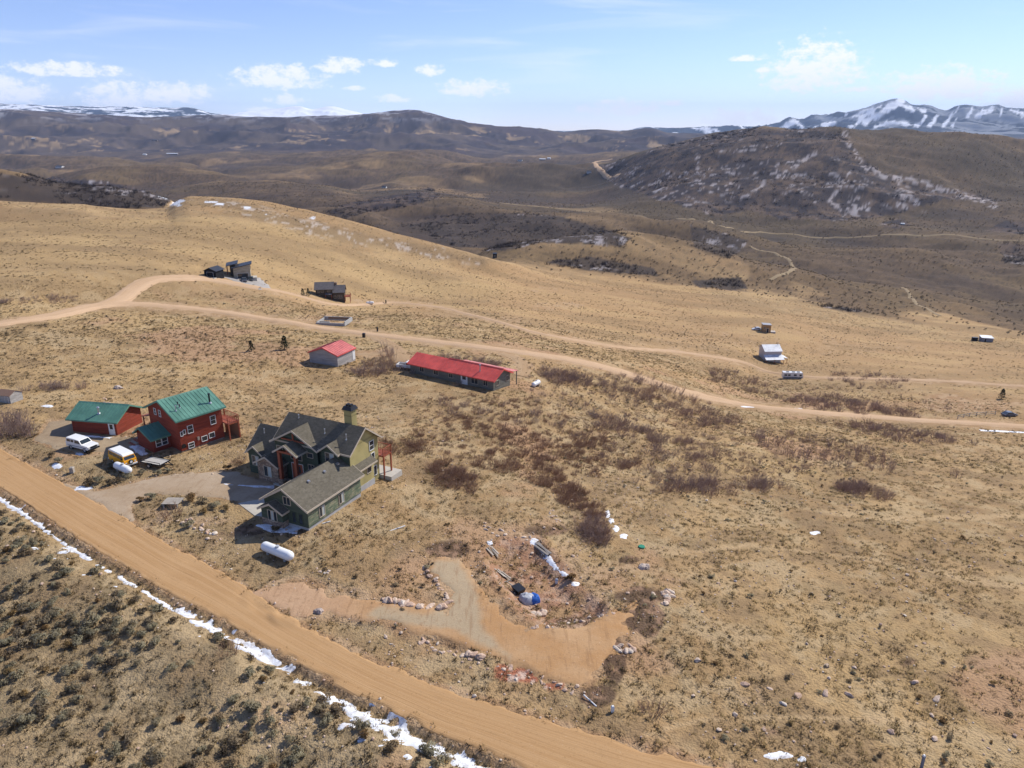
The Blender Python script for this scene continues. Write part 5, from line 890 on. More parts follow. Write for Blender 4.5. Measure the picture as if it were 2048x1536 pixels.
def far_right_houses():
    o = hit(1545, 724); az = 4; h = thing('house', 'white house with pale metal roof and lower porch roof above the parked camper', 'house', o, az); footprint(o, az, -4, 6, 0, 8)
    mb = MB().prism([(0, -2), (6.2, -2), (6.2, 5.2), (3.6, 6.4), (0, 4.6)], -3.6, 3.4, 'x'); part('wall', mb, paint('pale_siding', (.55, .52, .50), .7), h)
    part('roof_slope', MB().slab([(-3.9, -.3, 4.62), (3.7, -.3, 4.62), (3.7, 3.6, 6.6), (-3.9, 3.6, 6.6)], .12), M_WHITEROOF, h); part('roof_slope', MB().slab([(-3.9, 3.61, 6.6), (3.7, 3.61, 6.6), (3.7, 6.6, 5.2), (-3.9, 6.6, 5.2)], .12), M_WHITEROOF, h)
    part('porch_roof', MB().slab([(-4.2, -3.2, 1.9), (3.6, -3.2, 1.9), (3.6, -.02, 3.2), (-4.2, -.02, 3.2)], .1), M_WHITEROOF, h); part('side_roof', MB().slab([(3.42, -.8, 2.4), (6.0, -.8, 1.7), (6.0, 3.5, 1.7), (3.42, 3.5, 2.4)], .1), M_WHITEROOF, h)
    for u in (-4.0, -.5, 3.3): part('porch_post', MB().box(u - .07, u + .07, -3.1, -2.95, -2, 1.8), M_TIMBER, h)
    for u in (5.8,):
        for v in (-.7, 3.3): part('porch_post', MB().box(u - .06, u + .06, v, v + .12, -2, 1.65), M_TIMBER, h)
    window(h, (-2, 0, 1.0), '-v', 1.2, 1.0, M_WHITE, 1); window(h, (1, 0, 1.0), '-v', 1.2, 1.0, M_WHITE, 1); flue(h, 2.9, 3.3, 6.5, 1.0, .08)
    o = hit(1533, 665); az = -6; h = thing('cabin', 'tiny raw plywood cabin with flat roof on the bare slope', 'cabin', o, az); part('wall', MB().box(-1.9, 1.9, 0, 3.4, -1, 3.6), M_PLY, h); part('roof', MB().slab([(-2.1, -.2, 3.9), (2.1, -.2, 3.7), (2.1, 3.7, 3.7), (-2.1, 3.7, 3.9)], .15), paint('grey_roof_sheet', (.35, .35, .37), .6), h); door(h, (.4, 0, 0), '-v', .9, 2.0, M_BLACK, False); window(h, (-1.0, 0, 2.2), '-v', .6, .8, M_WHITE, 0)
    part('deck', MB().box(1.92, 4.3, .3, 2.6, -1, .35), paint('pale_deck_board', (.55, .5, .44), .8), h)
    o = hit(1974, 684); az = -14; h = thing('shed', 'small grey shed with white roof at the edge of the sage', 'shed', o, az); part('wall', MB().box(-2.9, 2.9, 0, 4.2, -1.5, 2.2), paint('grey_shed_board', (.26, .26, .28), .8), h); part('roof', MB().slab([(-3.1, -.3, 2.35), (3.1, -.3, 2.35), (3.1, 4.5, 2.75), (-3.1, 4.5, 2.75)], .14), M_WHITEROOF, h); door(h, (-1, 0, -.2), '-v', 1.0, 2.0, M_BLACK, False)
    o = hit(1950, 682); h = thing('shed', 'dark little box shed left of the white roofed shed', 'shed', o, -14); part('wall', MB().box(-1.3, 1.3, 0, 2, -1, 1.8), M_BLACKWALL, h); part('roof', MB().slab([(-1.5, -.2, 2.0), (1.5, -.2, 2.0), (1.5, 2.2, 1.85), (-1.5, 2.2, 1.85)], .1), M_DARKROOF, h)
    o = hit(990, 516); h = thing('shed', 'lone black outhouse at the foot of the golden ridge', 'shed', o, 5); part('wall', MB().box(-1.3, 1.3, 0, 2.2, -1, 2.9), M_BLACKWALL, h); part('roof', MB().slab([(-1.5, -.3, 3.0), (1.5, -.3, 3.0), (1.5, 2.5, 3.4), (-1.5, 2.5, 3.4)], .12), M_DARKROOF, h); door(h, (0, 0, 0), '-v', .9, 2.0, M_BROWNWALL, False)
    o = hit(13, 806); h = thing('shed', 'old silvery board shed with brown roof at the picture edge', 'shed', o, -15); h.scale = (.6, .6, .6); gable_walls(h, -3.2, 1.6, 0, 4, -1, 2.2, 3.2, 'u', M_OLDWOOD); gable_roof(h, -3.2, 1.6, 0, 4, 2.2, 3.2, 'u', paint('rusty_brown_roof', (.25, .15, .1), .8), .2, .2, .08); door(h, (.3, 0, .0), '-v', 1.2, 1.8, M_OLDWOOD, False)
far_right_houses()
# ------------------------------------------------------------------ vehicles
M_TYRE = paint('black_tyre', (.02, .02, .02), .85); M_RIM = paint('wheel_rim', (.55, .55, .56), .35, .1, 5, .5, .6); M_CHROME = paint('bumper_metal', (.6, .6, .62), .25, .1, 5, .5, .8)
def car_paint(name, c): return paint(name, c, .28, .05, 1.0, .5)
M_LAMP = paint('headlamp_glass', (.7, .7, .68), .15); M_TAIL = paint('tail_lamp', (.45, .02, .02), .25); M_CARGLASS = paint('vehicle_glass', (.03, .04, .045), .05, .1, 1, .6)
def halfw(z, w, tum, zw): return w / 2 - tum * max(0, z - zw)
def body_shell(prof, w, tum, zw):
    n = len(prof); v = [(x, -halfw(z, w, tum, zw), z) for x, z in prof] + [(x, halfw(z, w, tum, zw), z) for x, z in prof]
    return MB().add(v, [tuple(range(n)), tuple(range(2 * n - 1, n - 1, -1))] + [(i, n + i, n + (i + 1) % n, (i + 1) % n) for i in range(n)])
def side_pane(o, pts, w, tum, zw, mat=None, name='side_window'):
    for s in (-1, 1):
        mb = MB(); n = len(pts); v = [(x, s * (halfw(z, w, tum, zw) - .004), z) for x, z in pts] + [(x, s * (halfw(z, w, tum, zw) + .014), z) for x, z in pts]
        mb.add(v, [tuple(range(n)), tuple(range(2 * n - 1, n - 1, -1))] + [(i, n + i, n + (i + 1) % n, (i + 1) % n) for i in range(n)]); part(name, mb, mat or M_CARGLASS, o)
def cross_pane(o, a, b, w, tum, zw, inset, name, mat=None):
    (x0, z0), (x1, z1) = a, b; d = Vector((x1 - x0, 0, z1 - z0)); nrm = Vector((d.z, 0, -d.x)).normalized() * .014
    if nrm.x * (1 if 'wind' in name else 1) == 0: nrm = Vector((0, 0, .014))
    mb = MB()
    for sgn in (1, -1):
        w0, w1 = halfw(z0, w, tum, zw) - inset, halfw(z1, w, tum, zw) - inset; q = [(x0, -w0, z0), (x0, w0, z0), (x1, w1, z1), (x1, -w1, z1)]; mb.hexa([tuple(Vector(p) - nrm) for p in q] + [tuple(Vector(p) + nrm) for p in q]); break
    part(name, mb, mat or M_CARGLASS, o)
def wheels(o, xs, w, r, wd=.2):
    for x in xs:
        for s in (-1, 1):
            y = s * (w / 2 - wd * .5); t = part('wheel', MB().tube((x, y - wd / 2, r), (x, y + wd / 2, r), r, r, 18), M_TYRE, o, None, True); part('rim', MB().tube((x, y + s * wd * .4, r), (x, y + s * (wd * .5 + .015), r), r * .6, r * .5, 14), M_RIM, t)
def lamps(o, x, y, z, mat, name, r=.1):
    for s in (-1, 1): part(name, MB().box(x - .03, x + .03, s * y - r, s * y + r, z - r * .7, z + r * .7), mat, o)
def on_ground(x, y): p = hit(x, y); return p
def yellow_bus():
    p = on_ground(247, 926); o = thing('van', 'yellow bus style camper van with white roof and front spare wheel', 'van', p, -36); w, tum, zw = 1.72, .13, 1.05
    lower = [(-2.15, .35), (2.12, .35), (2.2, .55), (2.17, 1.08), (-2.17, 1.08), (-2.2, .6)]; part('body', body_shell(lower, w, 0, 9), car_paint('yellow_paint', (.82, .36, .01)), o)
    part('cabin', body_shell([(-2.16, 1.081), (2.16, 1.081), (1.86, 1.72), (-2.08, 1.72)], w - .01, tum, zw), car_paint('yellow_paint', (.82, .36, .01)), o)
    part('roof', body_shell([(-2.1, 1.721), (1.88, 1.721), (1.74, 1.88), (1.4, 1.97), (-1.75, 1.97), (-2.03, 1.86)], w - .02, tum, zw), car_paint('white_roof_paint', (.82, .81, .78)), o)
    for a, b in ((-1.95, -1.05), (-.95, .0), (.1, .85), (.98, 1.72)): side_pane(o, [(a, 1.18), (b + (.08 if b > 1.6 else 0), 1.18), (b - (.1 if b > 1.6 else 0), 1.62), (a, 1.62)], w, tum, zw)
    cross_pane(o, (2.10, 1.2), (1.92, 1.62), w, tum, zw, .1, 'windscreen'); cross_pane(o, (-2.16, 1.25), (-2.1, 1.62), w, tum, zw, .2, 'rear_window')
    sp = part('spare_wheel', MB().tube((2.19, 0, .82), (2.36, 0, .82), .31, .31, 18), M_TYRE, o, None, True); part('rim', MB().tube((2.35, 0, .82), (2.375, 0, .82), .2, .17, 14), M_WHITE, sp)
    lamps(o, 2.21, .62, .78, M_LAMP, 'headlight', .1); lamps(o, -2.21, .72, .8, M_TAIL, 'tail_light', .07); part('bumper', MB().box(2.14, 2.32, -.86, .86, .38, .55), M_WHITE, o); part('bumper', MB().box(-2.32, -2.14, -.86, .86, .38, .55), M_WHITE, o); wheels(o, (-1.2, 1.25), w, .33)
    part('mirror', MB().box(1.75, 1.85, -1.08, -.88, 1.3, 1.5).box(1.75, 1.85, .88, 1.08, 1.3, 1.5), M_BLACK, o)
def truck_profile(): return [(-2.3, .5), (2.25, .5), (2.3, .65), (2.28, .98), (2.2, 1.04), (.95, 1.12), (-2.3, 1.12)]
def white_suv():
    p = on_ground(167, 898); o = thing('pickup', 'white pickup with topper parked on the gravel yard by the red garage', 'pickup', p, -24); w, tum, zw = 1.75, .16, 1.1; m_ = car_paint('white_paint', (.78, .77, .73))
    part('body', body_shell(truck_profile(), w, 0, 9), m_, o); part('cabin', body_shell([(-2.28, 1.121), (1.0, 1.121), (.45, 1.68), (-.5, 1.76), (-2.2, 1.78)], w - .02, tum, zw), m_, o)
    for a, b in ((-2.1, -1.35), (-1.25, -.65)): side_pane(o, [(a, 1.24), (b, 1.24), (b, 1.6), (a, 1.6)], w - .02, tum, zw)
    side_pane(o, [(-.45, 1.2), (.72, 1.2), (.36, 1.6), (-.45, 1.64)], w - .02, tum, zw); cross_pane(o, (.95, 1.17), (.5, 1.63), w - .02, tum, zw, .1, 'windscreen'); cross_pane(o, (-2.29, 1.2), (-2.22, 1.65), w - .02, tum, zw, .15, 'rear_window')
    part('grille', MB().box(2.28, 2.33, -.5, .5, .68, .92), M_BLACK, o); lamps(o, 2.3, .68, .82, M_LAMP, 'headlight', .12); lamps(o, -2.3, .8, .85, M_TAIL, 'tail_light', .07); part('bumper', MB().box(2.25, 2.42, -.88, .88, .42, .62), M_BLACK, o); part('bumper', MB().box(-2.42, -2.26, -.86, .86, .45, .62), M_CHROME, o); wheels(o, (-1.4, 1.45), w, .38, .24)
    part('side_stripe', MB().box(-2.0, 1.9, -w / 2 - .012, -w / 2 + .01, .72, .8).box(-2.0, 1.9, w / 2 - .01, w / 2 + .012, .72, .8), paint('grey_stripe', (.2, .2, .22), .4), o)
def white_pickup():
    p = on_ground(818, 738); o = thing('pickup', 'white open bed pickup parked at the end of the red roofed house', 'pickup', p, -16); w, tum, zw = 1.85, .15, 1.1; m_ = car_paint('white_paint', (.78, .77, .73))
    part('body', body_shell([(-.5, .5), (2.55, .5), (2.6, .7), (2.55, 1.05), (1.3, 1.14), (-.5, 1.14)], w, 0, 9), m_, o); part('cabin', body_shell([(-.48, 1.141), (1.3, 1.141), (.8, 1.72), (-.4, 1.75)], w - .02, tum, zw), m_, o)
    part('bed', MB().box(-2.6, -.52, -w / 2, w / 2, .5, .72).box(-2.6, -.52, -w / 2, -w / 2 + .08, .722, 1.14).box(-2.6, -.52, w / 2 - .08, w / 2, .722, 1.14).box(-2.6, -2.52, -w / 2 + .082, w / 2 - .082, .722, 1.14), m_, o)
    side_pane(o, [(-.3, 1.22), (.98, 1.22), (.68, 1.62), (-.3, 1.64)], w - .02, tum, zw); cross_pane(o, (1.24, 1.2), (.86, 1.66), w - .02, tum, zw, .1, 'windscreen'); lamps(o, 2.58, .7, .85, M_LAMP, 'headlight', .12); part('bumper', MB().box(2.55, 2.72, -.9, .9, .45, .65), M_BLACK, o); part('bumper', MB().box(-2.74, -2.61, -.9, .9, .5, .66), M_BLACK, o); wheels(o, (-1.6, 1.7), w, .4, .26)
def small_car(px, py, rz, c, label, name='car'):
    o = thing(name, label, 'car', on_ground(px, py), rz); w, tum, zw = 1.75, .25, .9; m_ = paint('car_paint_%d' % (abs(hash(c)) % 999), c, .3, .05, 1, .5)
    part('body', body_shell([(-2.1, .3), (2.1, .3), (2.15, .6), (1.1, .92), (-1.5, .95), (-2.15, .85)], w, 0, 9), m_, o); part('cabin', body_shell([(-1.85, .951), (1.0, .921), (.3, 1.42), (-1.1, 1.45)], w - .04, tum, zw), m_, o)
    side_pane(o, [(-1.5, 1.0), (.7, 1.0), (.22, 1.36), (-1.05, 1.38)], w - .04, tum, zw); cross_pane(o, (.92, .98), (.36, 1.38), w - .04, tum, zw, .1, 'windscreen'); lamps(o, 2.12, .6, .55, M_LAMP, 'headlight', .12); lamps(o, -2.13, .65, .7, M_TAIL, 'tail_light', .1); wheels(o, (-1.3, 1.3), w, .32)
def camper():
    o = thing('camper', 'long white motorhome parked below the white house', 'camper', on_ground(1584, 757), -4); o.scale = (.84, .84, .84); w = 2.5; m_ = car_paint('camper_white', (.74, .73, .70))
    part('body', body_shell([(-4.3, .45), (4.1, .45), (4.35, 1.0), (4.25, 1.9), (3.9, 3.0), (-4.3, 3.05)], w, .04, 1.5), m_, o); part('side_band', MB().box(-4.2, 4.0, -w / 2 - .02, -w / 2 + .005, .55, 1.15).box(-4.2, 4.0, w / 2 - .005, w / 2 + .02, .55, 1.15), paint('camper_band', (.24, .23, .22), .5), o)
    for a, b in ((-3.8, -2.6), (-2.2, -1.2), (.2, 1.4), (2.6, 3.6)): side_pane(o, [(a, 1.55), (b, 1.55), (b, 2.3), (a, 2.3)], w, .04, 1.5)
    part('door', MB().box(1.7, 2.3, -w / 2 - .02, -w / 2 + .01, .6, 2.4), m_, o); cross_pane(o, (4.26, 1.75), (4.02, 2.7), w, .04, 1.5, .12, 'windscreen'); lamps(o, 4.33, .95, .9, M_LAMP, 'headlight', .14)
    for x in (-2.2, .3, 2.4): part('roof_unit', MB().box(x - .5, x + .5, -.45, .45, 3.03, 3.3), paint('roof_unit_grey', (.3, .3, .31), .6), o)
    wheels(o, (-2.0, 2.9), w, .42, .3)
def utility_trailer():
    o = thing('trailer', 'black flatbed utility trailer with pale deck beside the yellow van', 'trailer', on_ground(314, 930), -20)
    part('frame', MB().box(-1.9, 1.6, -1.0, -.9, .5, .64).box(-1.9, 1.6, .9, 1.0, .5, .64).box(-1.9, -1.8, -.898, .898, .5, .64).box(1.5, 1.6, -.898, .898, .5, .64).bar((1.55, -.5, .55), (2.9, 0, .5), .1).bar((1.55, .5, .55), (2.9, 0, .5), .1), M_BLACK, o)
    for k in range(7): y = -.86 + k * .247; part('plank', MB().box(-1.79, 1.49, y, y + .22, .56, .61), paint('grey_plank', (.5, .47, .42), .8), o)
    part('rail', MB().bar((-1.85, -.95, .9), (1.55, -.95, .9), .06).bar((-1.85, .95, .9), (1.55, .95, .9), .06).bar((-1.85, -.95, .64), (-1.85, -.95, .9), .06).bar((1.55, -.95, .64), (1.55, -.95, .9), .06).bar((-1.85, .95, .64), (-1.85, .95, .9), .06).bar((1.55, .95, .64), (1.55, .95, .9), .06), M_BLACK, o); wheels(o, (-.2,), 2.5, .34, .2)
    for s in (-1, 1): part('mudguard', MB().box(-.65, .25, s * 1.13 - .12, s * 1.13 + .12, .7, .75), M_BLACK, o)
yellow_bus(); white_suv(); white_pickup(); camper(); utility_trailer()
small_car(489, 563, -70, (.06, .065, .08), 'dark grey car parked at the open garage of the tan house'); small_car(502, 561, -75, (.03, .032, .036), 'black car right of the grey one outside the tan house')
small_car(1513, 660, 175, (.60, .62, .64), 'pale silver car beside the plywood cabin'); small_car(2018, 832, 10, (.10, .12, .16), 'dark car by the road with scrap around it'); small_car(557, 936 - 500 + 150, 0, (.3, .3, .3), 'x') if False else None

# ------------------------------------------------------------------ tanks and small fittings
def gas_tank(px, py, rz, L, r, label, zoff=0.0):
    o = thing('propane_tank', label, 'tank', on_ground(px, py), rz, 'white propane tanks'); pr = [(.001, -L / 2)] + [(r * math.cos(a), -L / 2 + r - r * math.sin(a)) for a in (1.2, .9, .6, .3, 0)] + [(r * math.cos(a), L / 2 - r + r * math.sin(a)) for a in (0, .3, .6, .9, 1.2)] + [(.001, L / 2)]
    mb = MB().lathe(pr, 24, 'x'); mb.v = [(x, y, z + r + .22) for x, y, z in mb.v]; part('shell', mb, paint('white_tank_paint', (.80, .80, .79), .4, .06, .6), o, None, True)
    for x in (-L * .28, L * .28): part('foot', MB().box(x - .12, x + .12, -r * .6, r * .6, -.4, .3), paint('tank_saddle', (.4, .38, .36), .8), o)
    part('dome_lid', MB().tube((.1, 0, 2 * r + .18), (.1, 0, 2 * r + .38), .24, .2, 14), paint('tank_lid_grey', (.45, .46, .48), .5), o, None, True)
gas_tank(556, 1114, -31, 4.7, .54, 'long white propane tank lying in the grass in front of the green garage'); gas_tank(247, 945, -34, 3.7, .5, 'white propane tank in front of the yellow van')
gas_tank(1072, 773, 58, 2.9, .5, 'white propane tank beside the porch end of the red roofed house'); gas_tank(740, 609, 14, 3.2, .5, 'white propane tank right of the dark brown house')
def planks_thing(name, label, cat, px, py, rz, n, L, w, t, mat, gap=.03, lift=.0, legs=0.0):
    o = thing(name, label, cat, on_ground(px, py), rz)
    for k in range(n):
        y = (k - n / 2) * (w + gap); part('plank', MB().box(-L / 2 + random.uniform(-.04, .04), L / 2 + random.uniform(-.04, .04), y, y + w, lift, lift + t), mat, o)
    if legs:
        for x in (-L * .4, L * .4): part('beam', MB().box(x - .08, x + .08, -n / 2 * (w + gap), n / 2 * (w + gap), lift - .16, lift - .002), M_OLDWOOD, o)
        for x in (-L * .4, L * .4):
            for y in (-1, 1): part('leg', MB().box(x - .07, x + .07, y * n / 2 * (w + gap) * .85 - .07, y * n / 2 * (w + gap) * .85 + .07, -.3, lift - .162), M_OLDWOOD, o)
    return o
M_GREYBOARD = paint('silver_grey_board', (.40, .35, .29), .85, .25, 2.0); M_BROWNBOARD = paint('brown_board', (.30, .22, .15), .85, .25, 2.0)
planks_thing('platform', 'square grey plank platform among the shrubs by the gravel drive', 'platform', 347, 1010, -2, 9, 2.1, .17, .05, M_GREYBOARD, .02, .55, 1)
def steps():
    o = thing('steps', 'timber garden steps below the red log house porch', 'steps', on_ground(262, 890), -38)
    for k in range(4): part('step', MB().box(-.9, .9, k * .42, k * .42 + .38, -.4, .12 + k * .16), M_GREYBOARD if k % 2 else M_TIMBER, o)
steps()
def lumber(px, py, rz, n, L, label):
    o = thing('lumber_pile', label, 'lumber', on_ground(px, py), rz, 'lumber piles in the dug out pit')
    q0 = o.location; e_ = .8; nv = Vector((float(ground(q0.x - e_, q0.y) - ground(q0.x + e_, q0.y)), float(ground(q0.x, q0.y - e_) - ground(q0.x, q0.y + e_)), 2 * e_)).normalized(); o.rotation_euler = (Vector((0, 0, 1)).rotation_difference(nv).to_matrix() @ Matrix.Rotation(R(rz), 3, 'Z')).to_euler()
    for k in range(n):
        a = random.uniform(-.12, .12); y = random.uniform(-.55, .55); z = .03 + .07 * (k % 3); L2 = L * random.uniform(.6, 1); x = random.uniform(-.4, .4); c, s = math.cos(a) * L2 / 2, math.sin(a) * L2 / 2; part('plank', MB().bar((x - c, y - s, z), (x + c, y + s, z + random.uniform(-.03, .1)), .2, .05), M_GREYBOARD if k % 3 else M_BROWNBOARD, o)
lumber(1088, 1100, -62, 9, 3.4, 'heap of long grey boards beside the snow in the pit'); lumber(985, 1105, -50, 5, 1.8, 'few short boards on the left bank of the pit'); lumber(1005, 1150, -48, 6, 2.4, 'weathered boards on the bank above the black cart')
def tarp_heap():
    o = thing('tarp_heap', 'heap under a crumpled silver and blue tarpaulin in the pit', 'tarp', on_ground(1057, 1203), 0); rg = np.random.default_rng(5)
    def dome(x0, y0, rx, ry, hh, mat, nm, seed):
        n, k = 20, 8; v = []; f = []
        for j in range(k + 1):
            for i in range(n):
                a = 6.2832 * i / n; t = j / k; q = 1 + .10 * math.sin(a * 3 + seed) + .07 * math.sin(a * 7 + seed * 2) * (1 - t) ; cr = math.cos(t * 1.5) ** .6; v.append((x0 + rx * cr * q * math.cos(a), y0 + ry * cr * q * math.sin(a), hh * math.sin(t * 1.5) + .04 * rg.normal() * (t > .1) - .1))
        f = [(j * n + i, j * n + (i + 1) % n, (j + 1) * n + (i + 1) % n, (j + 1) * n + i) for j in range(k) for i in range(n)]; f.append(tuple(range(k * n, k * n + n))); part(nm, MB().add(v, f), mat, o, None, True)
    dome(-.15, 0, .95, .8, .95, paint('silver_tarp', (.46, .47, .50), .5, .35, 3.0), 'silver_tarp', 1); dome(.55, .1, .62, .72, .88, paint('blue_tarp', (.03, .13, .48), .45, .3, 3.0), 'blue_tarp', 2)
tarp_heap()
def cart():
    o = thing('cart', 'black dump cart with long drawbar beside the tarpaulin', 'cart', on_ground(1037, 1186), 125)
    part('tub', MB().hexa([(-.5, -.4, .25), (.5, -.4, .25), (.5, .4, .25), (-.5, .4, .25), (-.65, -.5, .7), (.65, -.5, .7), (.65, .5, .7), (-.65, .5, .7)]), M_BLACK, o); part('drawbar', MB().bar((.5, 0, .35), (2.2, 0, .2), .09).bar((2.2, -.3, .2), (2.2, .3, .2), .07), M_GREYBOARD, o); wheels(o, (-.1,), 1.15, .25, .12)
cart()
def lid():
    p = on_ground(1283, 1095); o = thing('septic_lid', 'round green septic lid on the bare slope', 'lid', p); part('riser', MB().tube((0, 0, -.3), (0, 0, .12), .36, .36, 18), paint('dark_green_plastic', (.02, .12, .07), .5), o, None, True); part('cover', MB().tube((0, 0, .12), (0, 0, .2), .42, .36, 18), paint('green_plastic', (.03, .25, .14), .45), o, None, True)
lid()
def pedestal(px, py, label, ht, w, mat, mat2, nm='utility_post'):
    o = thing(nm, label, 'post', on_ground(px, py), random.uniform(-20, 20)); part('body', MB().box(-w / 2, w / 2, -w / 2, w / 2, -.3, ht), mat, o); part('cap', MB().hexa([(-w * .6, -w * .6, ht), (w * .6, -w * .6, ht), (w * .6, w * .6, ht), (-w * .6, w * .6, ht), (-w * .35, -w * .35, ht + .12), (w * .35, -w * .35, ht + .12), (w * .35, w * .35, ht + .12), (-w * .35, w * .35, ht + .12)]), mat2, o)
M_BLUEGREY = paint('blue_grey_post', (.16, .18, .24), .6)
pedestal(1843, 1535, 'slim pale and blue marker post in the lower corner grass', 1.1, .16, M_BLUEGREY, M_WHITE); pedestal(1225, 1424, 'short white marker post beside the orange pad tip', .5, .22, M_WHITE, M_WHITE); pedestal(1113, 1166, 'white bucket shaped post in the pit', .4, .3, M_WHITE, M_STEEL)
pedestal(728, 675, 'dark utility box above the grey shed', 1.1, .7, M_BLACK, M_BLACK, 'utility_box'); pedestal(755, 663, 'dark mailbox post across the road from the grey shed', 1.2, .35, M_BLACK, M_BLACK, 'mailbox'); pedestal(145, 1005 - 60, 'small grey board marker by the main road verge', .7, .5, M_GREYBOARD, M_GREYBOARD, 'marker')
def pole(px, py, rz, L, label): o = thing('pipe', label, 'pipe', on_ground(px, py), rz); part('tube', MB().tube((-L / 2, 0, .08), (L / 2, 0, .1), .06, .06, 10), M_WHITE, o, None, True); part('coupling', MB().tube((-.1, 0, .09), (.1, 0, .09), .08, .08, 10), M_STEEL, o)
pole(1180, 1403, -55, 1.6, 'white pipe lying below the tip of the orange pad'); pole(795, 1058, 35, 2.0, 'thin pale pole lying in the grass right of the green garage'); pole(653, 1046, 31, 1.0, 'short white pipe at the foot of the garage wall')
def grill():
    o = thing('grill', 'black barbecue grill by the corner of the red log house', 'grill', on_ground(366, 902), -38); part('firebox', MB().hexa([(-.5, -.3, .6), (.5, -.3, .6), (.5, .3, .6), (-.5, .3, .6), (-.55, -.35, .9), (.55, -.35, .9), (.55, .35, .9), (-.55, .35, .9)]), M_BLACK, o); part('lid', MB().prism([(-.35, .902), (.35, .902), (.25, 1.15), (0, 1.25), (-.25, 1.15)], -.55, .55, 'x'), M_BLACK, o)
    for x in (-.45, .45):
        for y in (-.25, .25): part('leg', MB().box(x - .03, x + .03, y - .03, y + .03, -.2, .598), M_STEEL, o)
grill()
def fence_line(pts, n, label):
    P, _ = resample(np.array([hit(*p)[:] for p in pts]), n)
    o = thing('fence', label, 'fence', tuple(P[0]), 0)
    for p in P:
        q = p - P[0]; q[2] = float(ground(p[0], p[1])) - P[0][2]; part('post', MB().box(q[0] - .07, q[0] + .07, q[1] - .07, q[1] + .07, q[2] - .3, q[2] + 1.25), M_OLDWOOD, o)
    mb = MB(); Q = [(p[0] - P[0][0], p[1] - P[0][1], float(ground(p[0], p[1])) - P[0][2]) for p in P]
    for z in (.5, 1.05):
        for a, b in zip(Q[:-1], Q[1:]): mb.bar((a[0], a[1], a[2] + z), (b[0], b[1], b[2] + z), .06, .1)
    part('rail', mb, M_OLDWOOD, o)
fence_line([(1915, 838), (1950, 832), (1990, 830)], 6, 'rough grey rail fence beside the road scrap')
# trees ------------------------------------------------------------
def conifer(px, py, ht, label, seed):
    o = thing('conifer', label, 'tree', on_ground(px, py), 0, 'small dark conifers'); part('trunk', MB().tube((0, 0, -.3), (0, 0, ht * .95), ht * .035, .01, 7), paint('conifer_bark', (.10, .07, .05), .9), o); rg = np.random.default_rng(seed); v, f = [], []
    for i in range(420):
        t = rg.random() ** .8; z = ht * (.1 + .9 * t); rr = ht * .3 * (1 - t) ** .8 * rg.uniform(.3, 1.08); a = rg.uniform(0, 6.28); p = np.array([math.cos(a) * rr, math.sin(a) * rr, z]); d = np.array([math.cos(a), math.sin(a), -.35]); s = ht * .1 * rg.uniform(.6, 1.3); sd_ = np.array([-math.sin(a), math.cos(a), rg.normal() * .4]) * s * .45; k = len(v); v += [tuple(p - sd_), tuple(p + sd_), tuple(p + d * s + np.array([0, 0, s * .2]))]; f.append((k, k + 1, k + 2))
    me = bpy.data.meshes.new('crown'); me.from_pydata(v, [], f); link('crown', me, CONIFER_M, o)
conifer(503, 703, 2.6, 'shorter dark conifer left of the grey shed', 1); conifer(570, 700, 3.4, 'taller dark conifer near the grey shed', 2); conifer(606, 592, 2.8, 'left one of two conifers by the dark brown house', 3); conifer(617, 592, 3.0, 'right one of two conifers by the dark brown house', 4); conifer(2003, 798, 3.6, 'lone conifer on the slope above the far road', 5); conifer(772, 607, 1.6, 'low dark evergreen bush right of the brown house tank', 6)
# far farm buildings ----------------------------------------------
M_FARWHITE = paint('far_white_wall', (.6, .58, .55), .8); M_FARDARK = paint('far_dark_wall', (.16, .13, .11), .8)
for k, (px, py, w, d, hh, wm, lab) in enumerate([(68, 279, 22, 14, 9, M_FARDARK, 'dark farmhouse high on the far left slope'), (120, 335, 24, 12, 6, M_FARWHITE, 'pale building in the far left valley'), (290, 310, 18, 12, 6, M_FARWHITE, 'small white building at the foot of the far ridge'), (310, 282, 36, 12, 7, M_FARDARK, 'long dark building on the far tan clearing'), (345, 309, 60, 14, 7, M_FARDARK, 'very long dark barn at the foot of the far ridge'), (769, 376, 11, 8, 5, M_FARWHITE, 'white roofed farm building alone in the mid valley'), (1085, 320, 30, 16, 7, M_FARDARK, 'dark barn in the far red earth village'), (1040, 322, 22, 14, 7, M_FARWHITE, 'pale barn in the far red earth village'), (1098, 318, 16, 12, 7, M_FARWHITE, 'small pale house right of the far dark barn'), (1178, 345, 12, 9, 5, M_FARWHITE, 'white building by the far road bend'), (1805, 449, 5, 3, 2.2, M_FARWHITE, 'tiny pale trailer on the sage flat under the brushy hill')]):
    o = thing('building', lab, 'building', on_ground(px, py), random.uniform(-15, 15)); gable_walls(o, -w / 2, w / 2, -d / 2, d / 2, -3, hh * .6, hh, 'u', wm); gable_roof(o, -w / 2, w / 2, -d / 2, d / 2, hh * .6, hh, 'u', M_DARKROOF if k % 2 else M_WHITEROOF, .4, .4, .3)
    for u in (-.25, .25): part('window', MB().box(w * u - .7, w * u + .7, -d / 2 - .06, -d / 2 + .02, hh * .2, hh * .45), M_GLASS, o)
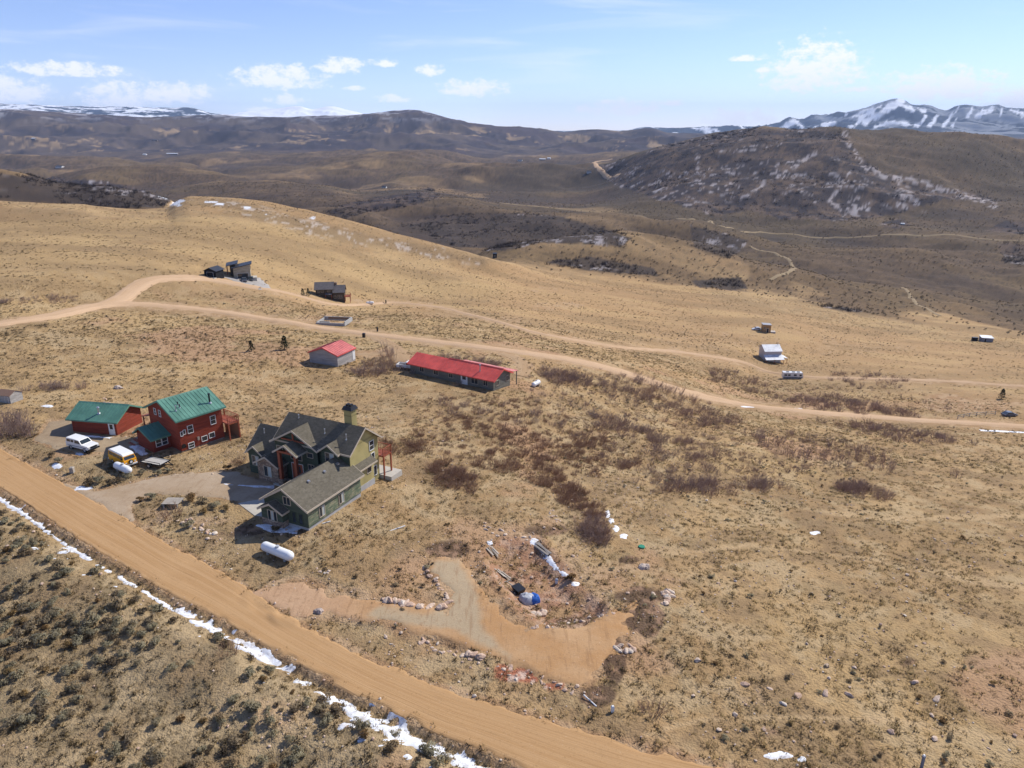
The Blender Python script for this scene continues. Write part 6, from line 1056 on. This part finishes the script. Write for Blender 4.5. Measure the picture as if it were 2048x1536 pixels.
# ------------------------------------------------------------------ stones
def rocks_along(pts, n, s0, s1, spread, label, group, P=None, name='rock'):
    out = []
    for i in range(n):
        t = (i + random.random() * .8) / n * (len(pts) - 1); k = min(int(t), len(pts) - 2); f = t - k; x = pts[k][0] * (1 - f) + pts[k + 1][0] * f + random.gauss(0, spread); y = pts[k][1] * (1 - f) + pts[k + 1][1] * f + random.gauss(0, spread * .5); p = hit(x, y); s = random.uniform(s0, s1) * (1.25 if random.random() < .15 else 1); out.append(inst(random.choice(P or P_ROCK), name, None, (p.x, p.y, p.z - .12 * s), random.uniform(0, 6.28), (s * random.uniform(.9, 1.3), s, s * random.uniform(.8, 1.1)), label, 'rock', group))
    return out
rocks_along([(765, 1200), (790, 1203), (830, 1212), (885, 1216)], 20, .5, 1.0, 3, 'pale boulder in the curved row edging the orange pad', 'rock row along the orange pad')
rocks_along([(848, 1132), (870, 1160), (890, 1190), (897, 1205)], 18, .3, .6, 2.5, 'pale stone in the row beside the grey gravel strip', 'rock row beside the gravel strip')
rocks_along([(1330, 1178), (1332, 1205)], 17, .5, .85, 8, 'stone in the pile right of the pad tip', 'rock pile right of the pad'); rocks_along([(1245, 1292), (1258, 1302)], 11, .5, .85, 8, 'stone in the pile on the pad edge above the dark soil', 'rock pile on the pad edge')
rocks_along([(935, 1305), (960, 1315)], 9, .45, .75, 5, 'stone in the small pile on the bank between pad and road', 'rock pile on the bank'); rocks_along([(1065, 1225), (1090, 1232)], 7, .5, .85, 6, 'stone below the tarpaulin heap', 'rocks below the tarpaulin'); rocks_along([(1060, 1255), (1110, 1250), (1180, 1240), (1230, 1222)], 20, .25, .55, 6, 'stone on the lower lip of the pit', 'rocks on the pit lip')
rocks_along([(1285, 1138), (1298, 1134)], 4, .8, 1.2, 4, 'large rounded boulder by the hollow on the slope', 'boulders by the hollow', P_BOULDER, 'boulder'); rocks_along([(632, 1224), (641, 1225)], 3, .8, 1.1, 2, 'flat pale boulder at the mouth of the orange pad', 'boulders at the pad mouth', P_BOULDER, 'boulder')
rocks_along([(830, 1280), (880, 1300), (1000, 1345), (1080, 1365), (1140, 1385)], 34, .2, .5, 10, 'small stone on the bank below the orange pad', 'stones on the bank'); rocks_along([(365, 1040), (400, 1055), (440, 1075)], 22, .3, .6, 7, 'pale stone in the rockery by the drive', 'rockery stones'); rocks_along([(500, 925), (540, 955), (560, 972)], 14, .35, .6, 4, 'stone edging the bed before the green house entry', 'entry bed stones')
rocks_along([(640, 1137), (660, 1145)], 9, .2, .45, 7, 'stone in the small scatter below the green garage', 'scatter below the garage'); rocks_along([(205, 806), (235, 795)], 6, .3, .55, 8, 'stone in the heap behind the old board shed', 'heap behind the board shed'); rocks_along([(1100, 1020), (1115, 1045)], 10, .25, .5, 7, 'stone on the bank among rusty shrubs', 'stones among rusty shrubs'); rocks_along([(960, 1050), (1000, 1065), (1060, 1075)], 16, .25, .6, 9, 'stone along the upper edge of the pit', 'stones on the upper pit edge')
p = hit(237, 777); inst(P_BOULDER[0], 'boulder', None, (p.x, p.y, p.z - .2), .5, (2.0, 1.7, 1.5), 'lone big pale boulder in the grass behind the red log garage', 'rock', None)
rocks_along([(1370, 1325), (1480, 1405), (1580, 1395), (1655, 1385), (1830, 1330), (1935, 1455), (1700, 1470)], 14, .35, .8, 40, 'scattered pale stone in the lower open grass', 'stones in the open grass')

# ------------------------------------------------------------------ snow left in the shade and in the ditch
def snow_material():
    g = NG('old_snow'); p = g.pos(); n = g.noise(p, 1.6, 4, .65); return g.fin(g.mix(g.rng(n, .45, .7, 0, .75), (.76, .78, .82), (.50, .45, .40)), .6, g.bump(n, .5, .15), .25)
SNOW_M = snow_material()
def snow_ditch():
    c = np.array([hit(x, y)[:2] for x, y in ROAD_L[2:19]]); L = np.hypot(*np.diff(c, axis=0).T).sum(); n = int(L / .22); c, s = resample(c, n); d = np.gradient(c, axis=0); d /= np.hypot(d[:, 0], d[:, 1])[:, None]; nr = np.stack([d[:, 1], -d[:, 0]], 1)
    t = np.linspace(.1, 4.2, 20); V = c[:, None] + nr[:, None] * t[None, :, None]; px, py = project(V[..., 0], V[..., 1], ground(V[..., 0], V[..., 1]))
    heavy = sstep(330, 420, px[:, :1]); w0 = .85 + .15 * heavy; mid = 1.05 + .35 * sstep(520, 760, px[:, :1]); wid = .24 + .32 * heavy
    prof = 1 - ((t[None] - mid) / wid) ** 2; gaps = fbm(s[:, None] + 0 * t[None], 0 * s[:, None] + 3 + 0 * t[None], 6.5, 2, 400)
    h = .10 * np.maximum(prof, -2) + .40 * fbm(V[..., 0], V[..., 1], .95, 4, 401, .65) + .16 * gaps + .005 * heavy - .06 * (1 - heavy)
    off = np.clip(h, -.2, .11 + .05 * fbm(V[..., 0], V[..., 1], .6, 3, 402)); z = ground(V[..., 0], V[..., 1]) + off; k = len(t); id0 = (np.arange(n - 1)[:, None] * k + np.arange(k - 1)[None]).ravel(); f = np.stack([id0, id0 + k, id0 + k + 1, id0 + 1], -1); keep = (off.ravel()[f] > -.08).any(1); f = f[keep]
    vv = np.concatenate([V, z[..., None]], -1).reshape(-1, 3); q = f[0]
    if np.cross(vv[q[1]] - vv[q[0]], vv[q[2]] - vv[q[0]])[2] < 0: f = f[:, ::-1]
    o = link('snow', fast_mesh('snow', vv, f), SNOW_M); o['kind'] = 'stuff'; o['label'] = 'broken strip of old snow in the ditch beside the main road'
snow_ditch()
def snow_patch(poly, label, seed, cell, ragged, lift):
    xs_ = [q[0] for q in poly]; a_, b_ = hit(min(xs_), poly[0][1]), hit(max(xs_), poly[0][1]); ext = (a_ - b_).length; o = poly_sheet('snow_patch', poly, SNOW_M, lift * .5, 100 + seed, cell * .7, max(min(ragged, .12 * ext + .1), min(ext * .3, .32)), None, .22, .12, min(2.0, max(.5, ext * .35))); tag(o, label, 'snow', 'old snow patches'); return o
def blobpoly(x, y, rx, ry, n=10): return [(x + rx * math.cos(6.2832 * i / n), y + ry * math.sin(6.2832 * i / n)) for i in range(n)]
for k, (poly, lab, cell, rg_) in enumerate([([(440, 967), (490, 968), (550, 970), (548, 980), (500, 977), (455, 973)], 'long tongue of snow in the shade of the green house', .2, .3), ([(515, 1050), (560, 1048), (600, 1056), (590, 1066), (555, 1070), (530, 1060)], 'lacy snow patch under the green garage gable', .15, .9), (blobpoly(165, 977, 20, 5), 'snow patch at the drive mouth by the main road', .2, .4), (blobpoly(114, 932, 10, 6), 'small snow patch under the verge bush', .15, .4), ([(150, 868), (225, 874), (222, 880), (150, 873)], 'snow strip along the red garage wall', .2, .25), (blobpoly(158, 908, 9, 3), 'thin snow lump behind the white pickup', .15, .3), ([(255, 893), (280, 888), (300, 907), (285, 911), (262, 903)], 'snow bank beside the timber steps', .15, .5),
    ([(1082, 1108), (1097, 1106), (1115, 1130), (1133, 1150), (1125, 1155), (1105, 1135)], 'bright snow strip along the boards in the pit', .12, 1.6), (blobpoly(1068, 1083, 8, 8), 'snow patch at the top of the board heap', .15, .3), (blobpoly(980, 1086, 6, 5), 'tiny snow patch above the short boards', .12, .2), (blobpoly(1215, 1028, 6, 8), 'topmost snow lump in the line on the rusty slope', .12, .3), (blobpoly(1222, 1042, 6, 6), 'second snow lump in the line on the rusty slope', .12, .3), (blobpoly(1232, 1058, 6, 7), 'third snow lump in the line on the rusty slope', .12, .3), (blobpoly(1248, 1072, 8, 6), 'lowest snow lump in the line on the rusty slope', .12, .3), (blobpoly(1630, 1066, 10, 4), 'lone snow patch on the open slope', .2, .4), (blobpoly(1552, 1511, 30, 8), 'wide snow patch near the lower road bend', .15, .6), (blobpoly(1600, 1518, 10, 4), 'snow crumb beside the lower road bend patch', .12, .4),
    (blobpoly(1150, 1168, 8, 4), 'snow bit under the pale pit bush', .12, .3), (blobpoly(1500, 813, 18, 2), 'snow edge along the middle road dip', .5, .6), (blobpoly(1593, 818, 14, 2), 'second snow edge along the middle road dip', .5, .6), ([(1960, 859), (2060, 864), (2060, 867), (1960, 862)], 'thin snow edge along the far right road', .4, .8), (blobpoly(205, 608, 12, 2.5), 'snow streak by the hill road', .6, .6), (blobpoly(95, 812, 12, 3), 'snow bit behind the bare trees', .3, .4)]):
    snow_patch(poly, lab, k, cell, rg_, .24 if any(w in lab for w in ('tongue', 'mouth', 'strip along the red', 'thin snow lump', 'steps')) else .12)

# ------------------------------------------------------------------ plants
def in_poly(px, py, P): return poly_sd(px, py, P) > 0
def place(P, pos, scl, name, label, cat, group, keep=300, stuff_name=None, stuff_label=None):
    """the nearest ones singly, the rest as one mass"""
    r = np.hypot(pos[:, 0], pos[:, 1]) / np.maximum(scl, .05); od = np.argsort(r); one, rest = od[:keep], od[keep:]
    for i in one:
        s = float(scl[i]); lab = label(i) if callable(label) else label
        inst(P[int(RNG.integers(len(P)))], name, None, tuple(pos[i] - [0, 0, .04]), float(RNG.uniform(0, 6.28)), (s * random.uniform(.85, 1.2), s, s * random.uniform(.8, 1.15)), lab, cat, group(i) if callable(group) else group)
    if len(rest): scatter(stuff_name or name + '_mass', stuff_label or 'many shrubs covering the near slope', P, pos[rest], scl[rest])
def field(n, r0, r1, power, cond=None, dens=None, thin_bare=True, a0=-47.0, a1=47.0):
    p, px, py, r = rand_polar(n, r0, r1, power, a0, a1); ok = (px > -120) & (px < 2170) & (py < 1660)
    if thin_bare: ok &= RNG.random(n) > grid_at(BARE, p[:, 0], p[:, 1]) * 1.1
    if cond is not None: ok &= cond(px, py, r, p)
    if dens is not None: ok &= RNG.random(n) < dens(px, py, r, p)
    ok &= clear_of_houses(p); return p[ok], px[ok], py[ok], r[ok]
LEFT_POLY = ROAD_L + [(1650, 2600), (-900, 2600), (-900, 720)]
patch = lambda p, lam, seed: fbm(p[:, 0], p[:, 1], lam, 3, seed)
# sage on the near slope left of the road
p, px, py, r = field(8200, 36, 125, .75, lambda px, py, r, p: poly_sd(px, py, LEFT_POLY) > 34, lambda px, py, r, p: np.clip(.6 + 1.1 * patch(p, 7, 500) - .45 * sstep(420, 700, px) * sstep(1250, 1400, py), .06, 1))
k = RNG.random(len(p)); isd = k < .22; isr = k > .88
def slope_where(m_):
    X, Y = px[m_], py[m_]; d_ = line_d(X, Y, ROAD_L); return ['beside the ditch snow' if d < 110 else 'at the bottom of the near slope' if y > 1400 else 'by the left edge of the near slope' if x < 140 else 'in the middle of the near slope' for x, y, d in zip(X, Y, d_)]
W1, W2, W3 = slope_where(~isd & ~isr), slope_where(isd), slope_where(isr)
place(P_SAGE, p[~isd & ~isr], RNG.uniform(.45, 1.45, (~isd & ~isr).sum()), 'sagebrush', lambda i: 'grey green sagebrush ' + W1[i], 'shrub', lambda i: 'grey green sagebrush ' + W1[i], 300)
place(P_DARK, p[isd], RNG.uniform(.4, 1.3, isd.sum()), 'dark_shrub', lambda i: 'dark brown leafless shrub ' + W2[i], 'shrub', lambda i: 'dark brown leafless shrub ' + W2[i], 200); place(P_RABBIT, p[isr], RNG.uniform(.6, 1.2, isr.sum()), 'rabbitbrush', lambda i: 'straw coloured rabbitbrush ' + W3[i], 'shrub', lambda i: 'straw coloured rabbitbrush ' + W3[i], 100)
# hand placed shrubs round the houses
for x, y, P, s, lab in [(100, 915, P_DARK, 1.6, 'dark bush on the verge above the snow patch'), (118, 925, P_SAGE, 1.3, 'grey bush on the verge above the snow patch'), (180, 968, P_DARK, 1.6, 'leftmost bush of the dark hedge by the drive'), (200, 965, P_SAGE, 1.5, 'second bush of the hedge by the drive'), (220, 968, P_DARK, 1.5, 'third bush of the hedge by the drive'), (240, 962, P_DARK, 1.3, 'last bush of the hedge by the drive'), (255, 955, P_SAGE, 1.2, 'pale bush at the tank end of the drive hedge'), (222, 935, P_SAGE, 1.2, 'grey bush left of the small propane tank'), (285, 948, P_SAGE, 1.1, 'bush right of the small propane tank'), (315, 950, P_SAGE, 1.2, 'bush below the flatbed trailer'), (335, 945, P_SAGE, 1.0, 'round bush right of the trailer'),
    (345, 1030, P_RUST, 1.4, 'rusty brown bush in front of the plank platform'), (385, 1003, P_RABBIT, 1.8, 'straw bush right of the plank platform'), (405, 1005, P_SAGE, 1.4, 'grey bush right of the plank platform'), (300, 998, P_SAGE, 1.4, 'grey bush left of the plank platform'), (280, 1003, P_RABBIT, 1.2, 'pale bush by the drive turn'), (430, 1015, P_SAGE, 1.4, 'bush beside the concrete apron'), (375, 1055, P_SAGE, 1.4, 'bush in the rockery'), (455, 1020, P_RABBIT, 1.2, 'straw bush at the apron corner'), (410, 1025, P_RABBIT, 1.3, 'straw bush above the rockery'), (550, 1062, P_RABBIT, 1.5, 'dry bush in the lacy snow under the garage'), (1145, 1160, P_RABBIT, 1.5, 'pale bush at the end of the pit snow'), (455, 940, P_RABBIT, 1.4, 'golden bush near the green house entry bed'), (480, 925, P_RUST, 1.0, 'rusty bush in the green house entry bed'), (1305, 1425, P_RUST, 1.1, 'rusty bush below the pad by the marker post'), (458, 1305, P_RUST, 1.1, 'round rusty bush beside the ditch snow'), (670, 1425, P_DARK, 1.7, 'dark bush breaking the ditch snow strip'), (455, 1290, P_DARK, 1.2, 'dark bush on the ditch edge'), (50, 783, P_TWIG, 1.0, 'bare bush behind the board shed')]:
    q = hit(x, y); inst(random.choice(P), 'shrub', None, (q.x, q.y, q.z - .05), random.uniform(0, 6.28), s, lab, 'shrub', None)
# twiggy scrub in clumps
CLUMPS = [([(1165, 752), (1250, 742), (1330, 770), (1400, 800), (1450, 830), (1400, 852), (1300, 812), (1200, 792)], 230, P_TWIG, 1.0), ([(1180, 830), (1250, 842), (1325, 870), (1320, 888), (1240, 872), (1170, 845)], 80, P_TWIG, 1.1), ([(1300, 962), (1380, 955), (1450, 962), (1530, 955), (1600, 968), (1540, 985), (1400, 992), (1330, 990)], 110, P_TWIG, .95), ([(1670, 970), (1740, 968), (1790, 990), (1800, 1008), (1740, 1002), (1680, 990)], 60, P_TWIG, 1.0), ([(1480, 870), (1600, 862), (1720, 890), (1790, 920), (1800, 950), (1700, 945), (1560, 925)], 100, P_TALL, .9), ([(1290, 885), (1380, 880), (1440, 910), (1420, 950), (1330, 930)], 70, P_TWIG, .9),
          ([(858, 935), (890, 920), (950, 960), (945, 988), (880, 980)], 70, P_RUST, 1.0), ([(940, 905), (1010, 895), (1140, 935), (1130, 972), (1040, 958), (955, 942)], 110, P_RUST, .8), ([(1060, 960), (1120, 950), (1200, 1010), (1225, 1035), (1180, 1040), (1110, 1000)], 110, P_RUST, .8), ([(1150, 1050), (1200, 1040), (1228, 1080), (1200, 1098), (1165, 1085)], 55, P_TWIG, 1.0), ([(1050, 735), (1110, 735), (1185, 760), (1180, 780), (1110, 768)], 110, P_TWIG, 1.0), ([(1530, 795), (1640, 790), (1760, 810), (1850, 830), (1840, 842), (1700, 826), (1560, 812)], 190, P_TWIG, 1.2), ([(1640, 745), (1760, 745), (1830, 765), (1760, 785), (1660, 770)], 90, P_TWIG, 1.1), ([(1430, 735), (1520, 760), (1560, 790), (1480, 785), (1400, 755)], 120, P_TWIG, 1.1), ([(690, 740), (760, 722), (830, 735), (825, 752), (740, 760)], 75, P_TWIG, 1.25), ([(770, 700), (785, 700), (790, 722), (765, 722)], 10, P_TALL, 1.2), ([(850, 745), (935, 765), (930, 775), (850, 755)], 40, P_TWIG, 1.0), ([(870, 715), (1000, 728), (1010, 738), (960, 732)], 45, P_TWIG, 1.1),
          ([(765, 880), (850, 880), (850, 915), (780, 910)], 40, P_RUST, .8), ([(1040, 730), (1200, 740), (1420, 800), (1480, 850), (1800, 890), (1800, 950), (1500, 960), (1300, 990), (1180, 900), (1060, 800)], 1100, P_TWIG, .58), ([(860, 780), (1060, 790), (1240, 880), (1200, 960), (1000, 930), (800, 900)], 480, P_RUST, .55), ([(1480, 770), (1700, 770), (1900, 800), (1900, 850), (1600, 815)], 160, P_TWIG, .7), ([(860, 800), (1000, 805), (1130, 840), (1150, 870), (1020, 850), (880, 830)], 70, P_TWIG, .75), ([(1020, 885), (1130, 880), (1240, 920), (1200, 950), (1080, 930)], 70, P_RUST, .75), ([(960, 850), (1080, 860), (1130, 895), (980, 890)], 60, P_RUST, .7), ([(1640, 845), (1780, 850), (1900, 875), (1950, 890), (1890, 892), (1740, 875)], 130, P_TWIG, 1.1), ([(1140, 870), (1210, 870), (1215, 900), (1150, 900)], 35, P_RUST, .8), ([(880, 825), (1000, 830), (1020, 860), (900, 860)], 45, P_RUST, .7), ([(1240, 910), (1290, 915), (1290, 940), (1240, 938)], 16, P_RUST, .9), ([(1890, 940), (1930, 940), (1930, 960), (1890, 960)], 6, P_TALL, .8), ([(75, 772), (160, 768), (165, 782), (80, 784)], 24, P_TWIG, 1.0), ([(1380, 830), (1480, 835), (1500, 850), (1400, 860)], 50, P_TWIG, 1.0), ([(0, 600), (180, 588), (182, 605), (0, 612)], 60, P_TWIG, .8)]
allp = {}
CL_LAB = ['the thicket below the middle road bend', 'the row left of the open gully', 'the low hedge across the open slope', 'the right end clump of the open slope', 'the sapling stand above the open slope', 'the clump left of the saplings', 'the round clump right of the olive gable', 'the long clump uphill of the pit', 'the clump running down to the pit', 'the grey clump beside the snow lumps', 'the clump right of the red roofed house', 'the belt beyond the middle road', 'the clump below the far track', 'the gully below the camper', 'the thicket between shed and red roofed house', 'the tall bushes behind the white pickup', 'the bushes along the red roofed house front', 'the bushes behind the red roofed house', 'the sparse bushes right of the chimney', 'the loose scrub over the middle slope', 'the low scrub right of the chimney', 'the scrub along the far right road', 'the grey bushes below the red roofed house', 'the loose bushes above the pit clumps', 'the loose bushes uphill of the round clump', 'the belt below the far right road', 'the few bushes above the pit clump', 'the sparse bushes below the red roofed house', 'the small clump in mid slope', 'the lone stems at the far right', 'the bushes behind the red garage', 'the gully beside the middle road', 'the bushes below the hill road']
for (poly, n, P, s), cl in zip(CLUMPS, CL_LAB):
    n = int(n * (.62 if P is P_TWIG else .75))
    xs = [q[0] for q in poly]; ys = [q[1] for q in poly]; cnt = 0; tries = 0
    while cnt < n and tries < n * 6:
        tries += 1; x, y = random.uniform(min(xs), max(xs)), random.uniform(min(ys), max(ys))
        if poly_sd(np.array([x]), np.array([y]), poly)[0] < random.uniform(-3, 6): continue
        q = hit(x, y); allp.setdefault(id(P), (P, [], [], []))[1].append(tuple(q)); allp[id(P)][2].append(s * random.uniform(.55, 1.25)); allp[id(P)][3].append(cl); cnt += 1
for P, nm, lab, grp in ((P_TWIG, 'oak_shrub', 'bare grey brown bush', 'scrub oak thickets'), (P_RUST, 'rusty_shrub', 'rusty brown bare bush', 'rusty bushes'), (P_TALL, 'bare_sapling', 'tall thin bare sapling', 'bare saplings')):
    _, a, b, cl = allp[id(P)]; a, b = np.array(a), np.array(b); ok = clear_of_houses(a, .5); cl = [c for c, q in zip(cl, ok) if q]; place(P, a[ok], b[ok], nm, lambda i: lab + ' in ' + cl[i], 'shrub', lambda i: 'plants of ' + cl[i], 290, None, 'bare scrub farther off on the slope')
for k, (x, y, s) in enumerate([(8, 872, 1.5), (22, 862, 1.7), (38, 872, 1.6), (52, 865, 1.35), (30, 850, 1.5), (5, 850, 1.4), (62, 872, 1.1)]):
    q = hit(x, y); t = thing('bare_tree', 'bare many stemmed tree in the cluster by the gravel yard edge', 'tree', tuple(q), random.uniform(0, 360), 'bare trees by the gravel yard'); link('trunk', P_TALL[k % 4], None, t).scale = (s, s, s * .85); link('crown', P_TWIG[k % 5], None, t).scale = (s * 1.1, s * 1.1, s * 1.3)
# dry small shrubs over the open slopes
def right_where(m_):
    def w(x, y):
        if y < 880: return 'on the slope uphill of the green house'
        if y < 1130 and x < 700: return 'between the gravel drive and the orange pad'
        if y < 1060 and x < 1000: return 'just right of the green house'
        if x < 1250 and y > 1230: return 'between the orange pad and the main road'
        if y > 1400: return 'along the bottom of the open grass'
        if x > 1650: return 'on the far right open grass'
        if x > 1300: return 'right of the orange pad'
        return 'around the dug out pit'
    return [w(x, y) for x, y in zip(px[m_], py[m_])]
right = lambda px, py, r, p: poly_sd(px, py, LEFT_POLY) < -20
p, px, py, r = field(4600, 36, 330, .25, right, lambda px, py, r, p: np.clip(.35 + 1.3 * patch(p, 16, 510), .05, 1)); k = RNG.random(len(p)); a = k < .45; b = (k >= .45) & (k < .75); c = k >= .75
A1, A2, A3 = right_where(a), right_where(b), right_where(c)
place(P_DARK, p[a], RNG.uniform(.25, .65, a.sum()), 'low_dark_shrub', lambda i: 'low dark shrub ' + A1[i], 'shrub', lambda i: 'low dark shrub ' + A1[i], 150, None, 'many low dark shrubs over the dry slopes'); place(P_SAGE, p[b], RNG.uniform(.3, .75, b.sum()), 'low_sagebrush', lambda i: 'low grey sagebrush ' + A2[i], 'shrub', lambda i: 'low grey sagebrush ' + A2[i], 150, None, 'many low sagebrushes over the dry slopes'); place(P_RABBIT, p[c], RNG.uniform(.3, .8, c.sum()), 'low_rabbitbrush', lambda i: 'straw coloured low bush ' + A3[i], 'shrub', lambda i: 'straw coloured low bush ' + A3[i], 150, None, 'many straw coloured low bushes over the dry slopes')
# grass
p, px, py, r = field(90000, 34, 260, .1, None, lambda px, py, r, p: np.clip(.62 + .9 * patch(p, 5, 520), .1, 1)); k = RNG.random(len(p)) + .5 * (poly_sd(px, py, LEFT_POLY) > 0) * .6
scatter('grass', 'dry straw coloured bunch grass over the slopes', P_TUFT, p[k < .62], RNG.uniform(.7, 1.7, (k < .62).sum())); scatter('olive_grass', 'olive grey low grass over the slopes', P_TUFT_G, p[k >= .62], RNG.uniform(.6, 1.4, (k >= .62).sum()))
p, px, py, r = field(9000, 34, 120, .3, None, lambda px, py, r, p: np.clip(.25 + 1.5 * patch(p, 9, 530) + 1.2 * grid_at(dirt, p[:, 0], p[:, 1]) + .7 * grid_at(dark, p[:, 0], p[:, 1]) + .8 * grid_at(pitred, p[:, 0], p[:, 1]), .02, 1)); scatter('gravel', 'small loose stones scattered over the bare earth', P_ROCK_S, p - [0, 0, .02], RNG.uniform(.08, .30, len(p)) * (1 + .8 * (RNG.random(len(p)) < .08)))
p, px, py, r = field(42000, 150, 560, .2, lambda px, py, r, p: r < grid_at(CREST_R[:, None] + 0 * GR, p[:, 0], p[:, 1]) * 1.02, lambda px, py, r, p: np.clip(.5 + 1.3 * patch(p * np.array([1, 3, 1]), 30, 525), .08, 1)); scatter('dry_grass', 'dry grass clumps on the golden hillside', P_TUFT + P_TUFT_G, p, RNG.uniform(1.2, 2.6, len(p)))
# small dark brush farther out, on the golden hill and the sage flats
p, px, py, r = field(11000, 150, 520, .3, lambda px, py, r, p: r < grid_at(CREST_R[:, None] + 0 * GR, p[:, 0], p[:, 1]), lambda px, py, r, p: np.clip(.35 + 1.4 * patch(p, 45, 540), .05, 1)); scatter('brush', 'small dark shrubs dotting the golden hillside', P_DARK_S, p, RNG.uniform(.4, 1.0, len(p)) ** 1.3)
p, px, py, r = field(30000, 430, 2000, .3, lambda px, py, r, p: r > grid_at(CREST_R[:, None] + 0 * GR, p[:, 0], p[:, 1]) * 1.03, lambda px, py, r, p: np.clip(.5 + 1.2 * patch(p, 120, 550), .08, 1), False); scatter('brush_flat', 'sagebrush covering the valley flats', P_DARK_S, p, RNG.uniform(1.0, 2.1, len(p)) * (1 + r / 2200))
p, px, py, r = field(190000, 480, 2500, .8, lambda px, py, r, p: grid_at(brush, p[:, 0], p[:, 1]) > .35, lambda px, py, r, p: np.clip(.5 + 1.8 * patch(p, 55, 560), .04, 1) * np.clip(.9 - r / 6000, .3, 1) * np.where(r > 1150, np.clip(.55 - 1.2 * grid_at(GULLY, p[:, 0], p[:, 1]), .08, 1), 1), False)
print('far oak', len(p)); scatter('oak_brush', 'dark leafless oak brush covering the far hills', P_FAROAK, p, RNG.uniform(.7, 1.6, len(p)) * np.where(r < 1100, .55, 1))

# ------------------------------------------------------------------ air
def haze():
    mb = MB().box(-27000, 27000, -400, 27500, -330, 900); me = mb.mesh('haze'); g = bpy.data.materials.new('haze_air'); g.use_nodes = True; t = g.node_tree; t.nodes.clear(); o = t.nodes.new('ShaderNodeOutputMaterial'); v = t.nodes.new('ShaderNodeVolumePrincipled'); v.inputs['Color'].default_value = (.50, .68, 1.0, 1); v.inputs['Density'].default_value = 3.2e-5; v.inputs['Anisotropy'].default_value = .0; t.links.new(v.outputs[0], o.inputs['Volume']); ob = link('haze', me, g); ob['kind'] = 'stuff'; ob['label'] = 'thin bluish air between the near slopes and the mountains'
haze()
